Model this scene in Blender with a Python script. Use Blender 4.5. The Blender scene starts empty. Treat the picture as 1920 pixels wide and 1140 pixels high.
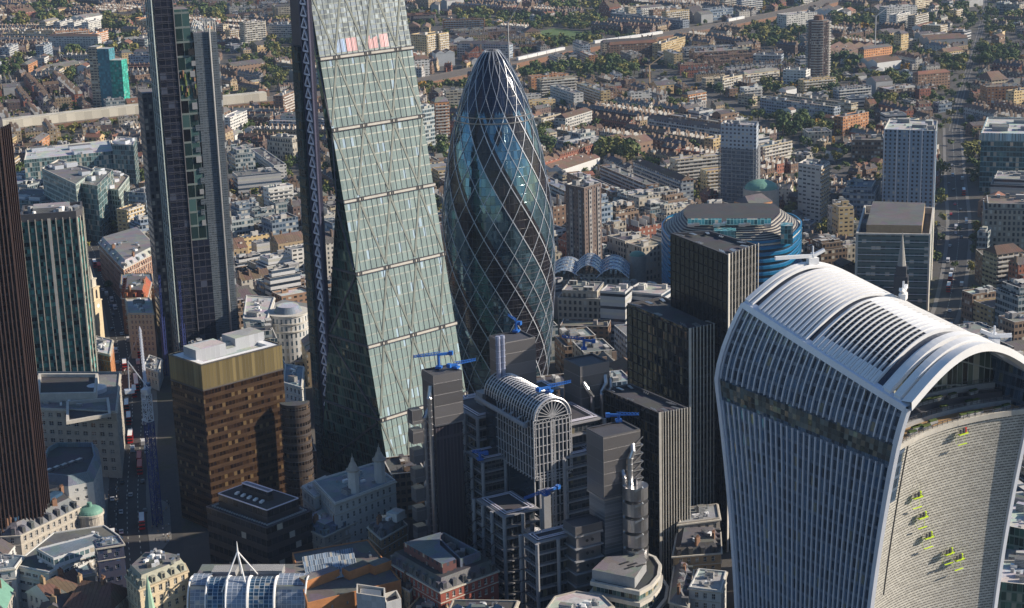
import bpy, math, random
import numpy as np
from mathutils import Vector, Matrix
R = random.Random(7)
SC = bpy.context.scene
COL = SC.collection
PI = math.pi
rad = math.radians

# ------------------------------------------------------------------ camera, sky, sun, exposure
CAM = np.array([-490.95, -463.52, 293.78])
YAW, PIT, ROLL, FPX = rad(46.308), rad(15.4907), rad(-1.6875), 3323.67
_d = np.array([math.sin(YAW)*math.cos(PIT), math.cos(YAW)*math.cos(PIT), -math.sin(PIT)])
_r = np.array([math.cos(YAW), -math.sin(YAW), 0.0]); _u = np.cross(_r, _d)
_R = _r*math.cos(ROLL) + _u*math.sin(ROLL); _U = -_r*math.sin(ROLL) + _u*math.cos(ROLL)
cam = bpy.data.cameras.new('camera'); co = bpy.data.objects.new('camera', cam); COL.objects.link(co)
cam.sensor_width = 36.0; cam.lens = FPX/1920*36.0; cam.clip_start = 5; cam.clip_end = 20000
m = Matrix.Identity(4)
for i in range(3):
    m[i][0] = _R[i]; m[i][1] = _U[i]; m[i][2] = -_d[i]; m[i][3] = CAM[i]
co.matrix_world = m
SC.camera = co

SUN_AZ, SUN_EL = rad(133), rad(26)
w = bpy.data.worlds.new("World"); SC.world = w; w.use_nodes = True
nt = w.node_tree; nt.nodes.clear()
sky = nt.nodes.new('ShaderNodeTexSky'); sky.sky_type = 'NISHITA'; sky.sun_disc = False
sky.sun_elevation = SUN_EL; sky.sun_rotation = SUN_AZ; sky.air_density = 1.2; sky.dust_density = 0.4; sky.ozone_density = 5.0
bg = nt.nodes.new('ShaderNodeBackground'); bg.inputs[1].default_value = 0.076
wo = nt.nodes.new('ShaderNodeOutputWorld')
nt.links.new(sky.outputs[0], bg.inputs[0]); nt.links.new(bg.outputs[0], wo.inputs[0])
sun = bpy.data.lights.new('sun', 'SUN'); sun.energy = 5.0; sun.angle = rad(0.5); sun.color = (1.0, 0.87, 0.70)
so = bpy.data.objects.new('sun', sun); COL.objects.link(so)
sd = Vector((math.sin(SUN_AZ)*math.cos(SUN_EL), math.cos(SUN_AZ)*math.cos(SUN_EL), math.sin(SUN_EL)))
so.rotation_euler = sd.to_track_quat('Z', 'Y').to_euler()
SC.view_settings.view_transform = 'Standard'; SC.view_settings.look = 'None'
SC.view_settings.exposure = 0.52; SC.view_settings.gamma = 1.0; SC.view_settings.use_curve_mapping = False
SC.cycles.max_bounces = 5; SC.cycles.glossy_bounces = 3; SC.cycles.diffuse_bounces = 2
SC.cycles.volume_bounces = 0; SC.cycles.caustics_reflective = False; SC.cycles.caustics_refractive = False
SC.cycles.use_denoising = True; SC.cycles.use_adaptive_sampling = True; SC.cycles.adaptive_threshold = 0.02

def at(px, py, h=0.0):
    """ground-plan point of a photo pixel lying at height h"""
    v = _d*FPX + _R*(px-960) - _U*(py-570); t = (h-CAM[2])/v[2]; p = CAM+v*t
    return (float(p[0]), float(p[1]))
def pix(x, y, z=0.0):
    v = np.array([x, y, z])-CAM; q = v@_d
    return float(960+FPX*(v@_R)/q), float(570-FPX*(v@_U)/q), float(q)
def Q(h, *px):
    """plan polygon from roof-corner pixels at height h; three corners are completed to a parallelogram; CCW"""
    p = [at(a, b, h) for a, b in px]
    if len(p) == 3: p.append((p[0][0]+p[2][0]-p[1][0], p[0][1]+p[2][1]-p[1][1]))
    return ccw(p)
def area(p): return 0.5*sum(p[i][0]*p[(i+1) % len(p)][1]-p[(i+1) % len(p)][0]*p[i][1] for i in range(len(p)))
def ccw(p): return list(p) if area(p) > 0 else list(p)[::-1]
def inset(p, d):
    """offset a CCW convex polygon inwards by d"""
    n = len(p); out = []
    for i in range(n):
        a, b, c = Vector(p[i-1]), Vector(p[i]), Vector(p[(i+1) % n])
        e1 = (b-a).normalized(); e2 = (c-b).normalized()
        n1 = Vector((-e1.y, e1.x)); n2 = Vector((-e2.y, e2.x))
        s = n1+n2; k = s.length_squared
        out.append(tuple(b + s*(2*d/k if k > 0.3 else d)))
    return out
def lerp(a, b, t): return tuple(a[i]+(b[i]-a[i])*t for i in range(len(a)))
def centre(p): return (sum(q[0] for q in p)/len(p), sum(q[1] for q in p)/len(p))
def rect(cx, cy, wx, wy, a=0.0):
    c, s = math.cos(a), math.sin(a)
    return [(cx+x*c-y*s, cy+x*s+y*c) for x, y in ((-wx/2, -wy/2), (wx/2, -wy/2), (wx/2, wy/2), (-wx/2, wy/2))]

# ------------------------------------------------------------------ mesh builder
class MB:
    def __init__(s): s.v = []; s.f = []; s.m = []; s.uv = []
    def face(s, pts, mi=0, uv=None):
        k = len(s.v); s.v.extend(pts); s.f.append(tuple(range(k, k+len(pts)))); s.m.append(mi)
        s.uv.extend(uv if uv else [(p[0], p[1]) for p in pts])
    def wall(s, p, q, z0, z1, mi=0, u0=0.0):
        L = math.hypot(q[0]-p[0], q[1]-p[1])
        s.face([(p[0], p[1], z0), (q[0], q[1], z0), (q[0], q[1], z1), (p[0], p[1], z1)], mi, [(u0, z0), (u0+L, z0), (u0+L, z1), (u0, z1)])
        return u0+L
    def prism(s, poly, z0, z1, mi=0, top=None, bottom=False):
        u = 0.0
        for i in range(len(poly)): u = s.wall(poly[i], poly[(i+1) % len(poly)], z0, z1, mi, u)
        if top is not None: s.face([(x, y, z1) for x, y in poly], top)
        if bottom: s.face([(x, y, z0) for x, y in reversed(poly)], mi)
    def box(s, cx, cy, z0, wx, wy, h, a=0.0, mi=0, top=None):
        s.prism(rect(cx, cy, wx, wy, a), z0, z0+h, mi, mi if top is None else top, True)
    def ring(s, outer, inner, z, mi=0):
        n = len(outer)
        for i in range(n):
            j = (i+1) % n
            s.face([(*outer[i], z), (*outer[j], z), (*inner[j], z), (*inner[i], z)], mi)
    def beam(s, p, q, wd, ht, mi=0, up=(0, 0, 1)):
        p, q = Vector(p), Vector(q); d = q-p; L = d.length
        if L < 1e-6: return
        d = d/L; up = Vector(up)
        a = d.cross(up)
        if a.length < 1e-3: a = d.cross(Vector((1, 0, 0)))
        a.normalize(); b = a.cross(d).normalized()
        a = a*wd/2; b = b*ht/2
        c = [p-a-b, p+a-b, p+a+b, p-a+b, q-a-b, q+a-b, q+a+b, q-a+b]
        for f in ((0, 1, 5, 4), (1, 2, 6, 5), (2, 3, 7, 6), (3, 0, 4, 7), (3, 2, 1, 0), (4, 5, 6, 7)):
            s.face([tuple(c[i]) for i in f], mi, [(0, 0), (wd, 0), (wd, L), (0, L)])
    def tube(s, pts, r, n=8, mi=0):
        P = [Vector(p) for p in pts]; rings = []
        for i, p in enumerate(P):
            d = (P[min(i+1, len(P)-1)]-P[max(i-1, 0)]).normalized()
            a = d.cross(Vector((0, 0, 1)))
            if a.length < 1e-2: a = Vector((1, 0, 0))
            a.normalize(); b = a.cross(d)
            rr = r[i] if isinstance(r, (list, tuple)) else r
            rings.append([p+a*rr*math.cos(t*2*PI/n)+b*rr*math.sin(t*2*PI/n) for t in range(n)])
        for i in range(len(P)-1):
            for t in range(n):
                u = (t+1) % n
                s.face([tuple(rings[i][t]), tuple(rings[i][u]), tuple(rings[i+1][u]), tuple(rings[i+1][t])], mi,
                       [(t, i), (t+1, i), (t+1, i+1), (t, i+1)])
        s.face([tuple(x) for x in rings[0]], mi); s.face([tuple(x) for x in rings[-1]], mi)
    def cyl(s, cx, cy, z0, z1, r0, r1=None, n=20, mi=0, top=None):
        r1 = r0 if r1 is None else r1
        for t in range(n):
            a, b = t*2*PI/n, (t+1)*2*PI/n
            s.face([(cx+r0*math.cos(a), cy+r0*math.sin(a), z0), (cx+r0*math.cos(b), cy+r0*math.sin(b), z0),
                    (cx+r1*math.cos(b), cy+r1*math.sin(b), z1), (cx+r1*math.cos(a), cy+r1*math.sin(a), z1)], mi,
                   [(a*r0, z0), (b*r0, z0), (b*r0, z1), (a*r0, z1)])
        if r1 > 0.01: s.face([(cx+r1*math.cos(t*2*PI/n), cy+r1*math.sin(t*2*PI/n), z1) for t in range(n)], mi if top is None else top)
    def grid(s, fn, us, vs, mi=0, uvf=None):
        """surface through fn(u, v); mi may be a function of (i, j)"""
        P = [[fn(u, v) for v in vs] for u in us]
        for i in range(len(us)-1):
            for j in range(len(vs)-1):
                q = ((i, j), (i+1, j), (i+1, j+1), (i, j+1))
                s.face([tuple(P[a][b]) for a, b in q], mi(i, j) if callable(mi) else mi,
                       [uvf(us[a], vs[b]) if uvf else (us[a], vs[b]) for a, b in q])
    def gable(s, p, q, w, z0, zr, mi_roof=0, mi_wall=0, over=0.3, hip=0.0):
        """pitched roof along p-q (plan), total width w, eaves z0, ridge zr"""
        d = Vector(q)-Vector(p); L = d.length; d = d/L; n = Vector((-d.y, d.x))
        a = Vector(p)-d*over; b = Vector(q)+d*over; h = w/2+over
        e = [a-n*h, b-n*h, b+n*h, a+n*h]; r0 = a+d*(hip+over*0); r1 = b-d*(hip)
        E = [(*x, z0) for x in e]; A = (*r0, zr); B = (*r1, zr)
        sl = math.hypot(h, zr-z0)
        s.face([E[0], E[1], B, A], mi_roof, [(0, 0), (L, 0), (L-hip, sl), (hip, sl)])
        s.face([E[2], E[3], A, B], mi_roof, [(0, 0), (L, 0), (L-hip, sl), (hip, sl)])
        mw = mi_roof if hip > 0 else mi_wall
        s.face([E[3], E[0], A], mw, [(0, z0), (w, z0), (w/2, zr)]); s.face([E[1], E[2], B], mw, [(0, z0), (w, z0), (w/2, zr)])
    def build(s, name, mats, parent=None, smooth=False, loc=None):
        me = bpy.data.meshes.new(name)
        v = s.v
        if loc is not None: v = [(a-loc[0], b-loc[1], c-loc[2]) for a, b, c in v]
        me.from_pydata(v, [], s.f)
        if not isinstance(mats, (list, tuple)): mats = [mats]
        for mt in mats: me.materials.append(mt)
        me.polygons.foreach_set('material_index', s.m)
        ul = me.uv_layers.new(name='UVMap'); ul.data.foreach_set('uv', [c for t in s.uv for c in t])
        if smooth: me.polygons.foreach_set('use_smooth', [True]*len(s.f))
        me.update()
        o = bpy.data.objects.new(name, me); COL.objects.link(o)
        if loc is not None: o.location = loc
        if parent is not None: o.parent = parent
        return o
def weld(o, dist=0.01):
    import bmesh
    b = bmesh.new(); b.from_mesh(o.data); bmesh.ops.remove_doubles(b, verts=b.verts, dist=dist); b.to_mesh(o.data); b.free()
def empty(name, loc=(0, 0, 0), rz=0.0):
    o = bpy.data.objects.new(name, None); COL.objects.link(o); o.location = loc; o.rotation_euler[2] = rz; o.empty_display_size = 1
    return o
def tag(o, label=None, cat=None, group=None, kind=None):
    if label: o['label'] = label
    if cat: o['category'] = cat
    if group: o['group'] = group
    if kind: o['kind'] = kind
    return o
def copy_tree(o, parent=None):
    c = o.copy(); COL.objects.link(c); c.parent = parent
    for ch in list(o.children): copy_tree(ch, c)
    return c

# ------------------------------------------------------------------ materials
class N:
    """tiny node-tree helper"""
    def __init__(s, name):
        s.mat = bpy.data.materials.new(name); s.mat.use_nodes = True; s.t = s.mat.node_tree; s.t.nodes.clear()
        s.out = s.t.nodes.new('ShaderNodeOutputMaterial'); s.b = s.t.nodes.new('ShaderNodeBsdfPrincipled')
        s.t.links.new(s.b.outputs[0], s.out.inputs[0])
    def n(s, t): return s.t.nodes.new(t)
    def put(s, sock, v):
        if isinstance(v, (int, float)):
            sock.default_value = v
        elif isinstance(v, (tuple, list)):
            sock.default_value = tuple(v)+(1,) if len(v) == 3 and len(sock.default_value) == 4 else tuple(v)
        else: s.t.links.new(v, sock)
    def math(s, op, a, b=0.0, c=None):
        n = s.n('ShaderNodeMath'); n.operation = op; s.put(n.inputs[0], a); s.put(n.inputs[1], b)
        if c is not None: s.put(n.inputs[2], c)
        return n.outputs[0]
    def mix(s, f, a, b, mode='MIX'):
        n = s.n('ShaderNodeMix'); n.data_type = 'RGBA'; n.blend_type = mode
        s.put(n.inputs[0], f); s.put(n.inputs[6], a); s.put(n.inputs[7], b); return n.outputs[2]
    def noise(s, scale, vec=None, detail=3.0, rough=0.6):
        n = s.n('ShaderNodeTexNoise'); n.inputs['Scale'].default_value = scale; n.inputs['Detail'].default_value = detail
        n.inputs['Roughness'].default_value = rough
        if vec is not None: s.put(n.inputs['Vector'], vec)
        return n.outputs[0]
    def obj(s): return s.n('ShaderNodeTexCoord').outputs['Object']
    def geo(s): return s.n('ShaderNodeNewGeometry').outputs['Position']
    def uv(s):
        n = s.n('ShaderNodeSeparateXYZ'); s.put(n.inputs[0], s.n('ShaderNodeTexCoord').outputs['UV']); return n.outputs[0], n.outputs[1]
    def xyz(s, a, b, c=0.0):
        n = s.n('ShaderNodeCombineXYZ'); s.put(n.inputs[0], a); s.put(n.inputs[1], b); s.put(n.inputs[2], c); return n.outputs[0]
    def wn(s, vec):
        n = s.n('ShaderNodeTexWhiteNoise'); n.noise_dimensions = '3D'; s.put(n.inputs[0], vec); return n.outputs[0]
    def orand(s): return s.n('ShaderNodeObjectInfo').outputs['Random']
    def bump(s, h, dist=0.1, st=0.6):
        n = s.n('ShaderNodeBump'); n.inputs['Distance'].default_value = dist; n.inputs['Strength'].default_value = st
        s.put(n.inputs['Height'], h); s.put(s.b.inputs['Normal'], n.outputs[0])
    def set(s, **k):
        for a, v in k.items():
            s.put(s.b.inputs[{'col': 'Base Color', 'rough': 'Roughness', 'metal': 'Metallic', 'spec': 'Specular IOR Level', 'coat': 'Coat Weight'}[a]], v)
        return s.mat
def mul(c, k): return tuple(min(1.0, x*k) for x in c)

def plain(name, col, rough=0.7, metal=0.0, var=0.25, scale=0.15, spec=0.5, orand=0.0):
    n = N(name); p = n.geo()
    a = n.noise(scale, p, 5, 0.65); b = n.noise(scale*9, p, 3)
    k = n.math('ADD', n.math('MULTIPLY', a, 0.65), n.math('MULTIPLY', b, 0.35))
    k = n.math('MULTIPLY_ADD', k, 2.0, -0.5); 
    k = n.math('MINIMUM', n.math('MAXIMUM', k, 0.0), 1.0)
    c = n.mix(k, mul(col, 1-var), mul(col, 1+var))
    if orand: c = n.mix(1.0, c, n.mix(n.orand(), (1-orand,)*3, (1+orand,)*3), 'MULTIPLY')
    n.set(col=c, rough=rough, metal=metal, spec=spec)
    return n.mat

def facade(name, wall, glass, bay=3.0, fl=3.5, ww=0.55, wh=0.55, grough=0.12, gmetal=0.0, wrough=0.75, var=0.22, blind=(0.45, 0.42, 0.36),
           pblind=0.12, orand=0.25, spandrel=None, gvar=0.9, wmetal=0.0, bumpd=0.25, sub=0, v0=0.0, hue=None, tilt=0.0, spec=0.5):
    """wall with a grid of windows: u metres along the wall, v metres of height"""
    n = N(name); u, v = n.uv()
    a = n.math('DIVIDE', u, bay); b = n.math('DIVIDE', n.math('ADD', v, v0), fl)
    fa, fb = n.math('FRACT', a), n.math('FRACT', b)
    ia, ib = n.math('FLOOR', a), n.math('FLOOR', b)
    mu = n.math('LESS_THAN', n.math('ABSOLUTE', n.math('SUBTRACT', fa, 0.5)), ww/2)
    mv = n.math('LESS_THAN', n.math('ABSOLUTE', n.math('SUBTRACT', fb, 0.52)), wh/2)
    mask = n.math('MULTIPLY', mu, mv)
    orn = n.orand()
    r = n.wn(n.xyz(ia, ib, orn)); r2 = n.wn(n.xyz(ib, ia, n.math('ADD', orn, 3.3)))
    g = n.mix(n.math('POWER', r, 1.5), mul(glass, 1-gvar*0.7), mul(glass, 1+gvar))
    g = n.mix(n.math('LESS_THAN', r2, pblind), g, blind)
    p = n.geo(); ns = n.noise(0.07, p, 5, 0.7); ns2 = n.noise(1.3, p, 2)
    k = n.math('MULTIPLY_ADD', n.math('ADD', n.math('MULTIPLY', ns, 0.7), n.math('MULTIPLY', ns2, 0.3)), 2.0, -0.5)
    wc = n.mix(n.math('MINIMUM', n.math('MAXIMUM', k, 0.0), 1.0), mul(wall, 1-var), mul(wall, 1+var))
    if spandrel is not None:   # band between floors a different colour from the piers
        wc = n.mix(mu, wc, spandrel)
    if orand: wc = n.mix(1.0, wc, n.mix(orn, (1-orand,)*3, (1+orand,)*3), 'MULTIPLY')
    if hue is not None: wc = n.mix(n.wn(n.xyz(orn, 1.7, 0.3)), wc, n.mix(1.0, wc, hue, 'MULTIPLY'))
    col = n.mix(mask, wc, g)
    n.set(col=col, rough=n.math('MULTIPLY_ADD', mask, grough-wrough, wrough), metal=n.math('MULTIPLY_ADD', mask, gmetal-wmetal, wmetal), spec=spec)
    n.bump(n.math('SUBTRACT', 1.0, mask), bumpd, 0.7)
    if tilt:   # each pane leans its own way a little, so its reflection differs from its neighbour's
        nm = n.n('ShaderNodeVectorMath'); nm.operation = 'ADD'
        rc = n.n('ShaderNodeTexWhiteNoise'); n.put(rc.inputs[0], n.xyz(ia, ib, 7.7))
        sc_ = n.n('ShaderNodeVectorMath'); sc_.operation = 'MULTIPLY_ADD'
        n.put(sc_.inputs[0], rc.outputs['Color']); sc_.inputs[1].default_value = (tilt,)*3; sc_.inputs[2].default_value = (-tilt/2,)*3
        bn = [x for x in n.t.nodes if x.type == 'BUMP'][0]
        n.put(nm.inputs[0], bn.outputs[0]); n.put(nm.inputs[1], sc_.outputs[0])
        nn = n.n('ShaderNodeVectorMath'); nn.operation = 'NORMALIZE'; n.put(nn.inputs[0], nm.outputs[0]); n.put(n.b.inputs['Normal'], nn.outputs[0])
    return n.mat

def rooft(name, col, rough=0.9, orand=0.3, patch=0.35, stripe=0.0, metal=0.0):
    """flat or pitched roof: weather patches, seams"""
    n = N(name); p = n.geo()
    a = n.noise(0.09, p, 6, 0.7); b = n.noise(0.9, p, 4, 0.7)
    vo = n.n('ShaderNodeTexVoronoi'); vo.feature = 'F1'; vo.distance = 'CHEBYCHEV'; vo.inputs['Scale'].default_value = 0.16; n.put(vo.inputs['Vector'], p)
    k = n.math('MULTIPLY_ADD', n.math('ADD', n.math('MULTIPLY', a, 0.5), n.math('MULTIPLY', b, 0.5)), 2.2, -0.6)
    k = n.math('MINIMUM', n.math('MAXIMUM', k, 0.0), 1.0)
    c = n.mix(k, mul(col, 1-patch), mul(col, 1+patch))
    c = n.mix(0.22, c, n.mix(1.0, c, vo.outputs['Color'], 'MULTIPLY'))
    if stripe:
        u, v = n.uv()
        s = n.math('LESS_THAN', n.math('FRACT', n.math('DIVIDE', u, stripe)), 0.18)
        c = n.mix(n.math('MULTIPLY', s, 0.55), c, mul(col, 0.35))
        n.bump(s, 0.15, 0.5)
    if orand: c = n.mix(1.0, c, n.mix(n.orand(), (1-orand,)*3, (1+orand,)*3), 'MULTIPLY')
    n.set(col=c, rough=rough, metal=metal)
    return n.mat
M = {}
M['white'] = plain('white_paint', (0.80, 0.81, 0.83), 0.4, var=0.1)
M['whitemetal'] = plain('white_metal', (0.62, 0.66, 0.73), 0.35, 0.25, var=0.12)
M['bluefin'] = plain('silver_blue_fin', (0.68, 0.73, 0.84), 0.35, 0.25, var=0.1)
M['alu'] = plain('aluminium', (0.62, 0.63, 0.65), 0.32, 0.85, var=0.15)
M['steel'] = plain('brushed_steel', (0.52, 0.52, 0.54), 0.28, 0.9, var=0.25)
M['dsteel'] = plain('dark_steel', (0.10, 0.10, 0.12), 0.45, 0.5)
M['grey'] = plain('grey_paint', (0.30, 0.31, 0.33), 0.6)
M['dgrey'] = plain('dark_grey', (0.07, 0.07, 0.08), 0.6)
M['black'] = plain('black', (0.018, 0.018, 0.02), 0.5)
M['conc'] = plain('concrete', (0.34, 0.33, 0.31), 0.85, scale=0.3)
M['lconc'] = plain('light_concrete', (0.52, 0.50, 0.46), 0.85, scale=0.3)
M['stone'] = plain('portland_stone', (0.50, 0.47, 0.41), 0.85, scale=0.4, var=0.3)
M['blue'] = plain('crane_blue', (0.02, 0.13, 0.48), 0.4, var=0.15)
M['brick'] = plain('brown_brick', (0.20, 0.11, 0.07), 0.9, scale=0.5, var=0.35)
M['obrick'] = plain('orange_brick', (0.46, 0.20, 0.08), 0.85, scale=0.3, var=0.3)
M['rbrick'] = plain('red_brick', (0.26, 0.07, 0.05), 0.9, scale=0.3)
M['copper'] = plain('green_copper', (0.14, 0.30, 0.24), 0.6)
M['wood'] = plain('timber_deck', (0.34, 0.22, 0.11), 0.7)
M['navy'] = plain('dark_indigo_steel', (0.028, 0.028, 0.055), 0.45, 0.2)
M['lilac'] = plain('pale_steel_lattice', (0.74, 0.73, 0.86), 0.45, 0.2, var=0.15)
M['lime'] = plain('lime_yellow', (0.55, 0.75, 0.03), 0.5)
M['red'] = plain('bus_red', (0.55, 0.02, 0.02), 0.35, var=0.08)
M['glassd'] = plain('dark_glass', (0.02, 0.03, 0.04), 0.08, 0.0, var=0.4, spec=0.8)
M['glassb'] = plain('blue_glass', (0.05, 0.11, 0.20), 0.08, 0.3, var=0.4)
M['rflat'] = rooft('flat_roof_grey', (0.17, 0.17, 0.175))
M['rdark'] = rooft('flat_roof_dark', (0.06, 0.06, 0.068))
M['rlight'] = rooft('flat_roof_pale', (0.42, 0.43, 0.44))
M['rblue'] = rooft('lead_blue_roof', (0.16, 0.21, 0.26), 0.6, stripe=0.8)
M['slate'] = rooft('slate_roof', (0.10, 0.09, 0.095), 0.8, stripe=1.2)
M['rtile'] = rooft('brown_tile_roof', (0.17, 0.10, 0.075), 0.9, stripe=1.5)
M['rred'] = rooft('red_tile_roof', (0.32, 0.10, 0.05), 0.9, stripe=1.5)
M['rmans'] = rooft('lead_mansard', (0.11, 0.12, 0.14), 0.6, stripe=0.7)
M['plantr'] = facade('louvred_plant', (0.42, 0.43, 0.44), (0.12, 0.12, 0.13), 40, 0.6, 0.99, 0.5, grough=0.6, var=0.1, gvar=0.2, pblind=0)
def leafmat(name, col):
    n = N(name); p = n.geo(); a = n.noise(0.35, p, 4, 0.7)
    c = n.mix(a, mul(col, 0.45), mul(col, 1.7)); c = n.mix(1.0, c, n.mix(n.orand(), (0.75, 0.8, 0.8), (1.35, 1.15, 0.9)), 'MULTIPLY')
    n.set(col=c, rough=0.75, spec=0.2); return n.mat
M['tree_d'] = leafmat('leaves_dark', (0.065, 0.105, 0.04)); M['tree_l'] = leafmat('leaves_olive', (0.15, 0.16, 0.055)); M['tree_y'] = leafmat('leaves_autumn', (0.26, 0.17, 0.03))
M['bark'] = plain('bark', (0.09, 0.065, 0.05), 0.9)

def parapet_block(name, label, cat, poly, z1, wall, roof, z0=0.0, par=1.0, plant=2, group=None, seed=0, vents=9, root=None, plantmat=None, inset_w=0.5, top=None):
    """flat-roofed block: walls with a parapet; children roof, plant_room, vent"""
    rr = random.Random(seed*77+len(label)); poly = ccw(poly); c = centre(poly)
    inn = inset(poly, inset_w); mb = MB()
    mb.prism(poly, z0, z1, 0); mb.ring(poly, inn, z1, 1); mb.prism([p for p in inn][::-1], z1-par, z1, 1)
    rel = root is None
    if root is None:
        o = mb.build(name, [wall, top or M['lconc']], None, loc=(c[0], c[1], 0)); tag(o, label, cat, group); base = o
    else:
        o = mb.build('tier', [wall, top or M['lconc']], root); base = root; 
    off = (c[0], c[1]) if rel else (0, 0)
    tr = lambda P_: [(a-off[0], b-off[1]) for a, b in P_]
    mb = MB(); mb.face([(x, y, z1-par) for x, y in tr(inn)]); mb.build('roof', roof, base)
    e = Vector(poly[1])-Vector(poly[0]); a = math.atan2(e.y, e.x)
    A = abs(area(poly)); sz = math.sqrt(A)
    in2 = tr(inset(poly, min(4.0, sz*0.14)))
    def rp():
        u, v = rr.random(), rr.random(); p = lerp(in2[0], in2[1], u); q = lerp(in2[3 % len(in2)], in2[2], u); return lerp(p, q, v)
    for i in range(plant):
        p = rp(); mb = MB(); wx, wy, h = sz*rr.uniform(.12, .3), sz*rr.uniform(.1, .2), rr.uniform(1.8, 3.6)
        mb.box(p[0], p[1], z1-par, wx, wy, h, a, 0, 1); mb.build('plant_room', [plantmat or M['plantr'], M['rlight'] if rr.random() < .5 else M['rflat']], base)
    for i in range(vents):
        p = rp(); mb = MB(); s = rr.uniform(.7, 1.6)
        if rr.random() < .5: mb.cyl(p[0], p[1], z1-par, z1-par+s*1.3, s*.6, n=10)
        else: mb.box(p[0], p[1], z1-par, s*1.6, s, s, a)
        mb.build('roof_vent', M['alu'] if rr.random() < .5 else M['grey'], base)
    return o
# ================================================================== ground sheet
n = N('city_ground'); p = n.geo(); a = n.noise(0.02, p, 6, 0.7); b = n.noise(0.25, p, 4)
c = n.mix(n.math('GREATER_THAN', a, 0.56), (0.055, 0.053, 0.052), (0.045, 0.052, 0.030)); c = n.mix(n.math('MULTIPLY', b, .7), c, (0.11, 0.10, 0.09)); n.set(col=c, rough=.9); M['ground'] = n.mat
mb = MB(); mb.face([(-3000, -3000, 0), (9000, -3000, 0), (9000, 9000, 0), (-3000, 9000, 0)]); tag(mb.build('ground', M['ground']), kind='structure')
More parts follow.
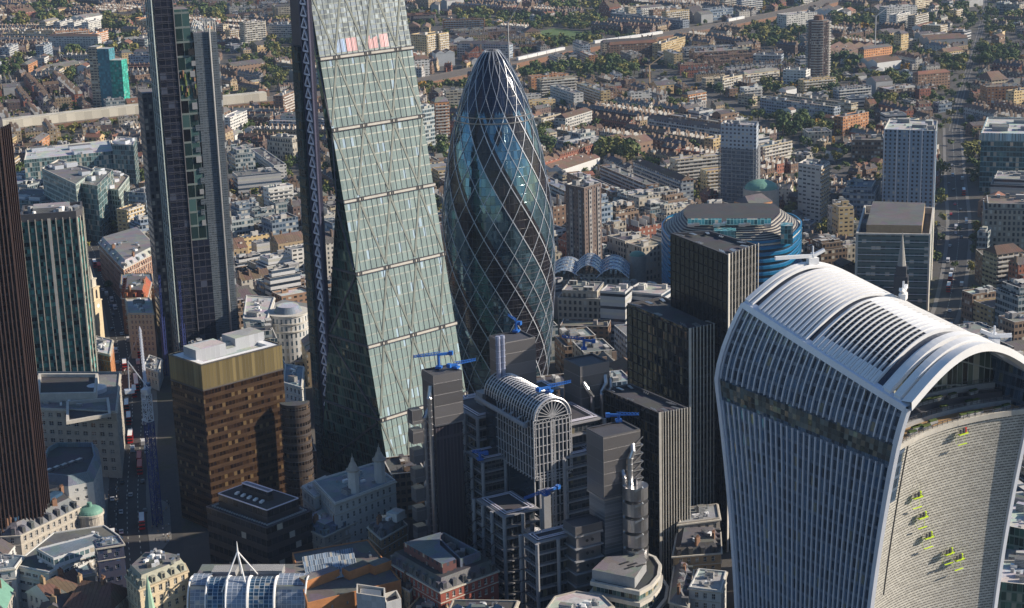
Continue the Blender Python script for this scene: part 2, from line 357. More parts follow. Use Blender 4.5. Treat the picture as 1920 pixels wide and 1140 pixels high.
# ================================================================== glass tower with bulging top (white fins)
def build_fin_tower():
    cx, cy, ph = -42.6, -185.4, 0.2402
    L = (math.sin(ph), math.cos(ph)); S = (math.cos(ph), -math.sin(ph))
    root = empty('bulging_office_tower', (cx, cy, 0))
    tag(root, 'top-heavy white finned glass tower with a curved louvred roof, right foreground', 'skyscraper')
    rel = lambda a, b, z: (L[0]*a+S[0]*b, L[1]*a+S[1]*b, z)
    def sh(z): return max(0.0, (z-118)/27.0)
    def aN(z): return 27.2+12*(min(z, 118)/118)**2-8*sh(z)**1.6
    def aS(z): return 27.2+12*(z/118)**2
    def bb(z): return 27.2-4.2*sh(z)**1.6
    def side(s, z, sg=-1, off=0.0):
        a = aN(z)*(1-s)-aS(z)*s
        return rel(a, sg*(bb(z)+off), z)
    ev = lambda s: 145-14*s
    P = lambda mb, n, mt, par=root, sm=False: mb.build(n, mt, par, sm)
    gl = facade('fin_tower_glass', (0.11, 0.16, 0.24), (0.07, 0.13, 0.22), 1.5, 4.0, 0.9, 0.74, 0.06, 0.55, 0.3, gvar=0.8, pblind=0.05,
                blind=(0.25, 0.28, 0.24), orand=0, bumpd=0.1, tilt=0.05, wmetal=0.3)
    for sg in (-1, 1):
        mb = MB()
        mb.grid(lambda s, zz: side(s, zz*ev(s), sg, -0.15), [i/34 for i in range(35)], [i/30 for i in range(31)], 0,
                lambda s, zz: (s*72, zz*ev(s)))
        g = P(mb, 'glass_side', gl)
    nf = 30
    for sg in (-1, 1):
        for k in range(nf if sg < 0 else 30):
            s = (k+0.5)/(nf if sg < 0 else 30); mb = MB(); ds = 0.21/72
            zs = [i*4.0 for i in range(0, 28)]+[112.5]
            zt = [119.5+i*(ev(s)-119.5)/6 for i in range(7)]
            for zl in (zs, zt):
                mb = MB()
                for z0, z1 in zip(zl[:-1], zl[1:]):
                    c = [[side(s+e*ds, z, sg, o) for e, o in ((-1, -0.2), (-1, 0.38), (1, 0.38), (1, -0.2))] for z in (z0, z1)]
                    for i in range(3): mb.face([c[0][i], c[0][i+1], c[1][i+1], c[1][i]])
                P(mb, 'fin', M['bluefin'])
    # dark mechanical storey with stone-like reflections behind the gap in the fins
    mb = MB(); mb.grid(lambda s, z: side(s, z, -1, -0.1), [i/40 for i in range(41)], [113.6, 116, 118.8], 0, lambda s, z: (s*72, z))
    P(mb, 'plant_storey', facade('plant_storey_glass', (0.12, 0.13, 0.13), (0.09, 0.11, 0.11), 1.6, 1.8, 0.95, 0.95, 0.1, 0.2, gvar=.9, pblind=0.12, blind=(0.17, 0.16, 0.13), orand=0, tilt=0.2))
    # corner columns
    for (sg, s) in ((-1, 0), (-1, 1), (1, 1), (1, 0)):
        mb = MB(); zl = [i*5.0 for i in range(0, 24)]+[119.0]+([124, 128, 131] if s else [124, 130, 136, 141, 145])
        for z0, z1 in zip(zl[:-1], zl[1:]):
            c = [[side(s+e, z, sg, o) for e, o in ((-.011, -0.6), (-.011, 0.9), (.011, 0.9), (.011, -0.6))] for z in (z0, z1)]
            for i in range(4): mb.face([c[0][i], c[0][(i+1) % 4], c[1][(i+1) % 4], c[1][i]])
        P(mb, 'corner_column', M['bluefin'])
    # eaves beams
    for sg in (-1, 1):
        mb = MB(); n = 24
        for i in range(n):
            s0, s1 = i/n, (i+1)/n
            c = []
            for s in (s0, s1):
                z = ev(s); c.append([side(s, z-1.3, sg, -.3), side(s, z-1.3, sg, 1.0), side(s, z+0.5, sg, 1.0), side(s, z+0.9, sg, -1.0)])
            for q in range(4): mb.face([c[0][q], c[1][q], c[1][(q+1) % 4], c[0][(q+1) % 4]])
        P(mb, 'eaves_beam', M['bluefin'])
    # roof
    def roof(s, t, r=0.0):
        z = ev(s); a = side(s, z, -1); b = side(s, z, 1); h = 8.0+4.0*s
        return (a[0]+(b[0]-a[0])*t, a[1]+(b[1]-a[1])*t, z+h*math.sin(PI*t)+r)
    mb = MB(); mb.grid(lambda s, t: roof(s, t), [i/30*0.85 for i in range(31)], [i/24 for i in range(25)], 0, lambda s, t: (s*72, t*50))
    rsk = P(mb, 'roof_skin', plain('roof_membrane', (0.035, 0.05, 0.085), 0.35, 0.2, var=0.4))
    def strip(s0, s1, t0, t1, r, n=None, thick=0.9):
        mb = MB(); n = n or max(2, int((t1-t0)*26))
        for i in range(n):
            ta, tb = t0+(t1-t0)*i/n, t0+(t1-t0)*(i+1)/n
            A = [roof(s0, ta, r), roof(s1, ta, r), roof(s1, tb, r), roof(s0, tb, r)]
            B = [roof(s0, ta, r-thick), roof(s1, ta, r-thick), roof(s1, tb, r-thick), roof(s0, tb, r-thick)]
            mb.face(A); mb.face([B[0], A[0], A[3], B[3]]); mb.face([A[1], B[1], B[2], A[2]])
        e = [roof(s0, t0, r), roof(s1, t0, r), roof(s1, t0, r-thick), roof(s0, t0, r-thick)]; mb.face(e)
        e = [roof(s0, t1, r), roof(s1, t1, r), roof(s1, t1, r-thick), roof(s0, t1, r-thick)]; mb.face(e)
        return mb
    def rib(s, wd, r=1.2, t0=0.0, t1=1.0): P(strip(s-wd/2, s+wd/2, t0, t1, r, 26, 1.7), 'rib', M['white'])
    K = 34; d = 0.94/K
    pv = facade('solar_panel', (0.30, 0.31, 0.33), (0.012, 0.014, 0.02), 1.5, 20, 0.88, 0.96, 0.2, 0.0, gvar=0.2, pblind=0, orand=0, bumpd=0.05)
    def pvstrip(s0, s1, t0, t1, r):
        mb = MB(); n = 16
        mb.grid(lambda t, s: roof(s, t, r), [t0+(t1-t0)*i/n for i in range(n+1)], [s0, s1], 0, lambda t, s: (t*50, 10.0 if s == s0 else 10.1))
        mb.uv = []
        for i in range(n):
            ta, tb = (t0+(t1-t0)*i/n)*50, (t0+(t1-t0)*(i+1)/n)*50
            mb.uv += [(ta, 2.0), (tb, 2.0), (tb, 18.0), (ta, 18.0)]
        P(mb, 'solar_panel_row', pv)
    for k in range(K):
        s = 0.012+k*d
        if k in (2, 15, 30): rib(s+d/2, d*0.35, 0.5); continue       # walkways: low dark channels
        if k < 15:
            P(strip(s, s+d*0.5, 0.0, 1.0, 1.3, 26), 'louvre', M['white'])
        elif k < 30:
            rib(s, d*0.17, 1.15)
            if k < 29:
                j = k-16
                ta0, ta1, tb0, tb1 = 0.13, 0.46-0.004*j, 0.60+0.004*abs(j-6), 0.90
                pvstrip(s+d*.16, s+d*.80, ta0, ta1, 0.75)
                P(strip(s+d*.16, s+d*.84, ta1, tb0, 0.8, 8), 'louvre', M['white'])
                pvstrip(s+d*.16, s+d*.80, tb0, tb1, 0.75)
                P(strip(s+d*.16, s+d*.84, tb1, 1.0, 0.8, 5), 'louvre', M['white'])
                P(strip(s+d*.16, s+d*.70, 0.0, 0.075, 0.8, 4), 'louvre', M['white'])
        elif k in (31, 33): P(strip(s, s+d*1.15, 0.0, 1.0, 1.5, 26, 1.6), 'louvre', M['white'])
    # crest (pale smooth panels near the ridge, north end) and the big arch at the south end
    P(strip(0.0, 0.012, 0, 1, 1.3, 26, 2.2), 'end_arch', M['white'])
    mb = MB(); n = 40
    def arch(t, off, r): 
        p = roof(1.0, t, r); return (p[0]-L[0]*off, p[1]-L[1]*off, p[2])
    for i in range(n):
        ta, tb = i/n, (i+1)/n
        q = [[arch(t, -2.6, 1.4), arch(t, 1.3, 1.9), arch(t, 1.5, -0.5), arch(t, -2.2, -1.0)] for t in (ta, tb)]
        for j in range(4): mb.face([q[0][j], q[0][(j+1) % 4], q[1][(j+1) % 4], q[1][j]])
    P(mb, 'end_arch', M['white'], sm=True)
    # south face, bowed inwards in plan
    zt = 118.6
    def south(t, z, off=0.0):
        a = -(aS(z)+off)+5.0*4*t*(1-t); return rel(a, bb(z)*(2*t-1), z)
    n = N('perforated_fins'); u, v = n.uv()
    row = n.math('FLOOR', n.math('DIVIDE', v, 0.95))
    fu = n.math('FRACT', n.math('ADD', n.math('DIVIDE', u, 1.55), n.math('MULTIPLY', n.math('MODULO', row, 2.0), 0.5)))
    fv = n.math('FRACT', n.math('DIVIDE', v, 0.95))
    dk = n.math('MULTIPLY', n.math('LESS_THAN', fv, 0.36), n.math('GREATER_THAN', fu, 0.16))
    dk2 = n.math('LESS_THAN', n.math('FRACT', n.math('DIVIDE', v, 4.0)), 0.05)
    r = n.wn(n.xyz(n.math('FLOOR', n.math('DIVIDE', u, 1.55)), row, 1))
    c = n.mix(r, (0.44, 0.43, 0.40), (0.58, 0.57, 0.53))
    c = n.mix(n.math('MULTIPLY', dk, 0.86), c, (0.06, 0.06, 0.055)); c = n.mix(n.math('MULTIPLY', dk2, 0.35), c, (0.08, 0.08, 0.075))
    n.bump(n.math('SUBTRACT', 1.0, dk), 0.3, 0.6); n.set(col=c, rough=0.5)
    mb = MB(); mb.grid(lambda t, z: south(t, z), [i/24 for i in range(25)], [zt*i/26 for i in range(27)], 0, lambda t, z: (t*54, z)); P(mb, 'perforated_face', n.mat)
    # glazed corner; flat black strips paint the shade of vertical recesses on that face
    mb = MB(); mb.grid(lambda t, z: south(t, z, 0.12), [0.012, .05, 0.10], [100+i*3.7 for i in range(6)], 0, lambda t, z: (t*54, z)); P(mb, 'corner_glazing', gl)
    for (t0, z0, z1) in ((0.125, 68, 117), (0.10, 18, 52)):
        mb = MB(); mb.grid(lambda t, z: south(t, z, 0.15), [t0, t0+0.010], [z0+(z1-z0)*i/10 for i in range(11)]); P(mb, 'painted_recess_shade', M['black'])
    mb = MB(); 
    for i in range(24):
        ta, tb = i/24, (i+1)/24
        q = [[south(t, zt-1.2, 0.5), south(t, zt+0.6, 0.5), south(t, zt+0.6, -1.0), south(t, zt-1.2, -1.0)] for t in (ta, tb)]
        for j in range(4): mb.face([q[0][j], q[0][(j+1) % 4], q[1][(j+1) % 4], q[1][j]])
    P(mb, 'coping', M['lconc'])
    # sky garden behind the arch
    def deck(t, dep, z): 
        p = south(t, zt); return (p[0]+L[0]*dep, p[1]+L[1]*dep, z)
    for (d0, d1, z, mt, nm) in ((1.2, 6.0, zt+0.2, M['wood'], 'terrace_deck'), (6.0, 9.5, zt+1.6, M['grey'], 'terrace_deck'), (9.5, 12.5, zt+3.4, M['dsteel'], 'terrace_deck'), (12.5, 13.5, zt+5.4, M['grey'], 'terrace_deck')):
        mb = MB(); mb.grid(lambda t, e: deck(t, d0+(d1-d0)*e, z), [0.015+0.97*i/12 for i in range(13)], [0, 1]); mb.grid(lambda t, e: deck(t, d0, z-(2.2 if d0 > 2 else .1)*e), [0.015+0.97*i/12 for i in range(13)], [0, 1]); P(mb, nm, mt)
    for dep, z in ((-0.3, zt+0.6), (6.1, zt+1.7), (9.6, zt+3.5), (12.6, zt+5.5)):
        mb = MB(); pts = [deck(0.02+0.96*i/24, dep, z) for i in range(25)]
        for a, b in zip(pts[:-1], pts[1:]):
            mb.beam((a[0], a[1], z+1.2), (b[0], b[1], z+1.2), 0.14, 0.14); mb.beam(a, (a[0], a[1], z+1.2), 0.12, 0.12)
            mb.beam((a[0], a[1], z+0.6), (b[0], b[1], z+0.6), 0.08, 0.08)
        P(mb, 'railing', M['dsteel'])
    rr = random.Random(3)
    for i in range(26):
        t = 0.06+0.88*rr.random(); dep = rr.choice([1.5, 3, 7.2, 10.5]); z = {1.5: .2, 3: .2, 7.2: 1.6, 10.5: 3.4, 14: 5.4}[dep]+zt
        p = deck(t, dep, z); mb = MB()
        mb.box(p[0], p[1], z, 3.2, 1.2, 0.9, -ph, 0); mb.box(p[0], p[1], z+0.9, 2.9, 0.9, 0.5, -ph, 1)
        P(mb, 'planter', [M['grey'], M['tree_d'] if 'tree_d' in M else M['copper']])
    mb = MB(); 
    def back(t, e):
        p = deck(t, 13.5, 0); tp = 0.02+0.96*t; top = ev(0.78)+(8+4*.78)*math.sin(PI*max(0.03, min(.97, t)))-0.8
        return (p[0], p[1], zt-2+(top-zt+2)*e)
    mb.grid(back, [0.015+0.97*i/30 for i in range(31)], [0, .33, .66, 1], 0, lambda t, e: (t*54, e*22))
    P(mb, 'garden_glazing', facade('garden_glass', (0.40, 0.42, 0.40), (0.05, 0.07, 0.055), 1.8, 7.0, 0.88, 0.93, 0.1, 0.1, gvar=1.2, pblind=0.2, blind=(.4, .4, .33), orand=0))
    root.location = (cx, cy, 0)
    return side, south, roof, (cx, cy), L, S, ev

FT = build_fin_tower()
def ftw(p): return (p[0]+FT[3][0], p[1]+FT[3][1], p[2])
def roof_crane(s, t, az, ln, idx):
    side, south, roof, c, L, S, ev = FT
    p = ftw(roof(s, t, 2.2)); mb = MB(); root = empty('cleaning_crane', p)
    tag(root, ['white roof crane with a long jib at the far end of the louvred roof', 'white roof cleaning crane on the middle of the ridge of the louvred roof',
               'white roof cleaning crane near the big end arch of the louvred roof'][idx], 'crane', 'cleaning cranes on the white louvred roof')
    mb.box(0, 0, -1, 3.4, 2.2, 2.0, az); mb.box(1, .4, 1, 1.4, 1.4, 1.3, az); mb.build('carriage', M['white'], root)
    d = Vector((math.cos(az), math.sin(az), 0)); a = Vector((0, 0, 1.6))
    mb = MB(); mb.beam(a, a+d*ln+Vector((0, 0, 0.5)), 0.9, 1.1); mb.build('jib', M['white'], root)
    mb = MB(); mb.beam(a, a-d*4+Vector((0, 0, 1.6)), 1.1, 1.0); mb.build('counter_jib', M['white'], root)
    mb = MB(); mb.tube([a, a+Vector((0, 0, 3.2))], 0.3, 6); mb.build('mast', M['whitemetal'], root)
roof_crane(0.03, 0.56, rad(150), 13, 0); roof_crane(0.42, 0.80, rad(20), 5, 1); roof_crane(0.86, 0.88, rad(-60), 5, 2)

def cradle(t, z, i, txt, red=False):
    side, south, roof, c, L, S, ev = FT
    p = ftw(south(t, z, 1.6)); root = empty('cleaning_cradle', p, -0.2402)
    tag(root, txt, 'cradle', 'cleaning cradles hanging on the perforated face')
    mb = MB()
    for x in (-1.7, 0, 1.7): mb.beam((x, -.4, 0), (x, -.4, 1.1), .1, .1)
    for y in (-.4, .4):
        for zz in (0.0, 0.55, 1.1): mb.beam((-1.8, y, zz), (1.8, y, zz), .07, .09)
    mb.build('cage', M['dsteel'], root); mb = MB(); mb.box(0, 0, -0.2, 3.7, .9, .35); mb.build('platform', M['lime'], root)
    mb = MB(); mb.box(-1.0, 0, .1, .5, .5, 1.3, 0); mb.box(.3, 0, .1, .6, .5, 1.5, 0); mb.build('gear', M['dgrey'], root)
    mb = MB(); mb.box(1.0, 0, .1, .5, .45, 1.6, 0); mb.build('gear', M['red'] if red else M['lime'], root)
    mb = MB()
    for x in (-1.6, 1.6): mb.beam((x, 0.3, 1.1), (x, 0.9, 5.0), .05, .05)
    mb.build('rope', M['dsteel'], root)
    mb = MB()
    for x in (-1.7, 1.7): mb.beam((x, .9, -3.1), (x, 1.3, 0), .05, .05)
    mb.box(0, 0.1, -3.4, 3.6, .4, .16); mb.build('lower_rail', M['lime'], root)
for i, (px, py, txt, rd) in enumerate([(1806, 815, 'lime green cleaning cradle with a red pack, highest on the perforated face', True), (1720, 932, 'lime green cleaning cradle second from the top of the perforated face', False),
        (1732, 972, 'lime green cleaning cradle third from the top of the perforated face', False), (1742, 1010, 'lime green cleaning cradle fourth from the top of the perforated face', False),
        (1778, 1036, 'lime green cleaning cradle just left of and above the lowest one', False), (1800, 1048, 'lime green cleaning cradle lowest on the perforated face', False)]):
    best = None
    for zi in range(20, 118, 1):
        for ti in range(5, 96, 2):
            p = ftw(FT[1](ti/100, zi, 1.6)); q = pix(*p); e = (q[0]-px)**2+(q[1]-py)**2
            if best is None or e < best[0]: best = (e, ti/100, zi)
    cradle(best[1], best[2], i, txt, rd)

# ================================================================== pointed spiral glass tower
def build_spiral_tower():
    cx, cy = 134.0, 142.0
    root = empty('pointed_glass_tower', (cx, cy, 0))
    tag(root, 'rounded pointed glass tower with dark spiral bands and a pale diamond lattice', 'skyscraper')
    ZR = [(0, 21.0), (18, 24), (43, 26.8), (60, 28.0), (75, 28.4), (90, 28.1), (105, 27.0), (125, 24.0), (140, 20.6), (151, 17.5), (160, 14.2), (167, 11.0), (173, 7.6), (177, 4.6), (179.4, 1.8), (180, 0.3)]
    KZ = 1.022
    def rz(z):
        for (z0, r0), (z1, r1) in zip(ZR[:-1], ZR[1:]):
            if z <= z1:
                t = (z-z0)/(z1-z0); return r0+(r1-r0)*t
        return 0.3
    def rs(z): return (rz(max(0, z-4))+2*rz(z)+rz(min(180, z+4)))/4 if z < 172 else rz(z)
    NA, LZ = 72, 2.07
    NL = int(179/LZ)
    def node(i, j, r=0.0):
        z = min(180.0, j*LZ); th = (i+0.5*(j % 2))*2*PI/NA
        q = rs(z)+r
        return (q*math.cos(th), q*math.sin(th), z*KZ)
    clear = facade('spiral_clear_glass', (0.10, 0.15, 0.18), (0.11, 0.20, 0.26), 1.0, 1.0, 0.97, 0.95, 0.06, 0.8, 0.2, gvar=0.4, pblind=0.04, blind=(0.24, 0.34, 0.36), orand=0, bumpd=0.03, tilt=0.045, wmetal=0.5)
    dark = facade('spiral_dark_glass', (0.02, 0.02, 0.026), (0.014, 0.012, 0.016), 1.0, 1.0, 0.9, 0.9, 0.16, 0.1, 0.3, gvar=0.6, pblind=0.0, orand=0, bumpd=0.05, tilt=0.03)
    dome = facade('spiral_cap_glass', (0.02, 0.03, 0.06), (0.012, 0.022, 0.05), 1.0, 1.0, 0.95, 0.95, 0.07, 0.3, 0.3, gvar=0.5, pblind=0.0, orand=0, bumpd=0.03, tilt=0.03)
    mbs = [MB(), MB(), MB()]
    for j in range(0, NL-1):
        for i in range(NA):
            # diamond with bottom node (i,j), top node (i, j+2)
            i1 = i if j % 2 == 0 else i+1
            if j+2 > NL: continue
            b, t = node(i, j), node(i, j+2)
            l, r = node(i1-1, j+1), node(i1, j+1)
            th = i+0.5*(j % 2); p = th+j/2.0   # constant p: runs one way round while rising
            pp = p % 12
            z = (j+1)*LZ
            if z > 150: kd = 2
            elif z > 132 and ((p % 6) < 3.0*(z-128)/22+0.4 and ((th-j/2.0) % 6) < 3.0*(z-128)/22+0.6): kd = 1
            elif pp < 5.0 and z < 149: kd = 1
            else: kd = 0
            mbs[kd].face([b, r, t, l], 0, [(th+.5, j*.5+.02), (th+.98, j*.5+.5), (th+.5, j*.5+.98), (th+.02, j*.5+.5)])
    mbs[0].build('clear_glazing', clear, root); mbs[1].build('dark_spiral_glazing', dark, root); mbs[2].build('cap_glazing', dome, root)
    # diamond lattice: every fourth line each way
    mb = MB(); mb2 = MB()
    for i0 in range(0, NA, 4):
        for sgn in (1, -1):
            pts = []
            for j in range(0, NL+1, 2):
                z = min(180, j*LZ); th = (i0+sgn*j/2.0)*2*PI/NA; q = rs(z)+0.22
                pts.append((q*math.cos(th), q*math.sin(th), z*KZ))
            if z > 176: pass
            (mb if (i0 % 12 in (0, 4) and sgn < 0) or z < 0 else mb2)
            edge = sgn < 0 and (i0 % 12) in (0, 4)
            tgt = mb if edge else mb2
            for a, b in zip(pts[:-1], pts[1:]): tgt.beam(a, b, (0.38 if edge else 0.22)*(.6 if a[2] > 150 else 1), 0.3, 0, (math.cos(math.atan2(a[1], a[0])), math.sin(math.atan2(a[1], a[0])), 0))
    mb.build('lattice_frame', M['whitemetal'], root); mb2.build('lattice_frame', M['whitemetal'], root)
    # floor lines
    mb = MB()
    for k in range(1, 36):
        z = k*4.14
        if z > 147: break
        r = rs(z)+0.06
        for t in range(72):
            a, b = t*2*PI/72, (t+1)*2*PI/72
            mb.face([(r*math.cos(a), r*math.sin(a), z-.18), (r*math.cos(b), r*math.sin(b), z-.18), (r*math.cos(b), r*math.sin(b), z+.18), (r*math.cos(a), r*math.sin(a), z+.18)])
    mb.build('floor_edges', M['dsteel'], root)
    for z, e in ((148.6, 1.3), (151.2, 1.1)):
        mb = MB(); r = rs(z)+e
        pts = [(r*math.cos(t*2*PI/72), r*math.sin(t*2*PI/72), z) for t in range(73)]
        for a, b in zip(pts[:-1], pts[1:]): mb.beam(a, b, .7, .5)
        for t in range(0, 72, 4): mb.beam(pts[t], (pts[t][0]*.93, pts[t][1]*.93, z), .3, .3)
        mb.build('cleaning_ring', M['steel'], root)
    mb = MB(); r = 6.3; mb.cyl(0, 0, 173.7, 176.5, rs(174)+.25, rs(176.5)+.2, 40); mb.build('cap_ring', M['dsteel'], root)
build_spiral_tower()

# ================================================================== tapering wedge tower
def build_wedge_tower():
    z0, dz = 64.0, 31.0
    A0, B0 = Vector(at(690, 650, z0)), Vector(at(853, 605, z0)); A4, B4 = Vector(at(600, 110, z0+4*dz)), Vector(at(772, 88, z0+4*dz))
    kA, kB = (A4-A0)/(4*dz), (B4-B0)/(4*dz)
    H = 238.0
    SA = lambda z: A0+kA*(z-z0)
    SB = lambda z: B0+kB*(z-z0)
    n_ = Vector((B0.y-A0.y, A0.x-B0.x)).normalized()    # out of the south face
    nd = -n_
    def north(z, px):      # depth along nd from SA(z) until image x = px
        lo, hi = 0.0, 120.0
        for _ in range(30):
            md = (lo+hi)/2; p = SA(z)+nd*md
            if pix(p.x, p.y, z)[0] > px: lo = md
            else: hi = md
        return SA(z)+nd*hi
    NA_ = north(z0, 616)          # vertical west edge of the north core
    NB_ = NA_+(B0-A0); wd0 = (NA_-A0).normalized()
    NAZ = lambda z: SA(z)+wd0*max(2.0, (NA_-SA(z)).dot(wd0))
    loc = ((A0.x+B0.x)/2, (A0.y+B0.y)/2, 0)
    root = empty('tapering_glass_tower', loc); tag(root, 'wedge-shaped green glass tower leaning back, with steel bands and a ladder-like side frame', 'skyscraper')
    rl = lambda p, z: (p[0]-loc[0], p[1]-loc[1], z)
    def P(mb, nm, mt): return mb.build(nm, mt, root)
    def sp(u, z, off=0.0):
        p = SA(z).lerp(SB(z), u)+n_*off; return rl(p, z)
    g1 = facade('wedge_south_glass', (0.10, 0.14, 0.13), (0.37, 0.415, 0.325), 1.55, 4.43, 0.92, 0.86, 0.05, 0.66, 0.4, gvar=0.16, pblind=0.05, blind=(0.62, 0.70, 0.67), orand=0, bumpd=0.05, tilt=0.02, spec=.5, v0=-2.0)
    g1t = facade('wedge_crown_glass', (0.12, 0.16, 0.155), (0.46, 0.48, 0.43), 1.55, 2.2, 0.92, 0.75, 0.06, 0.55, 0.4, gvar=0.6, pblind=0.2, blind=(0.45, 0.48, 0.47), orand=0, bumpd=0.08, tilt=0.015, spec=.35)
    mb = MB(); zt1 = z0+4*dz
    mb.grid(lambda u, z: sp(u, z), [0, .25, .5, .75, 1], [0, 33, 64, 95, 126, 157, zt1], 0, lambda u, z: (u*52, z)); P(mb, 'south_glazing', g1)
    mb = MB(); mb.grid(lambda u, z: sp(u, z), [0, .5, 1], [zt1, H], 0, lambda u, z: (u*52, z)); P(mb, 'crown_glazing', g1t)
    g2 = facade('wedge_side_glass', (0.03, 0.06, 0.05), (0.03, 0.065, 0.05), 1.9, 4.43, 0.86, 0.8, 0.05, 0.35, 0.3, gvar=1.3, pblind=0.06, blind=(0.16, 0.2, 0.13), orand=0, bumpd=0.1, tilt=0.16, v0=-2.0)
    def wp(e, z, off=0.0):
        a = SA(z); b = NAZ(z); d = (b-a); t = a+d*e; nn = Vector((-d.y, d.x)); 
        if nn.length > 0: nn.normalize()
        return rl(t+nn*off, z)
    def ep(e, z):
        a = SB(z); return rl(a+(NAZ(z)-SA(z))*e, z)
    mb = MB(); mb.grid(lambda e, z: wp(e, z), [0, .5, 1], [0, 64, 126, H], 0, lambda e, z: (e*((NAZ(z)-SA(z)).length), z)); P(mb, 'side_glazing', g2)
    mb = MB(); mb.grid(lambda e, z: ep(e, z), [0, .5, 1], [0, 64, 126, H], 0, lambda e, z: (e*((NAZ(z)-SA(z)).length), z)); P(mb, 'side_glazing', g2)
    top = [sp(0, H), sp(1, H), rl(NAZ(H)+SB(H)-SA(H), H), rl(NAZ(H), H)]; mb = MB(); mb.face(top); P(mb, 'roof', M['rdark'])
    # storey-group bands
    for k in range(-1, 6):
        z = z0+k*dz
        if z > H: continue
        mb = MB(); mb.beam(sp(-.006, z-.15, .4), sp(1.012, z-.15, .4), 1.0, 1.0); P(mb, 'band', M['lconc'])
        for dy in (0.55, -0.85):
            mb = MB(); mb.beam(sp(-.008, z+dy, .45), sp(1.014, z+dy, .45), 0.9, 0.25); P(mb, 'band_edge', M['dsteel'])
        mb = MB()
        rr = random.Random(k)
        for u in ((1/6, .5, 5/6) if k % 2 == 0 else (0.02, 1/3, 2/3, .98)):
            for q in (-.035, -.018, .012, .03): mb.beam(sp(u+q-.004, z-.1, .98), sp(u+q+.004, z-.1, .98), .25, 1.3)
        P(mb, 'band_joint', M['black'])
        mb = MB(); mb.beam(wp(0, z, .3), wp(1, z, .3), .8, 0.9); P(mb, 'side_band', M['dsteel'])
    # diagonal frame seen against the glass
    fr = plain('frame_behind_glass', (0.095, 0.12, 0.11), 0.5, 0.0, spec=.3, var=0.1)
    odd = [1/6, .5, 5/6]; even = [0.01, 1/3, 2/3, .99]
    for k in range(-2, 6):
        za, zb = max(0.5, z0+k*dz+1.5), min(H-.5, z0+(k+1)*dz-1.5)
        lo, hi = (odd, even) if k % 2 == 0 else (even, odd)
        mb = MB()
        for a in lo:
            for b in hi:
                if abs(a-b) < 0.2:
                    mb.beam(sp(a, za, .10), sp(b, zb, .10), 0.3, 1.0, 0, tuple(sp(1, za)[i]-sp(0, za)[i] for i in range(3)))
        P(mb, 'diagonal_brace', fr)
        mb = MB(); e0, e1 = (0.05, .95) if k % 2 else (.95, .05)
        mb.beam(wp(e0, za, .2), wp(e1, zb, .2), .5, .9); P(mb, 'side_brace', M['dsteel'])
    # thin vertical mullions proud of the glass
    mb = MB()
    for i in range(1, 17):
        mb.beam(sp(i/17, 1, .12), sp(i/17, H-1, .12), .16, .16)
    P(mb, 'mullion', M['dsteel'])
    for u0, u1, cl in ((.19, .285, (.10, .22, .42)), (.30, .41, (.48, .20, .24)), (.53, .635, (.46, .19, .22)), (.66, .75, (.48, .22, .25))):
        mb = MB(); mb.grid(lambda u, z: sp(u, z, .06), [u0+(u1-u0)*i/3 for i in range(4)], [189.6, 195.4], 0, lambda u, z: (u*52, z))
        P(mb, 'coloured_blind', facade('blind_%d' % int(u0*100), mul(cl, .5), cl, .8, 40, .8, .99, .4, gvar=.5, pblind=0, orand=0))
    # ladder frame on the core
    wd = (NA_-SA(0)).normalized()        # towards north
    wn_ = Vector((-wd.y, wd.x)); 
    if wn_.dot(Vector((-1, 0))) < 0: wn_ = -wn_
    LW = 7.5
    c0, c1 = NA_+wn_*0.6, NA_+wd*LW+wn_*0.6
    b2 = NA_+wn_*-1.2+wd*(LW+14); b3 = NA_+wn_*-1.2
    mb = MB(); mb.prism([rl(x, 0)[:2] for x in ccw([tuple(c0), tuple(c1), tuple(b2), tuple(b3)])], 0, H+4, 0, 0); P(mb, 'lift_core', M['navy'])
    o = wn_*1.1
    mb = MB(); st = 5.2; k = 0; z = 2.0
    a0, a1 = NA_+wn_*1.0+wd*1.0, NA_+wn_*1.0+wd*(LW-1.0); mid = (a0+a1)/2
    while z < H:
        mb.beam(rl(a0, z), rl(a1, z), .6, .75); mb.beam(rl(a0, z), rl(mid, z+st-.9), .7, .75); mb.beam(rl(a1, z), rl(mid, z+st-.9), .7, .75)
        z += st
    P(mb, 'ladder_lattice', M['lilac'])
    for q in (c0+wn_*.35, c1+wn_*.35):
        mb = MB(); mb.beam(rl(q, 0), rl(q, H+4), .9, .9); P(mb, 'ladder_rail', plain('indigo_rail', (0.07, 0.07, 0.12), .4, .2))
    # lower dark glass lift block beyond the ladder
    p0 = NA_+wd*(LW+.3)+wn_*3; zb = 196.0
    poly = ccw([tuple(p0), tuple(p0+wd*6.5), tuple(p0+wd*6.5-wn_*6), tuple(p0-wn_*6)])
    mb = MB(); mb.prism([rl(x, 0)[:2] for x in poly], 0, zb, 0, 1)
    P(mb, 'lift_block', [facade('lift_block_glass', (0.03, 0.05, 0.05), (0.025, 0.045, 0.045), 2.2, 4.4, .85, .8, .1, .3, gvar=1.0, pblind=0.03, blind=(.12, .10, .05), orand=0), M['rdark']])
    return NA_
build_wedge_tower()
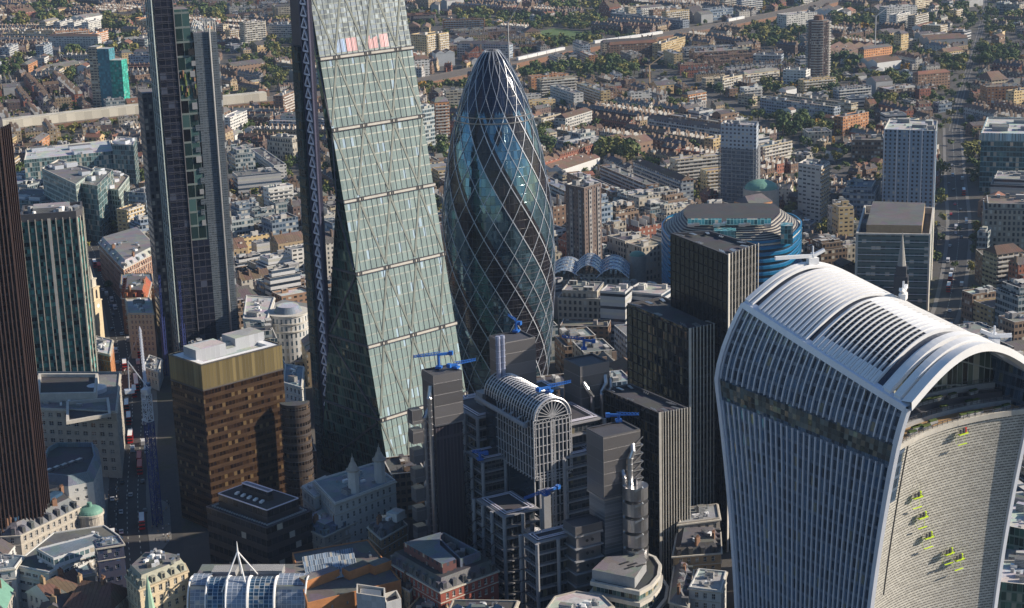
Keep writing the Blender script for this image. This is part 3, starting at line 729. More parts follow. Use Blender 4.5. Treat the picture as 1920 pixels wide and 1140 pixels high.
# ================================================================== spired lattice tower (steel lattice side, dark glass, grey metal)
def build_lattice_tower():
    c0 = Vector(at(452, 668, 0)); cS = Vector(at(344, 682, 0))      # east and west ends of the south face
    e = (c0-cS); W = e.length; e = e/W; nn = Vector((-e.y, e.x))     # nn points away (north)
    if nn.dot(Vector((1, 1))) < 0: nn = -nn
    root = empty('stepped_dark_tower', (cS.x, cS.y, 0)); tag(root, 'tall stepped dark glass tower with a pale steel lattice edge and grey metal side', 'skyscraper')
    def pt(u, d, z, o=0.0): p = e*(u*W)+nn*d-nn*o; return (p.x, p.y, z)
    def pr(mb, u0, u1, d0, d1, z0, z1, mi=0, top=1): mb.prism(ccw([pt(u0, d0, 0)[:2], pt(u1, d0, 0)[:2], pt(u1, d1, 0)[:2], pt(u0, d1, 0)[:2]]), z0, z1, mi, top)
    dark = facade('spired_dark_glass', (0.025, 0.028, 0.048), (0.020, 0.024, 0.045), 3.4, 3.9, .93, .86, .12, .3, gvar=.5, pblind=.02, blind=(.10, .12, .18), orand=0, tilt=.04)
    teal = facade('spired_teal_glass', (0.16, 0.20, 0.20), (0.055, 0.11, 0.11), 4.4, 7.8, .94, .86, .1, .3, gvar=1.0, pblind=.12, blind=(.01, .01, .012), orand=0, tilt=.05)
    gm = facade('spired_grey_metal', (0.16, 0.19, 0.23), (0.10, 0.13, 0.16), 1.7, 1.3, .9, .55, .35, .3, gvar=.4, pblind=.0, orand=0, wrough=.4, wmetal=.3)
    D = 20.0
    mb = MB(); pr(mb, 0.0, .30, 0, D, 0, 236); mb.build('dark_glass_shaft', [dark, M['rdark']], root)
    mb = MB(); pr(mb, .302, .60, .6, D-1, 0, 160); pr(mb, .302, .60, 1.0, D-2, 160, 181); pr(mb, .302, .56, 1.4, D-3, 181, 197); mb.build('teal_glass_shaft', [teal, M['rflat']], root)
    mb = MB()   # irregular panels and planted loggias on the middle shaft
    rr = random.Random(4)
    for k in range(17):
        z = 78+k*5.9
        mb.box(*pt(.55+rr.uniform(-.02, .02), .3, 0)[:2], z, W*rr.uniform(.06, .11), .5, rr.uniform(2.6, 3.6), math.atan2(e.y, e.x), rr.choice([0, 1, 2, 1]))
    mb.build('panel', [M['black'], M['grey'], gm], root)
    mb = MB(); pr(mb, .602, .985, .3, D, 0, 184, 0, 1); mb.build('grey_metal_shaft', [gm, M['rflat']], root)
    mb = MB(); pr(mb, .302, .602, -.15, .5, 0, 70, 0, 0); mb.build('lower_dark_glazing', dark, root)
    mb = MB(); mb.beam(pt(.86, -.2, 0), pt(.86, -.2, 186), 1.0, .8); mb.build('rail', M['alu'], root)
    mb = MB(); mb.beam(pt(.30, -.2, 0), pt(.30, -.2, 225), .35, .5); mb.build('rail', M['dsteel'], root)
    mb = MB()
    for k in range(60): z = 3+k*3.9; mb.beam(pt(0, 0, z, .15), pt(.30 if z < 186 else .30, 0, z, .15), .12, .22)
    mb.build('floor_edges', M['dsteel'], root)
    # open plant deck and rounded steel hoops on the lower roof
    mb = MB()
    for k in range(4):
        d = 3+k*5; pts = [pt(.66+.14*t/8, d, 184+5.5*math.sin(PI*t/8)) for t in range(9)]; mb.tube(pts, .3, 6)
    mb.build('roof_hoop', M['white'], root)
    mb = MB()
    for u in (.80, .88, .97):
        for d in (1, 8, 15): mb.beam(pt(u, d, 184), pt(u, d, 190), .4, .4)
    for d in (1, 8, 15): mb.beam(pt(.80, d, 190), pt(.97, d, 190), .4, .4)
    for u in (.80, .97): mb.beam(pt(u, 1, 190), pt(u, 15, 190), .4, .4)
    mb.build('roof_frame', M['alu'], root)
    mb = MB(); rb = random.Random(5)
    for k in range(28): mb.box(*pt(rb.uniform(.33, .58), rb.uniform(.2, 1.2), 0)[:2], 150+rb.uniform(0, 11), .9, .9, rb.uniform(1, 4), 0, rb.choice([0, 1, 2]))
    mb.build('loggia_planting', [M['tree_d'], M['brick'], M['black']], root)
    # steel lattice face on the west side
    lw = facade('lattice_back_glass', (0.05, 0.07, 0.075), (0.03, 0.055, 0.06), 2.2, 3.9, .9, .85, .1, .3, gvar=.8, pblind=.05, blind=(.2, .24, .24), orand=0, tilt=.1)
    mb = MB(); pr(mb, -.004, 0.0, .5, D, 0, 236, 0, 0); mb.build('west_glazing', lw, root)
    mb = MB(); u = -.045; dd = [0.3, 6.8, 13.4, 20]
    for d in dd: mb.beam(pt(u, d, 0), pt(u, d, 236), .55, .55)
    k = 0; z = 0
    while z < 230:
        for a, b in zip(dd[:-1], dd[1:]):
            mb.beam(pt(u, a, z), pt(u, b, z), .35, .4)
            if (k+int(a)) % 2: mb.beam(pt(u, a, z), pt(u, b, z+7.8), .3, .3)
            else: mb.beam(pt(u, b, z), pt(u, a, z+7.8), .3, .3)
            mb.beam(pt(u, (a+b)/2, z+3.9), pt(u, b, z+3.9), .25, .25)
        z += 7.8; k += 1
    mb.build('steel_lattice', plain('lattice_steel', (0.38, 0.45, 0.46), .4, .3), root)
    mb = MB(); pr(mb, -.20, .1, 26, 44, 0, 150, 0, 1); mb.build('rear_wing', [facade('rear_wing_wall', (0.10, 0.10, 0.11), (0.03, 0.035, 0.05), 2.6, 3.9, .6, .6, .15, pblind=.2, orand=0), M['rflat']], root)
    mb = MB(); pr(mb, .99, 1.03, 4, D-4, 0, 172, 0, 0); mb.build('lift_shaft', facade('lift_shaft_wall', (0.13, 0.13, 0.15), (0.32, 0.34, 0.36), 2.5, 7.8, .6, .45, .3, pblind=.1, orand=0), root)
build_lattice_tower()

# ================================================================== white-ribbed teal tower (left)
def build_ribbed_tower():
    h = 104.0; P0 = at(33, 408, h); P1 = at(95, 402, h); P2 = at(138, 392, h)
    a, b, c = Vector(at(38, 403, h)), Vector(at(150, 395, h)), Vector(at(60, 385, h))
    e = (b-a); L = e.length; e /= L; nn = Vector((-e.y, e.x)); nn = nn if nn.dot(Vector((1, 1))) > 0 else -nn
    # chamfered plan: long south face and angled corners
    poly = ccw([tuple(a), tuple(a+e*L*.93), tuple(a+e*L*1.02+nn*5), tuple(a+e*L*1.02+nn*24), tuple(a+nn*24)])
    o = empty('white_ribbed_tower', (a.x, a.y, 0)); tag(o, 'teal glass office tower with white vertical ribs and a chamfered flat roof, far left', 'skyscraper')
    rp = [(x-a.x, y-a.y) for x, y in poly]
    g = facade('ribbed_teal_glass', (0.04, 0.10, 0.10), (0.07, 0.22, 0.21), 1.5, 3.6, .94, .6, .1, .25, gvar=.9, pblind=.2, blind=(.012, .02, .025), orand=0, tilt=.04)
    mb = MB(); mb.prism(rp, 0, h-4, 0); mb.build('glazing', g, o)
    mb = MB(); mb.prism(rp, h-4, h, 0); mb.ring(rp, inset(rp, 1), h); mb.prism(inset(rp, 1)[::-1], h-2, h, 0); mb.build('parapet', M['dgrey'], o)
    mb = MB(); mb.face([(*p, h-2) for p in inset(rp, 1)]); mb.build('roof', M['rflat'], o)
    mb = MB(); mb.prism(inset(rp, 6), h-2, h+1.5, 0, 1); mb.build('plant_room', [M['plantr'], M['rlight']], o)
    k = 0
    for i in range(len(rp)):
        p, q = Vector(rp[i]), Vector(rp[(i+1) % len(rp)]); d = q-p; n = max(1, round(d.length/3.6)); w_ = Vector((d.y, -d.x)).normalized()
        for j in range(n+1):
            x = p+d*(j/n)+w_*.25; wide = 1.5 if (i == 0 and 0.38 < j/n < 0.58) else .42
            mb = MB(); mb.beam((x.x, x.y, 0), (x.x, x.y, h-3), wide, .7, 0, (w_.x, w_.y, 0)); mb.build('rib', M['lconc'] if wide > 1 else M['stone'], o)
    rr = random.Random(2)
    for j in range(14):
        t = rr.random(); p = lerp(lerp(rp[0], rp[1], t), lerp(rp[-1], rp[2], t), rr.uniform(.15, .85)); mb = MB()
        mb.box(p[0], p[1], h-2, rr.uniform(1, 3), rr.uniform(1, 2.5), rr.uniform(1, 4.2), .3); mb.build('roof_unit', rr.choice([M['alu'], M['grey'], M['white']]), o)
    mb = MB()
    for j in range(9):
        p = Vector(lerp(rp[1], rp[2], j/8))*0.96+Vector(centre(rp))*.04; mb.tube([(p.x, p.y, h), (p.x, p.y, h+1.6), (p.x*.93, p.y*.93, h+2.4)], .18, 5)
    mb.build('davit_row', M['alu'], o)
build_ribbed_tower()

# ================================================================== dark brown ribbed tower (left edge)
def build_brown_tower():
    h = 183.0; b = Vector(at(-2, 240, h)); e = Vector(((math.cos(rad(-12))), math.sin(rad(-12))))  # face direction towards the viewer's left is -e
    f_ = Vector(at(-71, 250, h)); e = (b-f_).normalized(); nn = Vector((-e.y, e.x)); nn = nn if nn.dot(Vector((1, 1))) > 0 else -nn
    root = empty('brown_ribbed_tower', (b.x, b.y, 0)); tag(root, 'dark brown tower of close steel ribs cut off by the left edge', 'skyscraper')
    g = facade('brown_tower_glass', (0.03, 0.02, 0.018), (0.018, 0.014, 0.016), 1.7, 3.8, .6, .7, .12, .3, gvar=1.5, pblind=.12, blind=(.15, .10, .07), orand=0)
    poly = [(-46*e.x, -46*e.y), (0, 0), tuple(e*7+nn*6), tuple(e*7+nn*30), tuple(-e*46+nn*30)]
    mb = MB(); mb.prism(ccw(poly), 0, h-2, 0, 1); mb.build('shaft', [g, M['rdark']], root)
    for i, (p, q) in enumerate(((poly[0], poly[1]), (poly[1], poly[2]))):
        p, q = Vector(p), Vector(q); d = q-p; n = round(d.length/1.7); w_ = Vector((d.y, -d.x)).normalized()
        if w_.dot(Vector((-1, -1))) < 0: w_ = -w_
        for j in range(n+1):
            x = p+d*(j/n)+w_*.35; mb = MB(); mb.beam((x.x, x.y, 0), (x.x, x.y, h), .5, .9, 0, (w_.x, w_.y, 0)); mb.build('rib', plain('brown_steel', (0.045, 0.026, 0.024), .5, .3) if (i == 0 and j == 0) else bpy.data.materials['brown_steel'], root)
    mb = MB(); mb.prism(inset(ccw(poly), 2), h-2, h+2, 0, 1); mb.build('crown', [M['dsteel'], M['rdark']], root)
build_brown_tower()

# ================================================================== bronze glass office block
def build_bronze():
    h = 75.0; A, B, C = at(316, 664, h), at(377, 684, h), at(528, 645, h); poly = Q(h, (316, 664), (377, 684), (528, 645))
    c = B; root = empty('bronze_office_block', (B[0], B[1], 0)); tag(root, 'bronze glass office block with a gold glazed top band and two white plant boxes', 'office block')
    rp = [(x-c[0], y-c[1]) for x, y in poly]
    n = N('bronze_glass'); u, v = n.uv(); bay, fl = 1.62, 3.55
    ia, ib = n.math('FLOOR', n.math('DIVIDE', u, bay)), n.math('FLOOR', n.math('DIVIDE', v, fl)); fa, fb = n.math('FRACT', n.math('DIVIDE', u, bay)), n.math('FRACT', n.math('DIVIDE', v, fl))
    win = n.math('MULTIPLY', n.math('LESS_THAN', n.math('ABSOLUTE', n.math('SUBTRACT', fb, .5)), .25), n.math('GREATER_THAN', fa, .09))
    r = n.wn(n.xyz(ia, ib, 0)); g = n.mix(n.math('POWER', r, 2.0), (0.018, 0.010, 0.007), (0.10, 0.055, 0.025)); g = n.mix(n.math('GREATER_THAN', r, .86), g, (0.24, 0.165, 0.085))
    sp_ = n.mix(n.wn(n.xyz(n.math('FLOOR', n.math('DIVIDE', u, 4.86)), ib, 2)), (0.085, 0.052, 0.034), (0.125, 0.078, 0.046))
    col = n.mix(win, sp_, g); n.set(col=col, rough=n.math('MULTIPLY_ADD', win, -.12, .26), metal=.45); n.bump(n.math('SUBTRACT', 1.0, win), .12, .5)
    mb = MB(); mb.prism(rp, 0, h-11.5, 0); mb.build('bronze_curtain_wall', n.mat, root)
    gt = facade('gold_glazed_band', (0.11, 0.09, 0.05), (0.33, 0.265, 0.13), 1.62, 11.5, .84, .90, .18, .5, gvar=.4, pblind=.0, orand=0, v0=5.6)
    mb = MB(); mb.prism(rp, h-11.4, h, 0); mb.ring(rp, inset(rp, .6), h); mb.build('top_band', gt, root)
    mb = MB(); i1, i2 = inset(rp, .6), inset(rp, 4.2); mb.ring(i1, i2, h-.4); mb.prism(i2[::-1], h-1.6, h-.4, 0); mb.build('white_roof_rim', M['white'], root)
    mb = MB(); mb.face([(*p, h-1.6) for p in i2]); mb.build('roof', M['rlight'], root)
    mb = MB(); 
    for z in (h-11.5, h-.2): 
        for i in range(4): mb.beam((*rp[i], z), (*rp[(i+1) % 4], z), .35, .35)
    mb.build('band_trim', M['dsteel'], root)
    pl = facade('pale_plant_panel', (0.46, 0.48, 0.52), (0.40, 0.42, 0.46), 2.4, 30, .92, .98, .4, gvar=.1, pblind=0, orand=0)
    def boxat(px, w1, w2, hh):
        p = at(px[0], px[1], h-1.5); e = Vector(rp[1])-Vector(rp[0]); 
        E = Vector(C)-Vector(B); a = math.atan2(E.y, E.x)
        mb = MB(); mb.box(p[0]-c[0], p[1]-c[1], h-1.6, w1, w2, hh, a, 0, 1); mb.build('plant_box', [pl, M['rlight']], root)
    boxat((385, 668), 15, 10, 5.4); boxat((457, 645), 15, 10.5, 5.2); boxat((424, 661), 8, 4.0, 2.2); boxat((424, 655), 4.5, 3, 3.2)
    # darker curved wing on the right
    cc = at(552, 752, 50); mb = MB(); r0 = 6.5; base = math.atan2(CAM[1]-cc[1], CAM[0]-cc[0])
    pts = [(cc[0]-c[0]+r0*math.cos(base-1.5+i*3.0/16), cc[1]-c[1]+r0*math.sin(base-1.5+i*3.0/16)) for i in range(17)]
    mb.prism(ccw(pts), 0, 50, 0, 1); mb.build('curved_wing', [facade('curved_bronze', (0.045, 0.032, 0.026), (0.03, 0.022, 0.018), 1.4, 3.55, .8, .45, .15, .3, gvar=1, pblind=.1, blind=(.2, .13, .07), orand=0), M['rdark']], root)
    mb = MB(); pts2 = ccw([(x*1.0, y) for x, y in pts])
    for z in range(4, 50, 4):
        for i in range(16): mb.beam((*pts[i], z), (*pts[i+1], z), .3, .2)
    mb.build('curved_sill', M['dgrey'], root)
build_bronze()

# ================================================================== stepped dark tower with white fins
def build_stepped():
    root = empty('stepped_black_tower', at(1300, 1000, 0)+(0,)); tag(root, 'three-step black glass tower with white vertical fins on its lit side', 'skyscraper'); c = root.location
    dk = facade('black_curtain_wall', (0.02, 0.02, 0.026), (0.009, 0.009, 0.011), 1.6, 3.9, .95, .9, .16, .0, gvar=.35, pblind=0.0, orand=0, tilt=.02, spec=.25)
    dk2 = facade('black_wall_reflecting', (0.03, 0.03, 0.035), (0.018, 0.016, 0.014), 1.6, 3.9, .92, .85, .08, .1, gvar=.9, pblind=.05, blind=(.12, .09, .05), orand=0, tilt=.15)
    fb = facade('finned_wall', (0.02, 0.02, 0.022), (0.012, 0.014, 0.015), 40, 3.9, .99, .68, .1, .2, gvar=.4, pblind=0, orand=0)
    def tier(h, pts, back, zt, fin_n, mat, fins=True, dv=0.0):
        a, b, d = [Vector(at(x, y, h)) for x, y in pts]; f_ = a+(d-b) if back is None else Vector(at(*back, h))
        poly = [tuple(x) for x in (a, b, d, f_)]; rp = [(x-c[0], y-c[1]) for x, y in poly]
        cw = ccw(rp); mb = MB(); mb.prism(cw, 0, h, 0); i1 = inset(cw, .8); mb.ring(cw, i1, h, 1); mb.prism(i1[::-1], h-1.3, h, 1)
        t = mb.build('tier', [mat, M['dgrey']], root)
        mb = MB(); mb.face([(*p, h-1.3) for p in i1]); mb.build('roof', M['rdark'], t)
        p, q = Vector(rp[1]), Vector(rp[2]); dd = q-p; w_ = Vector((dd.y, -dd.x)).normalized(); w_ = w_ if w_.dot(Vector((-.3, -1))) > 0 else -w_
        mb = MB(); mb.face([(*(p+w_*.12), 0), (*(q+w_*.12), 0), (*(q+w_*.12), h-1), (*(p+w_*.12), h-1)], 0, [(0, 0), (dd.length, 0), (dd.length, h-1), (0, h-1)]); mb.build('finned_face', fb, t)
        for j in range(fin_n+1):
            x = p+dd*(j/fin_n)+w_*.7; mb = MB(); wd = 1.1 if j == 0 else .3
            mb.beam((x.x, x.y, 0), (x.x, x.y, h+.6), wd, .35, 0, (w_.x, w_.y, 0)); mb.build('fin', M['lconc'], t)
        p, q = Vector(rp[0]), Vector(rp[1]); dd = q-p; w2 = Vector((dd.y, -dd.x)).normalized(); w2 = w2 if w2.dot(Vector((-1, 0))) > 0 else -w2
        mb = MB()
        for j in range(0, 13): x = p+dd*(j/12)+w2*.1; mb.beam((x.x, x.y, 0), (x.x, x.y, h-1), .18, .3, 0, (w2.x, w2.y, 0))
        mb.build('mullion', M['black'], t)
        mb = MB()
        for j in range(26):
            x = Vector(lerp(i1[j % 4], i1[(j+1) % 4], (j*0.37) % 1)); y = Vector(centre(i1)); x = x.lerp(y, .04)
            z_ = x.lerp(y, .22); mb.beam((x.x, x.y, h-.3), (z_.x, z_.y, h-.3), .35, .3)
        mb.build('roof_rail', M['alu'], t)
        return t
    tier(125, ((1258, 437), (1364, 478), (1419, 458)), (1330, 432), 125, 9, dk)
    tier(95, ((1176, 568), (1292, 617), (1362, 603)), None, 95, 11, dk2)
    tier(72, ((1128, 728), (1236, 775), (1292, 765)), None, 72, 11, dk2)
build_stepped()

# ================================================================== blue rounded office with swept bands
def build_blue_banded():
    h = 54.0
    base = [at(1238, 402, h), at(1262, 432, h), at(1470, 432, h), at(1508, 398, h), at(1478, 376, h), at(1262, 378, h)]
    c = centre(base); root = empty('rounded_blue_office', (*c, 0)); tag(root, 'rounded blue glass office block with pale bands curving round its roof', 'office block')
    # round the corners by Chaikin cutting
    rp = [(x-c[0], y-c[1]) for x, y in ccw(base)]
    for _ in range(3):
        q = []
        for i in range(len(rp)): a, b = rp[i], rp[(i+1) % len(rp)]; q += [lerp(a, b, .2), lerp(a, b, .8)]
        rp = q
    bl = facade('blue_banded_glass', (0.02, 0.17, 0.36), (0.03, 0.05, 0.07), 30, 3.9, 1.0, .46, .12, .2, gvar=.5, pblind=0, orand=0)
    mb = MB(); mb.prism(rp, 0, h-9, 0); mb.build('banded_wall', bl, root)
    rd = facade('blue_window_strip', (0.30, 0.33, 0.33), (0.04, 0.09, 0.12), 2.2, 3.9, .85, .9, .1, .2, gvar=1, pblind=.2, blind=(.4, .42, .3), orand=0)
    for k in range(12):
        z = 3+k*3.9
        mb = MB(); o, i = inset(rp, -.9), inset(rp, .05); mb.prism(o, z, z+1.5, 0); mb.ring(o, i, z+1.5); mb.build('blue_band', plain('cobalt_band', (0.012, 0.17, 0.36), .3, .2) if k == 0 else bpy.data.materials['cobalt_band'], root)
    for k in range(9):
        ins = k*1.5; o, i = inset(rp, ins-.3), inset(rp, ins+.5); z = h-9+k*1.1
        mb = MB(); mb.prism(o, z-.5, z+.45, 0); mb.ring(o, i, z+.45); mb.build('roof_band', M['stone'], root)
        mb = MB(); mb.prism(inset(rp, ins+.6), z-1.2, z+1.1, 0, 0); mb.build('roof_step', M['navy'], root)
    mb = MB(); mb.face([(*p, h+1.4) for p in inset(rp, 12.6)]); mb.build('roof', M['rdark'], root)
    e = Vector(base[2])-Vector(base[1]); a = math.atan2(e.y, e.x); ev = e.normalized(); up = Vector((-ev.y, ev.x)); up = up if up.dot(Vector((1, 1))) > 0 else -up
    gt = facade('teal_glass_box', (0.20, 0.42, 0.45), (0.04, 0.17, 0.20), 2.0, 3.0, .9, .9, .1, .2, orand=0)
    mf = Vector(base[1])*.5+Vector(base[2])*.5-Vector(c)
    mb = MB(); mb.box(*(mf+up*3+ev*-2), h-9, 13, 9, 9, a, 0, 0); mb.build('glass_box', gt, root)
    q = Vector(base[2])-Vector(c); mb = MB(); mb.box(*(q*.96+ev*3+up*6), h-9, 7, 9, 11, a, 0, 0); mb.build('glass_box', gt, root)
    # shallow glass vaults on top
    for off, ln in ((-14, 20), (12, 26)):
        mb = MB(); c0 = mf+up*14+ev*off
        mb.grid(lambda u, v: ((c0+ev*(u*ln-ln/2)+up*(v*8-4)).x, (c0+ev*(u*ln-ln/2)+up*(v*8-4)).y, h+1+3*math.sin(PI*v)), [i/10 for i in range(11)], [i/6 for i in range(7)], 0, lambda u, v: (u*ln, v*9)); mb.build('roof_vault', gt, root)
    for k in range(16):
        p = mf+up*(8+2.5*(k % 5))+ev*(-22+k*3.0); mb = MB(); mb.box(p.x, p.y, h+.5, 4, 2, 1.6, a); mb.build('roof_unit', M['alu'], root)
    # tapering glass wing on the left
build_blue_banded()
# ================================================================== inside-out building with service towers
_a1, _a2 = rad(108), rad(18)
E1 = Vector((math.sin(_a1), math.cos(_a1))); E2 = Vector((math.sin(_a2), math.cos(_a2)))
def build_works():
    root = empty('inside_out_building', at(1000, 1080, 0)+(0,)); c = root.location.copy()
    tag(root, 'steel-clad inside-out building with stepped galleries, glazed barrel vault and duct towers', 'office building')
    def L(v, z): return (v[0]-c[0], v[1]-c[1], z)
    def quad(px, h, wa, wb):
        o = Vector(at(px[0], px[1], h)); return [o, o+E1*wa, o+E1*wa+E2*wb, o+E2*wb]
    rp = lambda P_: ccw([(p[0]-c[0], p[1]-c[1]) for p in P_])
    gg = facade('gallery_glass', (0.09, 0.09, 0.10), (0.035, 0.045, 0.055), 1.8, 4.3, .86, .8, .15, .2, gvar=.9, pblind=.08, blind=(.2, .18, .12), orand=0)
    slab = plain('gallery_concrete', (0.27, 0.27, 0.29), .7, scale=.5); clad = facade('steel_cladding', (0.27, 0.265, 0.275), (0.20, 0.195, 0.205), 30, 4.6, .99, .93, .35, .5, gvar=.25, pblind=0, orand=0, wmetal=.5, wrough=.4)
    rib = facade('ribbed_shaft', (0.085, 0.07, 0.085), (0.055, 0.045, 0.058), 1.5, 60, .7, 1.0, .45, .3, gvar=.3, pblind=0, orand=0, wrough=.5)
    col = plain('column_grey', (0.27, 0.28, 0.31), .6)
    def gallery(P_, z0, z1, fl=4.6, cols=(3, 3)):
        p = rp(P_); t = MB(); t.prism(inset(p, 1.6), z0, z1-.6, 0, 0); g = t.build('gallery', gg, root)
        k = 0; z = z1
        while z > z0+1:
            t = MB(); i = inset(p, 1.7); t.prism(p, z-.55, z, 0); t.ring(p, i, z); t.ring(inset(p, 1.7)[::1], p, z-.55)
            t.build('floor_slab', slab, g); 
            t = MB()
            if k == 0: pass
            else:
                for i_ in range(len(p)): t.beam((*p[i_], z+1.0), (*p[(i_+1) % len(p)], z+1.0), .15, .12)
                t.build('hand_rail', M['steel'], g)
            z -= fl; k += 1
        t = MB(); t.face([(*q, z1) for q in inset(p, 1.6)]); t.build('roof', M['rdark'], g)
        for k, off in enumerate((1.2, 2.4)):
            q = inset(p, off+.6); t = MB()
            for i_ in range(len(q)): t.beam((*q[i_], z1+.5), (*q[(i_+1) % len(q)], z1+.5), .35, .3)
            t.build('roof_track', M['lilac'], g)
        o = [Vector(x) for x in (P_[0], P_[1], P_[3])]
        for j in range(cols[0]+1):
            x = o[0]+(o[1]-o[0])*(j/cols[0])-E2*.9; t = MB(); t.cyl(x.x-c[0], x.y-c[1], z0, z1, .75, n=12); t.build('column', col, g)
        for j in range(1, cols[1]+1):
            x = o[0]+(o[2]-o[0])*(j/cols[1])-E1*.9; t = MB(); t.cyl(x.x-c[0], x.y-c[1], z0, z1, .75, n=12); t.build('column', col, g)
            t = MB(); x0 = o[0]+(o[2]-o[0])*((j-1)/cols[1])-E1*1.6; x1 = o[0]+(o[2]-o[0])*(j/cols[1])-E1*1.6; z = z1-fl*1.0
            while z > z0+fl: t.beam(L(x0, z), L(x1, z-fl), .3, .35); t.beam(L(x1-E1*1.2, z-.4), L(x1+E1*.8, z-.4), .5, .5); z -= fl
            t.build('brace', M['dsteel'], g)
        return g
    # galleries: back-left, middle-left, front, right, back-right
    gallery(quad((893, 785), 62, 29, 26), 0, 62, cols=(2, 3))
    gallery(quad((903, 866), 50, 20, 14), 0, 50, cols=(2, 2))
    gallery(quad((1004, 1000), 40, 18, 10), 0, 36, cols=(2, 1))
    gallery(quad((943, 965), 40, 16, 22), 0, 39, cols=(2, 3))
    gallery(quad((1056, 860), 55, 15, 22), 0, 55, cols=(1, 1))
    gallery(quad((1052, 800), 66, 19, 24), 0, 66, cols=(1, 1))
    gallery(quad((885, 735), 66, 42, 14), 0, 60, cols=(2, 1))
    for px, h in (((930, 770), 63.5), ((905, 755), 63.5)):
        P_ = rp(quad(px, h, 7, 6)); t = MB(); t.prism(P_, 62, 67, 0, 0); t.build('plant_room', col, root)
    # atrium
    o = Vector(at(1001, 790, 72)); wv = 15.6; ln = 40.0; br = wv/2; cen = o+E1*br
    zb = 36.0
    steel = plain('atrium_steel', (0.55, 0.56, 0.60), .35, .4); ag = plain('atrium_dark_glass', (0.025, 0.04, 0.06), .12, .2, var=.5)
    def V(u, d, z): p = o+E1*u+E2*d; return (p.x-c[0], p.y-c[1], z)
    def arc(t, d, r=1.0): a = PI*t; return V(br-br*r*math.cos(a), d, 72+br*r*math.sin(a))
    t = MB(); t.grid(lambda d, s: arc(s, d, .95), [0, ln], [i/16 for i in range(17)]); t.grid(lambda d, z: V(.35, d, z), [0, ln], [zb, 72]); t.grid(lambda d, z: V(wv-.35, d, z), [0, ln], [zb, 72]); t.grid(lambda u, z: V(u, .3, z), [0, wv], [0, 72])
    t.face([arc(i/16, .3, .95) for i in range(17)]); t.build('atrium_glazing', ag, root)
    for k in range(21):
        d = k*2.0; t = MB(); pts = [arc(i/18, d) for i in range(19)]; t.tube(pts, .26 if k else .5, 6)
        t.build('vault_rib', steel, root)
    for i in range(1, 12):
        t = MB(); t.beam(arc(i/12, 0, 1.0), arc(i/12, ln, 1.0), .18, .18); t.build('purlin', steel, root)
    # west side frame: pale close-set uprights, in two lengths
    for k in range(15):
        d = k*2.2
        if d > 30: break
        t = MB(); t.beam(V(-.3, d, 48 if d > 0 else 36), V(-.3, d, 72), .3, .5); t.build('side_post', steel, root)
    for z in range(49, 73, 4): t = MB(); t.beam(V(-.4, 0, z), V(-.4, 30, z), .25, .25); t.build('side_rail', steel, root)
    # end face: radial fan, lattice posts, grid
    t = MB()
    for i in range(1, 12): a = PI*i/12; t.beam(V(br, -.2, 72.5), V(br-br*math.cos(a), -.2, 72+br*math.sin(a)), .28, .3)
    pts = [arc(i/24, -.3, 1.02) for i in range(25)]; t.tube(pts, .45, 6); pts = [arc(i/24, -.3, .86) for i in range(25)]; t.tube(pts, .25, 6)
    for i in range(24): t.beam(arc(i/24, -.3, 1.02), arc((i+1)/24, -.3, .86), .2, .2)
    t.build('radial_fan', steel, root)
    def latt(u0, u1, z0, z1, n=None):
        t = MB(); 
        if abs(z1-z0) > abs(u1-u0):
            m_ = max(2, int(abs(z1-z0)/1.3)); w_ = .8
            for s in (-w_/2, w_/2): t.beam(V(u0+s, -.5, z0), V(u1+s, -.5, z1), .28, .28)
            for i in range(m_):
                za, zc = z0+(z1-z0)*i/m_, z0+(z1-z0)*(i+1)/m_; t.beam(V(u0-w_/2*(-1)**i, -.5, za), V(u0+w_/2*(-1)**i, -.5, zc), .18, .18)
        else:
            m_ = max(2, int(abs(u1-u0)/1.4))
            for s in (-.7, .7): t.beam(V(u0, -.5, z0+s), V(u1, -.5, z1+s), .28, .28)
            for i in range(m_):
                ua, uc = u0+(u1-u0)*i/m_, u0+(u1-u0)*(i+1)/m_; t.beam(V(ua, -.5, z0-.7*(-1)**i), V(uc, -.5, z0+.7*(-1)**i), .18, .18)
        t.build('lattice_beam', steel, root)
    latt(0, wv, 71.5, 71.5); latt(0, wv, 49, 49); latt(1.6, wv-1.6, 28, 28)
    for u in (0, wv): latt(u, u, 49, 71.5)
    for u in (2.0, wv-2.0): latt(u, u, 20, 49)
    latt(wv/2, wv/2, 20, 71.5)
    for u in [wv*i/9 for i in range(1, 9)]: t = MB(); t.beam(V(u, -.4, 20), V(u, -.4, 71), .55, .3); t.build('end_post', steel, root)
    for z in [22+3.6*i for i in range(14)]: t = MB(); t.beam(V(0 if z > 49 else 2, -.45, z), V(wv if z > 49 else wv-2, -.45, z), .3, .28); t.build('end_rail', steel, root)
    t = MB(); t.grid(lambda u, z: V(u, .1, z), [2, wv-2], [20, 49]); t.grid(lambda d, z: V(2, d, z), [.1, 12], [20, 49]); t.build('atrium_glazing', ag, root)
    for k in range(6): t = MB(); t.beam(V(1.6, k*2.0, 20), V(1.6, k*2.0, 49), .3, .3); t.build('side_post', steel, root)
    # long service pipe beside the vault
    t = MB(); t.tube([V(-2.6, ln+2, 70), V(-2.6, 2, 70)], 1.0, 10); t.build('service_duct', col, root)
    for k in range(4): t = MB(); t.tube([V(-2.6, 4+k*6, 70), V(-.5, 3+k*6, 71.5)], .5, 8); t.build('service_duct', col, root)
    t = MB(); t.tube([V(wv+1.6, ln, 72.5), V(wv+1.6, 3, 72.5)], .8, 10); t.build('service_duct', steel, root)
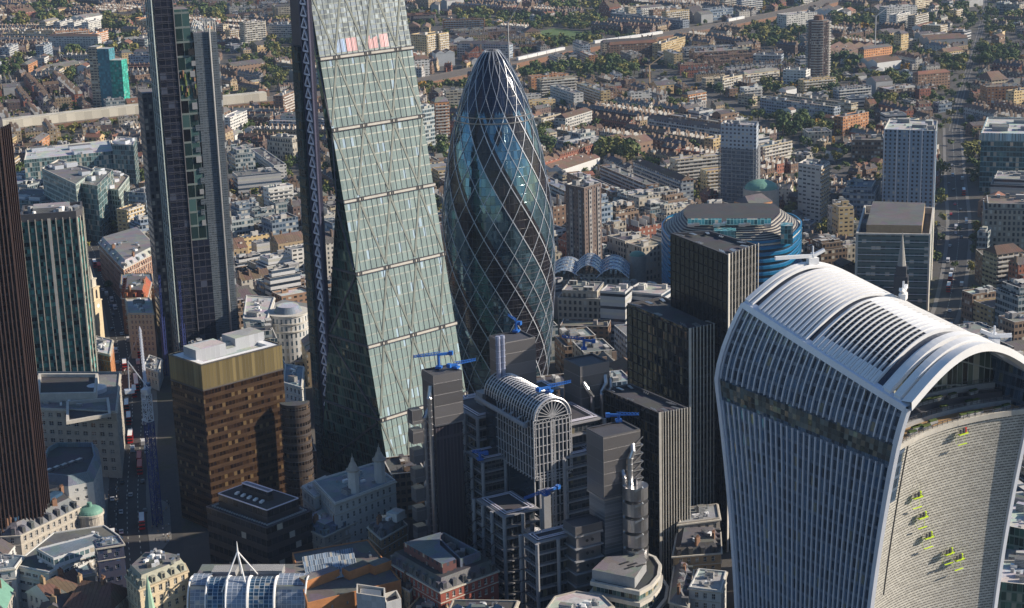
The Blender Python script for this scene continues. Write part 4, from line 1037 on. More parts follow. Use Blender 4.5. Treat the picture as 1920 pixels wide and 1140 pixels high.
    # towers ---------------------------------------------------------------------------------------------
    def tower(px, h, wa, wb, zc, nm='service_tower', lower=rib, capm=clad, z0=0):
        P_ = quad(px, h, wa, wb); p = rp(P_); t = MB(); t.prism(p, zc, h, 0, 1, True); i = inset(p, .7); t.prism(p, h, h+.5, 0); t.ring(p, i, h+.5, 1); o_ = t.build(nm, [capm, M['dgrey']], root)
        t = MB(); t.prism(inset(p, .5), z0, zc, 0); t.build('shaft', lower, o_)
        t = MB(); 
        for i in range(4): t.beam((*p[i], zc), (*p[(i+1) % 4], zc), .5, .6)
        t.build('trim', M['steel'], o_)
        return P_, o_
    def pipe(pts, r=.75, par=root, mt=None):
        if pts[0][1] > pts[-1][1]: pts = pts[::-1]
        q, rr_ = [], []; (p0, z0), (p1, z1) = pts[0], pts[1]; z = z0
        while z < z1-1:
            q += [L(p0, z), L(p0, z+2.1), L(p0, z+2.15), L(p0, z+2.45)]; rr_ += [r, r, r*1.16, r*1.16]; z += 2.5
        q += [L(p, z) for p, z in pts[1:]]; rr_ += [r]*(len(pts)-1)
        t = MB(); t.tube(q, rr_, 10); t.build('duct', mt or M['steel'], par)
    P1, t1 = tower((812, 707), 86, 12.5, 10, 66)
    ctr = P1[0]-E1*1.4
    for k in range(2): pipe([(ctr-E1*(k*2.4)+E2*(1+k), 0), (ctr-E1*(k*2.4)+E2*(1+k), 78-k*9), (ctr+E1*1+E2*(2+k), 82-k*9)], .95)
    for k in range(9):
        t = MB(); x = ctr-E1*5.6+E2*3; t.box(x.x-c[0], x.y-c[1], 4+k*8, 4.2, 4.2, 5.6, _a2*-1, 0, 0); t.build('toilet_pod', clad, root)
    P2, t2 = tower((944, 645), 92, 14.5, 12, 70)
    for k in range(2): x = P2[0]-E1*(1.0+k*2.0)-E2*1; pipe([(x, 60), (x, 96)], .95, mt=plain('pale_blue_duct', (0.32, 0.36, 0.50), .4, .3) if k == 0 else bpy.data.materials['pale_blue_duct'])
    P3, t3 = tower((1088, 690), 82, 13.5, 13, 64)
    for k, (u, zt) in enumerate(((4.5, 75), (9, 76), (11.2, 74))):
        x = P3[0]+E1*u-E2*1.2; pipe([(x, 20), (x, zt-5), (x+E1*(2 if k else -2), zt-2), (x+E1*(2.6 if k else -2.8)+E2*1.5, zt+1)], .85)
    P4, t4 = tower((1131, 822), 74, 16, 12, 50, lower=facade('steel_boards', (0.30, 0.33, 0.38), (0.19, 0.21, 0.25), 60, 1.35, 1, .8, .35, .5, gvar=.35, pblind=0, orand=0, wmetal=.5))
    x = P4[0]+E1*10.5-E2*1.4; pipe([(x, 0), (x, 64), (x+E1*1.3, 67), (x+E1*2.2+E2*2, 69)], 1.0, mt=M['alu']); x = P4[0]+E1*8-E2*1.2; pipe([(x, 0), (x, 58), (x+E1*.4+E2*2, 60)], .8)
    t = MB()     # scaffold-like plant at the tower's right
    for k in range(8):
        z = 46+k*3.2
        for a_ in (12.5, 16.8): x = P4[0]+E1*a_-E2*.4; t.beam(L(x, z), L(x+E2*5, z), .25, .25)
        t.beam(L(P4[0]+E1*12.5-E2*.5, z), L(P4[0]+E1*16.8-E2*.5, z+3.2), .25, .25); t.beam(L(P4[0]+E1*12.5-E2*.5, z), L(P4[0]+E1*16.8-E2*.5, z), .3, .3)
    t.build('service_frame', M['alu'], t4)
    def pods(ctr, r, ztop, n, fl=6.1):
        for k in range(n):
            z = ztop-fl*(k+1); t = MB(); x, y = ctr.x-c[0], ctr.y-c[1]
            t.cyl(x, y, z, z+fl*.74, r, r, 22); t.cyl(x, y, z+fl*.74, z+fl*.80, r*1.03, r*1.03, 22); t.cyl(x, y, z-.3, z, r*.9, r, 22)
            o_ = t.build('stair_pod', M['steel'], root)
            t = MB(); a0 = math.atan2(-E2.y, -E2.x)
            t.beam((x+r*math.cos(a0-.6), y+r*math.sin(a0-.6), z+fl*.66), (x+(r+1.3)*math.cos(a0-.1), y+(r+1.3)*math.sin(a0-.1), z+fl*.98), .7, .7); t.build('link', M['alu'], o_)
        t = MB(); t.cyl(ctr.x-c[0], ctr.y-c[1], 0, ztop+1.5, .8, n=10); t.build('stair_core', M['dsteel'], root)
    pods(Vector(at(1194, 905, 56))+E2*1, 4.6, 56, 9)
    pods(Vector(at(1003, 992, 37))+E2*2, 3.0, 37, 7, 5.2)
    x = Vector(at(1026, 925, 46)); t = MB(); pp = rp([x-E1*1.5, x+E1*1.5, x+E1*1.5+E2*2, x-E1*1.5+E2*2]); t.prism(pp, 0, 46, 0, 0); t.prism(inset(pp, -1), 46, 47, 0, 0); t.build('concrete_mast', col, root)
    P6, t6 = tower((1079, 992), 41, 11.5, 9, 38, nm='box_stack', lower=clad)
    for k in range(8):
        p = rp([P6[0]-E1*.3-E2*.3, P6[1]+E1*.3-E2*.3, P6[2]+E1*.3+E2*.3, P6[3]-E1*.3+E2*.3]); z = 38-k*5.0
        t = MB(); t.prism(p, z-.5, z, 0, 0, True); t.build('box_edge', col, t6)
        for u in (4.6, 6.9): x = P6[0]+E1*u-E2*.35; t = MB(); t.tube([L(x, z-2.4), L(x-E2*.2, z-2.4)], .62, 10); t.build('porthole', M['black'], t6)
    return c, dict(P1=P1, P2=P2, P3=P3, P4=P4)
WK = build_works()

def blue_crane(px, h, az, ln, label, mast=4.0, back=3.0, tilt=0.0):
    """small blue building-maintenance crane: base, mast, lattice jib, counterweight"""
    x, y = at(px[0], px[1], h); root = empty('blue_roof_crane', (x, y, h)); tag(root, label, 'crane', 'blue cranes on the steel service towers')
    d = Vector((math.sin(az), math.cos(az), math.sin(tilt))); sd_ = Vector((d.y, -d.x, 0)).normalized()
    t = MB(); t.box(0, 0, 0, 2.4, 2.4, .8, az); t.tube([(0, 0, 0), (0, 0, mast)], .55, 8); t.build('mast', M['blue'], root)
    a = Vector((0, 0, mast)); t = MB(); n_ = max(4, int(ln/1.1)); 
    for s, zz in ((-.55, 0), (.55, 0), (0, 1.1)): t.beam(a-d*back*.2+sd_*s+Vector((0, 0, zz)), a+d*ln+sd_*s*.6+Vector((0, 0, zz*.6)), .2, .2)
    for i in range(n_):
        p, q = a+d*(ln*i/n_), a+d*(ln*(i+1)/n_)
        for s in (-.5, .5): t.beam(p+sd_*s, q+Vector((0, 0, 1.0)), .13, .13); t.beam(p+Vector((0, 0, 1.0)), q+sd_*s, .13, .13)
    t.build('jib', M['blue'], root)
    t = MB(); q = a-d*back; t.beam(a, q, 1.0, .9); t.box(q.x, q.y, q.z-.7, 1.6, 1.6, 1.5, az); t.build('counterweight', M['blue'], root)
blue_crane((823, 690), 86.5, rad(-60), 10, 'small blue crane with mast on the grey clad duct tower beside the leaning wedge', 5.5, 5)
blue_crane((855, 690), 86.5, rad(105), 9, 'low blue crane jib on the right edge of the leftmost clad duct tower', 1.5, 3)
blue_crane((968, 622), 92.5, rad(-70), 3.5, 'upright folded blue crane on the clad tower next to the twin pale flues', 4.5, 1.5, .9)
blue_crane((1095, 655), 82.5, rad(-50), 9, 'blue crane with hanging glass cradle on the duct tower with bent pipes', 4, 4, .2)
blue_crane((1030, 735), 80, rad(104), 10, 'blue crane lying on top of the glazed barrel vault', 2.0, 5)
blue_crane((1160, 790), 74.5, rad(140), 7.5, 'blue crane on the brownish clad tower next to the white-finned black tower', 2.5, 4)
blue_crane((900, 862), 50.5, rad(-30), 3, 'blue crane at the left corner of the middle gallery roof', 3, 2.5)
blue_crane((1024, 928), 46.8, rad(-85), 11, 'blue crane on the concrete mast below the barrel vault', 1.5, 6)
# ================================================================== masonry buildings with modelled windows
_wc = {}
def window_mesh(ww, wh, dep, frame, pane):
    k = (round(ww, 2), round(wh, 2), frame.name, pane.name)
    if k in _wc: return _wc[k]
    t = MB(); a = ww/2; f = .09
    for p, q in (((-a, 0), (-a, wh)), ((-a, wh), (a, wh)), ((a, wh), (a, 0)), ((a, 0), (-a, 0))):
        t.face([(p[0], 0, p[1]), (q[0], 0, q[1]), (q[0], dep, q[1]), (p[0], dep, p[1])], 0)
    t.face([(-a, dep, 0), (a, dep, 0), (a, dep, wh), (-a, dep, wh)], 1, [(0, 0), (ww, 0), (ww, wh), (0, wh)])
    for x0, x1, z0, z1 in ((-a, a, 0, f), (-a, a, wh-f, wh), (-a, -a+f, 0, wh), (a-f, a, 0, wh), (-.04, .04, 0, wh), (-a, a, wh*.5-.04, wh*.5+.04)):
        t.face([(x0, dep-.06, z0), (x1, dep-.06, z0), (x1, dep-.06, z1), (x0, dep-.06, z1)], 2)
    t.face([(-a-.12, -.16, -.12), (a+.12, -.16, -.12), (a+.12, -.16, 0.02), (-a-.12, -.16, 0.02)], 0); t.face([(-a-.12, -.16, .02), (a+.12, -.16, .02), (a+.12, 0.02, .02), (-a-.12, .02, .02)], 0)
    o = t.build('window', [frame, pane, M['white']]); me = o.data; bpy.data.objects.remove(o); _wc[k] = me; return me
pn = N('window_pane'); pn.set(col=pn.mix(pn.math('POWER', pn.orand(), 2.0), (0.015, 0.02, 0.028), (0.20, 0.21, 0.20)), rough=.1, spec=.8); M['pane'] = pn.mat
def masonry(name, label, cat, poly, z1, wall, z0=0.0, fl=3.9, bay=3.1, ww=1.3, wh=2.1, sill=1.0, frame=None, group=None, cornice=True, depth=.35, wall_i=0, budget=96, trim=None):
    """CCW masonry block; the walls that face the viewer get modelled windows, the others the same grid"""
    poly = ccw(poly); c = centre(poly); frame = frame or wall; root_mb = MB(); trim = trim or M['stone']; wins = []
    n = len(poly)
    for i in range(n):
        p, q = Vector(poly[i]), Vector(poly[(i+1) % n]); d = q-p; Ln = d.length
        if Ln < .05: continue
        d /= Ln; nr = Vector((d.y, -d.x)); mid = (p+q)/2
        if nr.dot(Vector((CAM[0]-mid.x, CAM[1]-mid.y))) < 0 or Ln < bay*1.2:
            root_mb.wall(p, q, z0, z1); continue
        nb = max(1, int((Ln-.8)/bay)); nf = max(1, int((z1-z0-.8)/fl)); mx = (Ln-nb*bay)/2; mz = (z1-z0)-nf*fl
        P = lambda u, z: (p.x+d.x*u, p.y+d.y*u, z)
        def rc(u0, u1, za, zb_):
            if u1-u0 > 1e-3 and zb_-za > 1e-3: root_mb.face([P(u0, za), P(u1, za), P(u1, zb_), P(u0, zb_)], 0, [(u0, za), (u1, za), (u1, zb_), (u0, zb_)])
        rc(0, mx, z0, z1); rc(Ln-mx, Ln, z0, z1); rc(mx, Ln-mx, z0, z0+mz)
        for f in range(nf):
            za = z0+mz+f*fl; rc(mx, Ln-mx, za, za+sill); rc(mx, Ln-mx, za+sill+wh, za+fl)
            u = mx
            for b in range(nb):
                w0 = mx+b*bay+(bay-ww)/2; rc(u, w0, za+sill, za+sill+wh); u = w0+ww
                wins.append((P(w0+ww/2, za+sill), math.atan2(d.y, d.x)))
            rc(u, Ln-mx, za+sill, za+sill+wh)
    root_mb.face([(*x, z1) for x in poly], 0)
    o = root_mb.build(name, wall, None, loc=(c[0], c[1], 0)); tag(o, label, cat, group)
    me = window_mesh(ww, wh, depth, frame, M['pane'])
    wins.sort(key=lambda w_: (w_[0][0]-CAM[0])**2+(w_[0][1]-CAM[1])**2+(w_[0][2]-CAM[2])**2)
    for (x, y, z), a in wins[:budget]:
        k = bpy.data.objects.new('window', me); COL.objects.link(k); k.parent = o; k.location = (x-c[0], y-c[1], z); k.rotation_euler[2] = a
    if len(wins) > budget:
        v, fs, ms = [], [], []
        for (x, y, z), a in wins[budget:]:
            b = len(v); ca, sa = math.cos(a), math.sin(a)
            v += [(x-c[0]+ca*w_.co.x-sa*w_.co.y, y-c[1]+sa*w_.co.x+ca*w_.co.y, z+w_.co.z) for w_ in me.vertices]
            fs += [tuple(b+i for i in f.vertices) for f in me.polygons]; ms += [f.material_index for f in me.polygons]
        m2 = bpy.data.meshes.new('window'); m2.from_pydata(v, [], fs); [m2.materials.append(x) for x in me.materials]; m2.polygons.foreach_set('material_index', ms)
        k = bpy.data.objects.new('window', m2); COL.objects.link(k); k.parent = o; k['kind'] = 'stuff'
    rp = [(x-c[0], y-c[1]) for x, y in poly]
    if cornice:
        for z, e, hh in ((z1-.1, .55, .5), (z1-fl-.1, .22, .3)):
            t = MB(); t.prism(inset(rp, -e), z, z+hh, 0, 0, True); t.build('cornice', trim, o)
    o['_z'] = z1; return o, rp
def flat_roof(o, rp, z, roof, par=1.0, plant=2, seed=0, units=6, trim=None):
    units += 12
    rr = random.Random(seed+5); i = inset(rp, .45); t = MB(); t.prism(rp, z, z+par, 0); t.ring(rp, i, z+par); t.prism(i[::-1], z, z+par, 0); t.build('parapet', trim or M['stone'], o)
    t = MB(); t.face([(*p, z+.45) for p in i]); t.build('roof', roof, o)
    e = Vector(rp[1])-Vector(rp[0]); a = math.atan2(e.y, e.x); sz = math.sqrt(abs(area(rp))); j = inset(rp, min(3.0, sz*.15))
    for k in range(plant+units):
        p = lerp(lerp(j[0], j[1], rr.random()), lerp(j[3 % len(j)], j[2], 0.2+.6*rr.random()), rr.random()); t = MB()
        if k < plant: t.box(p[0], p[1], z+.4, sz*rr.uniform(.15, .3), sz*rr.uniform(.12, .2), rr.uniform(2, 3.4), a, 0, 1); t.build('plant_room', [M['plantr'], M['rflat']], o)
        else:
            s = rr.uniform(.6, 1.5)
            if rr.random() < .4: t.cyl(p[0], p[1], z+.4, z+.4+s*1.2, s*.5, n=10)
            else: t.box(p[0], p[1], z+.4, s*1.8, s, s, a)
            t.build('roof_unit', rr.choice([M['alu'], M['grey'], M['white']]), o)
def mansard(o, rp, z, h, ins, roof, top=None, dorm=6, chim=2, seed=0):
    rr = random.Random(seed); i = inset(rp, ins); t = MB(); n = len(rp)
    for k in range(n):
        a, b, c2, d = rp[k], rp[(k+1) % n], i[(k+1) % n], i[k]; Ln = math.dist(a, b); sl = math.hypot(h, ins)
        t.face([(*a, z+.3), (*b, z+.3), (*c2, z+h), (*d, z+h)], 0, [(0, 0), (Ln, 0), (Ln-ins, sl), (ins, sl)])
    r = t.build('roof', roof, o); t = MB(); t.face([(*p, z+h) for p in i]); t.build('roof_top', top or M['rflat'], o)
    for k in range(n):
        a, b = Vector(rp[k]), Vector(rp[(k+1) % n]); d = b-a; Ln = d.length
        if Ln < 8: continue
        d /= Ln; nr = Vector((d.y, -d.x)); nd = max(1, int(Ln/4.2)); ang = math.atan2(d.y, d.x)
        if nr.dot(Vector((-1, -1))) < -.2*0+0 and nr.dot(Vector((-1, -1))) < 0: continue
        for j in range(min(nd, dorm)):
            p = a+d*((j+.5)*Ln/min(nd, dorm))-nr*(ins*.45); t = MB(); t.box(p.x, p.y, z+.5, 1.7, ins*.9, h*.62, ang, 0, 0)
            q = p+nr*(ins*.45+.02); u = d*.55; t.face([(*(q-u), z+.9), (*(q+u), z+.9), (*(q+u), z+.4+h*.55), (*(q-u), z+.4+h*.55)], 1); t.build('dormer', [roof, M['pane']], r)
    if top is not False:
        for j in range(9):
            p = lerp(lerp(i[0], i[n//2], rr.uniform(.15, .85)), i[1], rr.uniform(0, .5)); t = MB(); s = rr.uniform(.7, 1.5); t.box(p[0], p[1], z+h, s*2, s*1.2, s, rr.choice([.2, 1.1])); t.build('roof_unit', rr.choice([M['alu'], M['grey'], M['white'], M['rdark']]), o)
    for j in range(chim):
        p = lerp(i[j % n], i[(j+1) % n], rr.uniform(.2, .8)); t = MB(); t.box(p[0], p[1], z+h-1, 2.2, 1.0, 3.2, rr.choice([0, .5]), 0, 0)
        for q in (-.6, 0, .6): t.cyl(p[0]+q, p[1], z+h+2.2, z+h+3, .22, n=6)
        t.build('chimney', M['brick'], r)
W = {}
W['cream'] = plain('cream_stone', (0.56, 0.47, 0.33), .8, scale=.5, var=.18); W['pale'] = plain('pale_render', (0.55, 0.56, 0.56), .8, scale=.4, var=.15)
W['bath'] = plain('weathered_stone', (0.40, 0.37, 0.33), .85, scale=.5, var=.3); W['tan'] = plain('tan_brick', (0.36, 0.26, 0.16), .9, scale=.6)
def QQ(h, *px): return [at(a, b, h) for a, b in px]

# ---- lower left
o, rp = masonry('terraced_office', 'white stone office with stepped roof terraces and a shallow round rooflight by the bus queue', 'office building', QQ(32, (64, 768), (218, 775), (226, 700), (66, 700)), 32, W['bath'], fl=4.2, bay=4.2, ww=2.2, wh=2.0)
flat_roof(o, rp, 32, M['rflat'], 1.0, 0, 3, 4)
c = (o.location[0], o.location[1])
for (px, h, z0) in (([(70, 738), (180, 736), (184, 700), (72, 700)], 37, 32.4), ([(124, 790), (208, 775), (204, 745), (124, 752)], 34, 32.4)):
    t = MB(); P_ = ccw([(x-c[0], y-c[1]) for x, y in QQ(h, *px)]); i = inset(P_, 1.2); t.prism(P_, z0, h, 0); t.ring(P_, i, h); t.prism(i[::-1], h-1.6, h, 0); t.face([(*q, h-1.6) for q in i], 1); t.build('roof_storey', [M['lconc'], M['rdark']], o)
t = MB(); q = at(176, 728, 34); t.cyl(q[0]-c[0], q[1]-c[1], 32.4, 34.4, 6, n=28); t.cyl(q[0]-c[0], q[1]-c[1], 34.4, 36.4, 6, .5, 28); t.build('rooflight', M['whitemetal'], o)
o, rp = masonry('curved_roof_office', 'pale office with a rounded ribbed metal parapet round a dark sunken roof', 'office building', QQ(25, (60, 905), (128, 912), (175, 903), (190, 868), (184, 842), (105, 842), (82, 855)), 25, W['pale'], fl=4.0, bay=3.8, ww=1.4, wh=1.3, cornice=False)
t = MB(); i = inset(rp, 2.2); n_ = len(rp)
for k in range(n_): t.face([(*rp[k], 25), (*rp[(k+1) % n_], 25), (*i[(k+1) % n_], 29), (*i[k], 29)], 0, [(0, 0), (math.dist(rp[k], rp[(k+1) % n_]), 0), (math.dist(rp[k], rp[(k+1) % n_]), 4), (0, 4)])
t.ring(i, inset(rp, 2.8), 29); t.prism(inset(rp, 2.8)[::-1], 27, 29); t.build('metal_parapet', M['rblue'], o)
t = MB(); t.face([(*p, 27) for p in inset(rp, 2.8)]); t.build('roof', M['rdark'], o)
for k in range(5): p = lerp(inset(rp, 5)[0], inset(rp, 5)[3], .15+.17*k); t = MB(); t.box(p[0], p[1]+2, 27, 3, 1.6, 1.1, .3); t.build('roof_unit', M['alu'], o)
o, rp = masonry('mansard_terrace', 'long dark mansard-roofed stone building with a glazed ridge, low left', 'building', QQ(20, (-40, 1010), (38, 1005), (150, 952), (118, 925), (0, 955)), 20, W['bath'], fl=4.0, bay=3.2, ww=1.4, wh=2.2)
mansard(o, rp, 20, 4.6, 3.4, M['rmans'], M['rdark'], 9, 3, 3)
t = MB(); a, b = at(20, 972, 26), at(110, 922, 26); t.beam((a[0]-o.location[0], a[1]-o.location[1], 25.6), (b[0]-o.location[0], b[1]-o.location[1], 25.6), 4, 1.4); t.build('ridge_skylight', M['glassb'], o)
p = at(170, 972, 14); o = empty('domed_pavilion', (p[0], p[1], 0)); tag(o, 'small round pavilion with a green copper dome among blue-grey roofs', 'dome')
t = MB(); t.cyl(0, 0, 0, 16, 5.2, n=28); t.build('drum', W['bath'], o)
t = MB(); t.cyl(0, 0, 16, 17, 5.8, n=28)
for k in range(22): a = k*2*PI/22; t.cyl(5*math.cos(a), 5*math.sin(a), 13.2, 16, .28, n=6)
t.build('colonnade', M['stone'], o)
t = MB(); t.grid(lambda u, v: (5.3*math.cos(u)*math.cos(v), 5.3*math.sin(u)*math.cos(v), 17+2.6*math.sin(v)), [i*2*PI/24 for i in range(25)], [i*PI/2/6 for i in range(7)]); t.build('dome', M['copper'], o)
t = MB(); t.cyl(0, 0, 19.5, 21.2, 1.2, 1.0, 12); t.build('lantern', M['copper'], o)
def office(name, label, pts, h, wall, roof, seed, steps=(), **k):
    o, rp = masonry(name, label, 'office building', QQ(h, *pts), h, wall, **k); flat_roof(o, rp, h, roof, .9, 0, seed, 5, trim=wall)
    c = o.location
    for pp, hh, rf in steps:
        t = MB(); P_ = ccw([(x-c[0], y-c[1]) for x, y in QQ(hh, *pp)]); t.prism(P_, h+.4, hh, 0); i = inset(P_, .5); t.ring(P_, i, hh); t.prism(i[::-1], hh-.6, hh, 0); t.face([(*q, hh-.6) for q in i], 1); t.build('roof_storey', [M['pale_glazed'], rf], o)
    return o, rp
M['pale_glazed'] = facade('pale_roof_storey', (0.50, 0.52, 0.55), (0.10, 0.16, 0.18), 2.2, 3.2, .8, .55, .2, gvar=.8, pblind=.2, orand=0)
office('stepped_pale_office', 'pale blue-grey office of long stepped roofs left of the copper dome', [(25, 1062), (92, 1076), (228, 1010), (196, 988), (100, 1002)], 21, W['pale'], M['rflat'], 4, [([(68, 1028), (100, 1046), (204, 1012), (178, 1000)], 26, M['rblue'])], fl=3.8, bay=3.4, ww=2.6, wh=1.3)
office('white_corner_office', 'white office at the bottom left corner beside a green copper roof', [(-30, 1075), (28, 1068), (45, 1045), (-20, 1040)], 22, W['pale'], M['rblue'], 5, fl=3.8, bay=3.4, ww=1.0, wh=1.8)
office('navy_office', 'dark blue office block with a pale-rimmed square roof left of the cream building', [(182, 1030), (232, 1022), (222, 1008), (176, 1016)], 30, facade('navy_cladding', (0.05, 0.055, 0.10), (0.04, 0.06, 0.12), 3, 3.8, .5, .4, orand=0), M['rblue'], 6, fl=5, bay=4, ww=1.5, wh=1.6)
office('low_slate_office', 'low grey office with a pitched lead roof and four dormers', [(118, 1090), (178, 1078), (166, 1052), (108, 1064)], 17, W['bath'], M['rblue'], 7, fl=4, bay=3.2, ww=1.3, wh=1.7)
def pitched(name, label, pts, z, zr, wall, roof, cat='building', hip=0, chim=2, **k):
    """4 corners at eaves height, ridge runs between the midpoints of sides 0-1 and 2-3"""
    o, rp = masonry(name, label, cat, QQ(z, *pts), z, wall, cornice=False, **k)
    Ls = [math.dist(rp[i], rp[(i+1) % 4]) for i in range(4)]; s = 0 if Ls[0] > Ls[1] else 1
    a, b, c2, d = [Vector(rp[(i+s) % 4]) for i in range(4)]; p, q = (a+d)/2, (b+c2)/2; w_ = (d-a).length
    t = MB(); t.gable(tuple(p), tuple(q), w_, z, zr, 0, 1, .4, hip); r = t.build('roof', [roof, wall], o)
    for j in range(chim):
        x = p.lerp(q, (j+.3)/chim); t = MB(); t.box(x.x, x.y, zr-1.4, 1.0, 2.2, 3.4, math.atan2((q-p).y, (q-p).x)); 
        for e in (-.6, 0, .6): t.cyl(x.x, x.y+e, zr+2, zr+2.8, .2, n=6)
        t.build('chimney', M['brick'] if j % 2 else M['tanb'], r)
    return o
M['tanb'] = W['tan']
pitched('brown_roofed_house', 'brown slate-roofed house with a white gable, near the bottom left', [(50, 1110), (95, 1128), (160, 1098), (120, 1080)], 15, 20, W['pale'], M['rtile'])
pitched('hipped_lead_house', 'grey house with a steep hipped brown roof holding rooftop units', [(130, 1138), (215, 1142), (240, 1110), (150, 1100)], 16, 23, W['bath'], M['rtile'], hip=4)
pitched('copper_roofed_hall', 'hall with a bright green copper roof at the bottom left corner', [(-30, 1150), (10, 1142), (28, 1110), (-20, 1105)], 16, 21, W['bath'], M['copper'])
pitched('plain_dark_house', 'small dark slate house between the white gable and the hipped roof', [(70, 1150), (130, 1152), (140, 1122), (90, 1120)], 13, 17, W['tan'], M['slate'])
pitched('far_left_house', 'slate-roofed pale house at the left edge below the mansard terrace', [(-30, 1045), (12, 1040), (40, 1012), (-10, 1010)], 16, 20, W['pale'], M['slate'])
# cream lit building
o, rp = masonry('cream_stone_office', 'cream stone office catching the sun, with a grey-green mansard and balconies', 'office building', QQ(25, (236, 1082), (262, 1108), (352, 1072), (345, 1058), (318, 1052), (268, 1052)), 25, W['cream'], fl=4.0, bay=3.4, ww=1.5, wh=2.4, trim=W['cream'])
mansard(o, rp, 25.4, 4.2, 2.2, plain('pale_mansard', (0.30, 0.30, 0.24), .7), M['rflat'], 10, 0, 2)
rr = random.Random(8)
for k in range(16): p = lerp(inset(rp, 4)[5], inset(rp, 4)[2], rr.random()); t = MB(); t.box(p[0]+rr.uniform(-3, 3), p[1]+rr.uniform(-3, 3), 29.5, rr.uniform(1, 2.4), rr.uniform(.8, 1.6), rr.uniform(.8, 2), rr.random()); t.build('roof_unit', rr.choice([M['alu'], M['white'], M['grey']]), o)
t = MB(); i = inset(rp, -.5); t.prism(i, 16.6, 17.1, 0, 0, True); t.build('balcony', W['cream'], o)
p = at(282, 1150, 20); o = empty('green_spire', (p[0], p[1], 0)); tag(o, 'slender pale green copper spire in front of the cream building', 'spire')
t = MB(); t.prism(rect(0, 0, 4, 4), 0, 20, 0, 0); t.build('tower', W['bath'], o)
t = MB(); t.cyl(0, 0, 20, 35, 2.2, .08, 8); t.build('spire', plain('pale_copper', (0.30, 0.46, 0.34), .6), o)
# arched glass building
def arched_glass():
    h = 24; A, B = Vector(at(352, 1150, 14)), Vector(at(572, 1150, 14)); e = (B-A).normalized(); n_ = Vector((-e.y, e.x)); n_ = n_ if n_.dot(Vector((1, 1))) > 0 else -n_
    W_ = (B-A).length; root = empty('arched_glass_building', (A.x, A.y, 0)); tag(root, 'barrel-roofed building of blue and white glass bays with a white tripod mast', 'building')
    gb = facade('blue_bay_glass', (0.45, 0.52, 0.60), (0.03, 0.09, 0.17), 1.9, 1.9, .88, .88, .08, .3, gvar=.5, pblind=.04, orand=0, tilt=.05)
    gw = facade('white_bay_glass', (0.55, 0.60, 0.68), (0.24, 0.30, 0.40), 1.9, 1.9, .9, .9, .25, .2, gvar=.25, pblind=.1, blind=(.5, .5, .5), orand=0)
    def P(u, d, z): p = e*u+n_*d; return (p.x, p.y, z)
    def prof(v): a = PI*(v*.62); return (9-9*math.cos(a), 11+13*math.sin(a))     # depth, height
    cols = [(0, .16, gw, 0), (.16, .34, gb, 1.6), (.34, .52, gw, 3.4), (.52, .74, gb, 1.6), (.74, 1.0, gw, 0)]
    for u0, u1, mt, out in cols:
        t = MB()
        t.grid(lambda u, v: P(u*W_, prof(v)[0]-out*1.0+(3.0 if (mt is gw and out == 0) else 0), prof(v)[1]+out*.5), [u0+(u1-u0)*i/6 for i in range(7)], [i/14 for i in range(15)], 0, lambda u, v: (u*W_, v*30))
        t.grid(lambda u, z: P(u*W_, -out+(3.0 if (mt is gw and out == 0) else 0), z), [u0, u1], [0, 11+out*.5], 0, lambda u, z: (u*W_, z)); t.build('glass_bay', mt, root)
        for uu in (u0, u1):
            t = MB(); t.tube([P(uu*W_, prof(i/14)[0]-out-.3, prof(i/14)[1]+out*.5+.2) for i in range(15)], .35, 6); t.build('bay_rib', M['white'], root)
    t = MB(); t.prism(ccw([P(0, 6, 0)[:2], P(W_, 6, 0)[:2], P(W_, 26, 0)[:2], P(0, 26, 0)[:2]]), 0, 22, 0, 1); t.build('rear_block', [W['pale'], M['rflat']], root)
    t = MB(); t.box(*P(W_*.62, 17, 0)[:2], 22, 12, 6, 2.6, math.atan2(e.y, e.x)); t.box(*P(W_*.25, 17, 0)[:2], 22, 9, 6, 2.2, math.atan2(e.y, e.x)); t.build('plant_room', M['plantr'], root)
    ap = Vector(P(W_*.42, 8, 35)); t = MB()
    for q in (P(W_*.30, 1, 22), P(W_*.52, 1, 22), P(W_*.40, 15, 23), P(W_*.55, 14, 23)): t.tube([q, tuple(ap)], .3, 6)
    t.build('tripod_leg', M['white'], root); t = MB(); t.tube([tuple(ap), (ap.x, ap.y, 39)], [.4, .1], 6); t.build('mast', M['white'], root)
arched_glass()
# stepped dark block
h = 25; P_ = Q(h, (387, 950), (500, 990), (585, 957)); c = centre(P_); root = empty('stepped_dark_block', (*c, 0)); tag(root, 'low dark brown block stepping up to a flat top below the bronze block', 'office building'); rp = [(x-c[0], y-c[1]) for x, y in P_]
db = facade('dark_band_wall', (0.045, 0.036, 0.036), (0.02, 0.02, 0.024), 3.0, 5.2, .92, .5, .2, gvar=.6, pblind=.03, orand=0)
for k, (ins, z0, z1, tp) in enumerate(((0, 0, 25, 1), (3.6, 25, 30.5, 1), (10.5, 30.5, 34.5, 2))):
    q = inset(rp, ins); t = MB(); t.prism(q, z0, z1, 0, tp); t.build('tier', [db, M['rdark'], M['rblue']], root); t = MB()
    for i in range(4): t.beam((*q[i], z1), (*q[(i+1) % 4], z1), .4, .35)
    t.build('rim', M['lilac'] if k else M['dsteel'], root)
t = MB(); q = inset(rp, 1.8)
for i in range(4):
    for j in range(22): p = lerp(q[i], q[(i+1) % 4], j/22); t.box(p[0], p[1], 25, .7, .7, .5)
t.build('roof_vent', M['grey'], root)
for j in range(5): t = MB(); p = lerp(inset(rp, 8)[0], inset(rp, 8)[1], .1+.18*j); t.box(p[0], p[1], 30.5, 2.4, 1.2, .7, .4); t.build('roof_unit', M['white'], root)
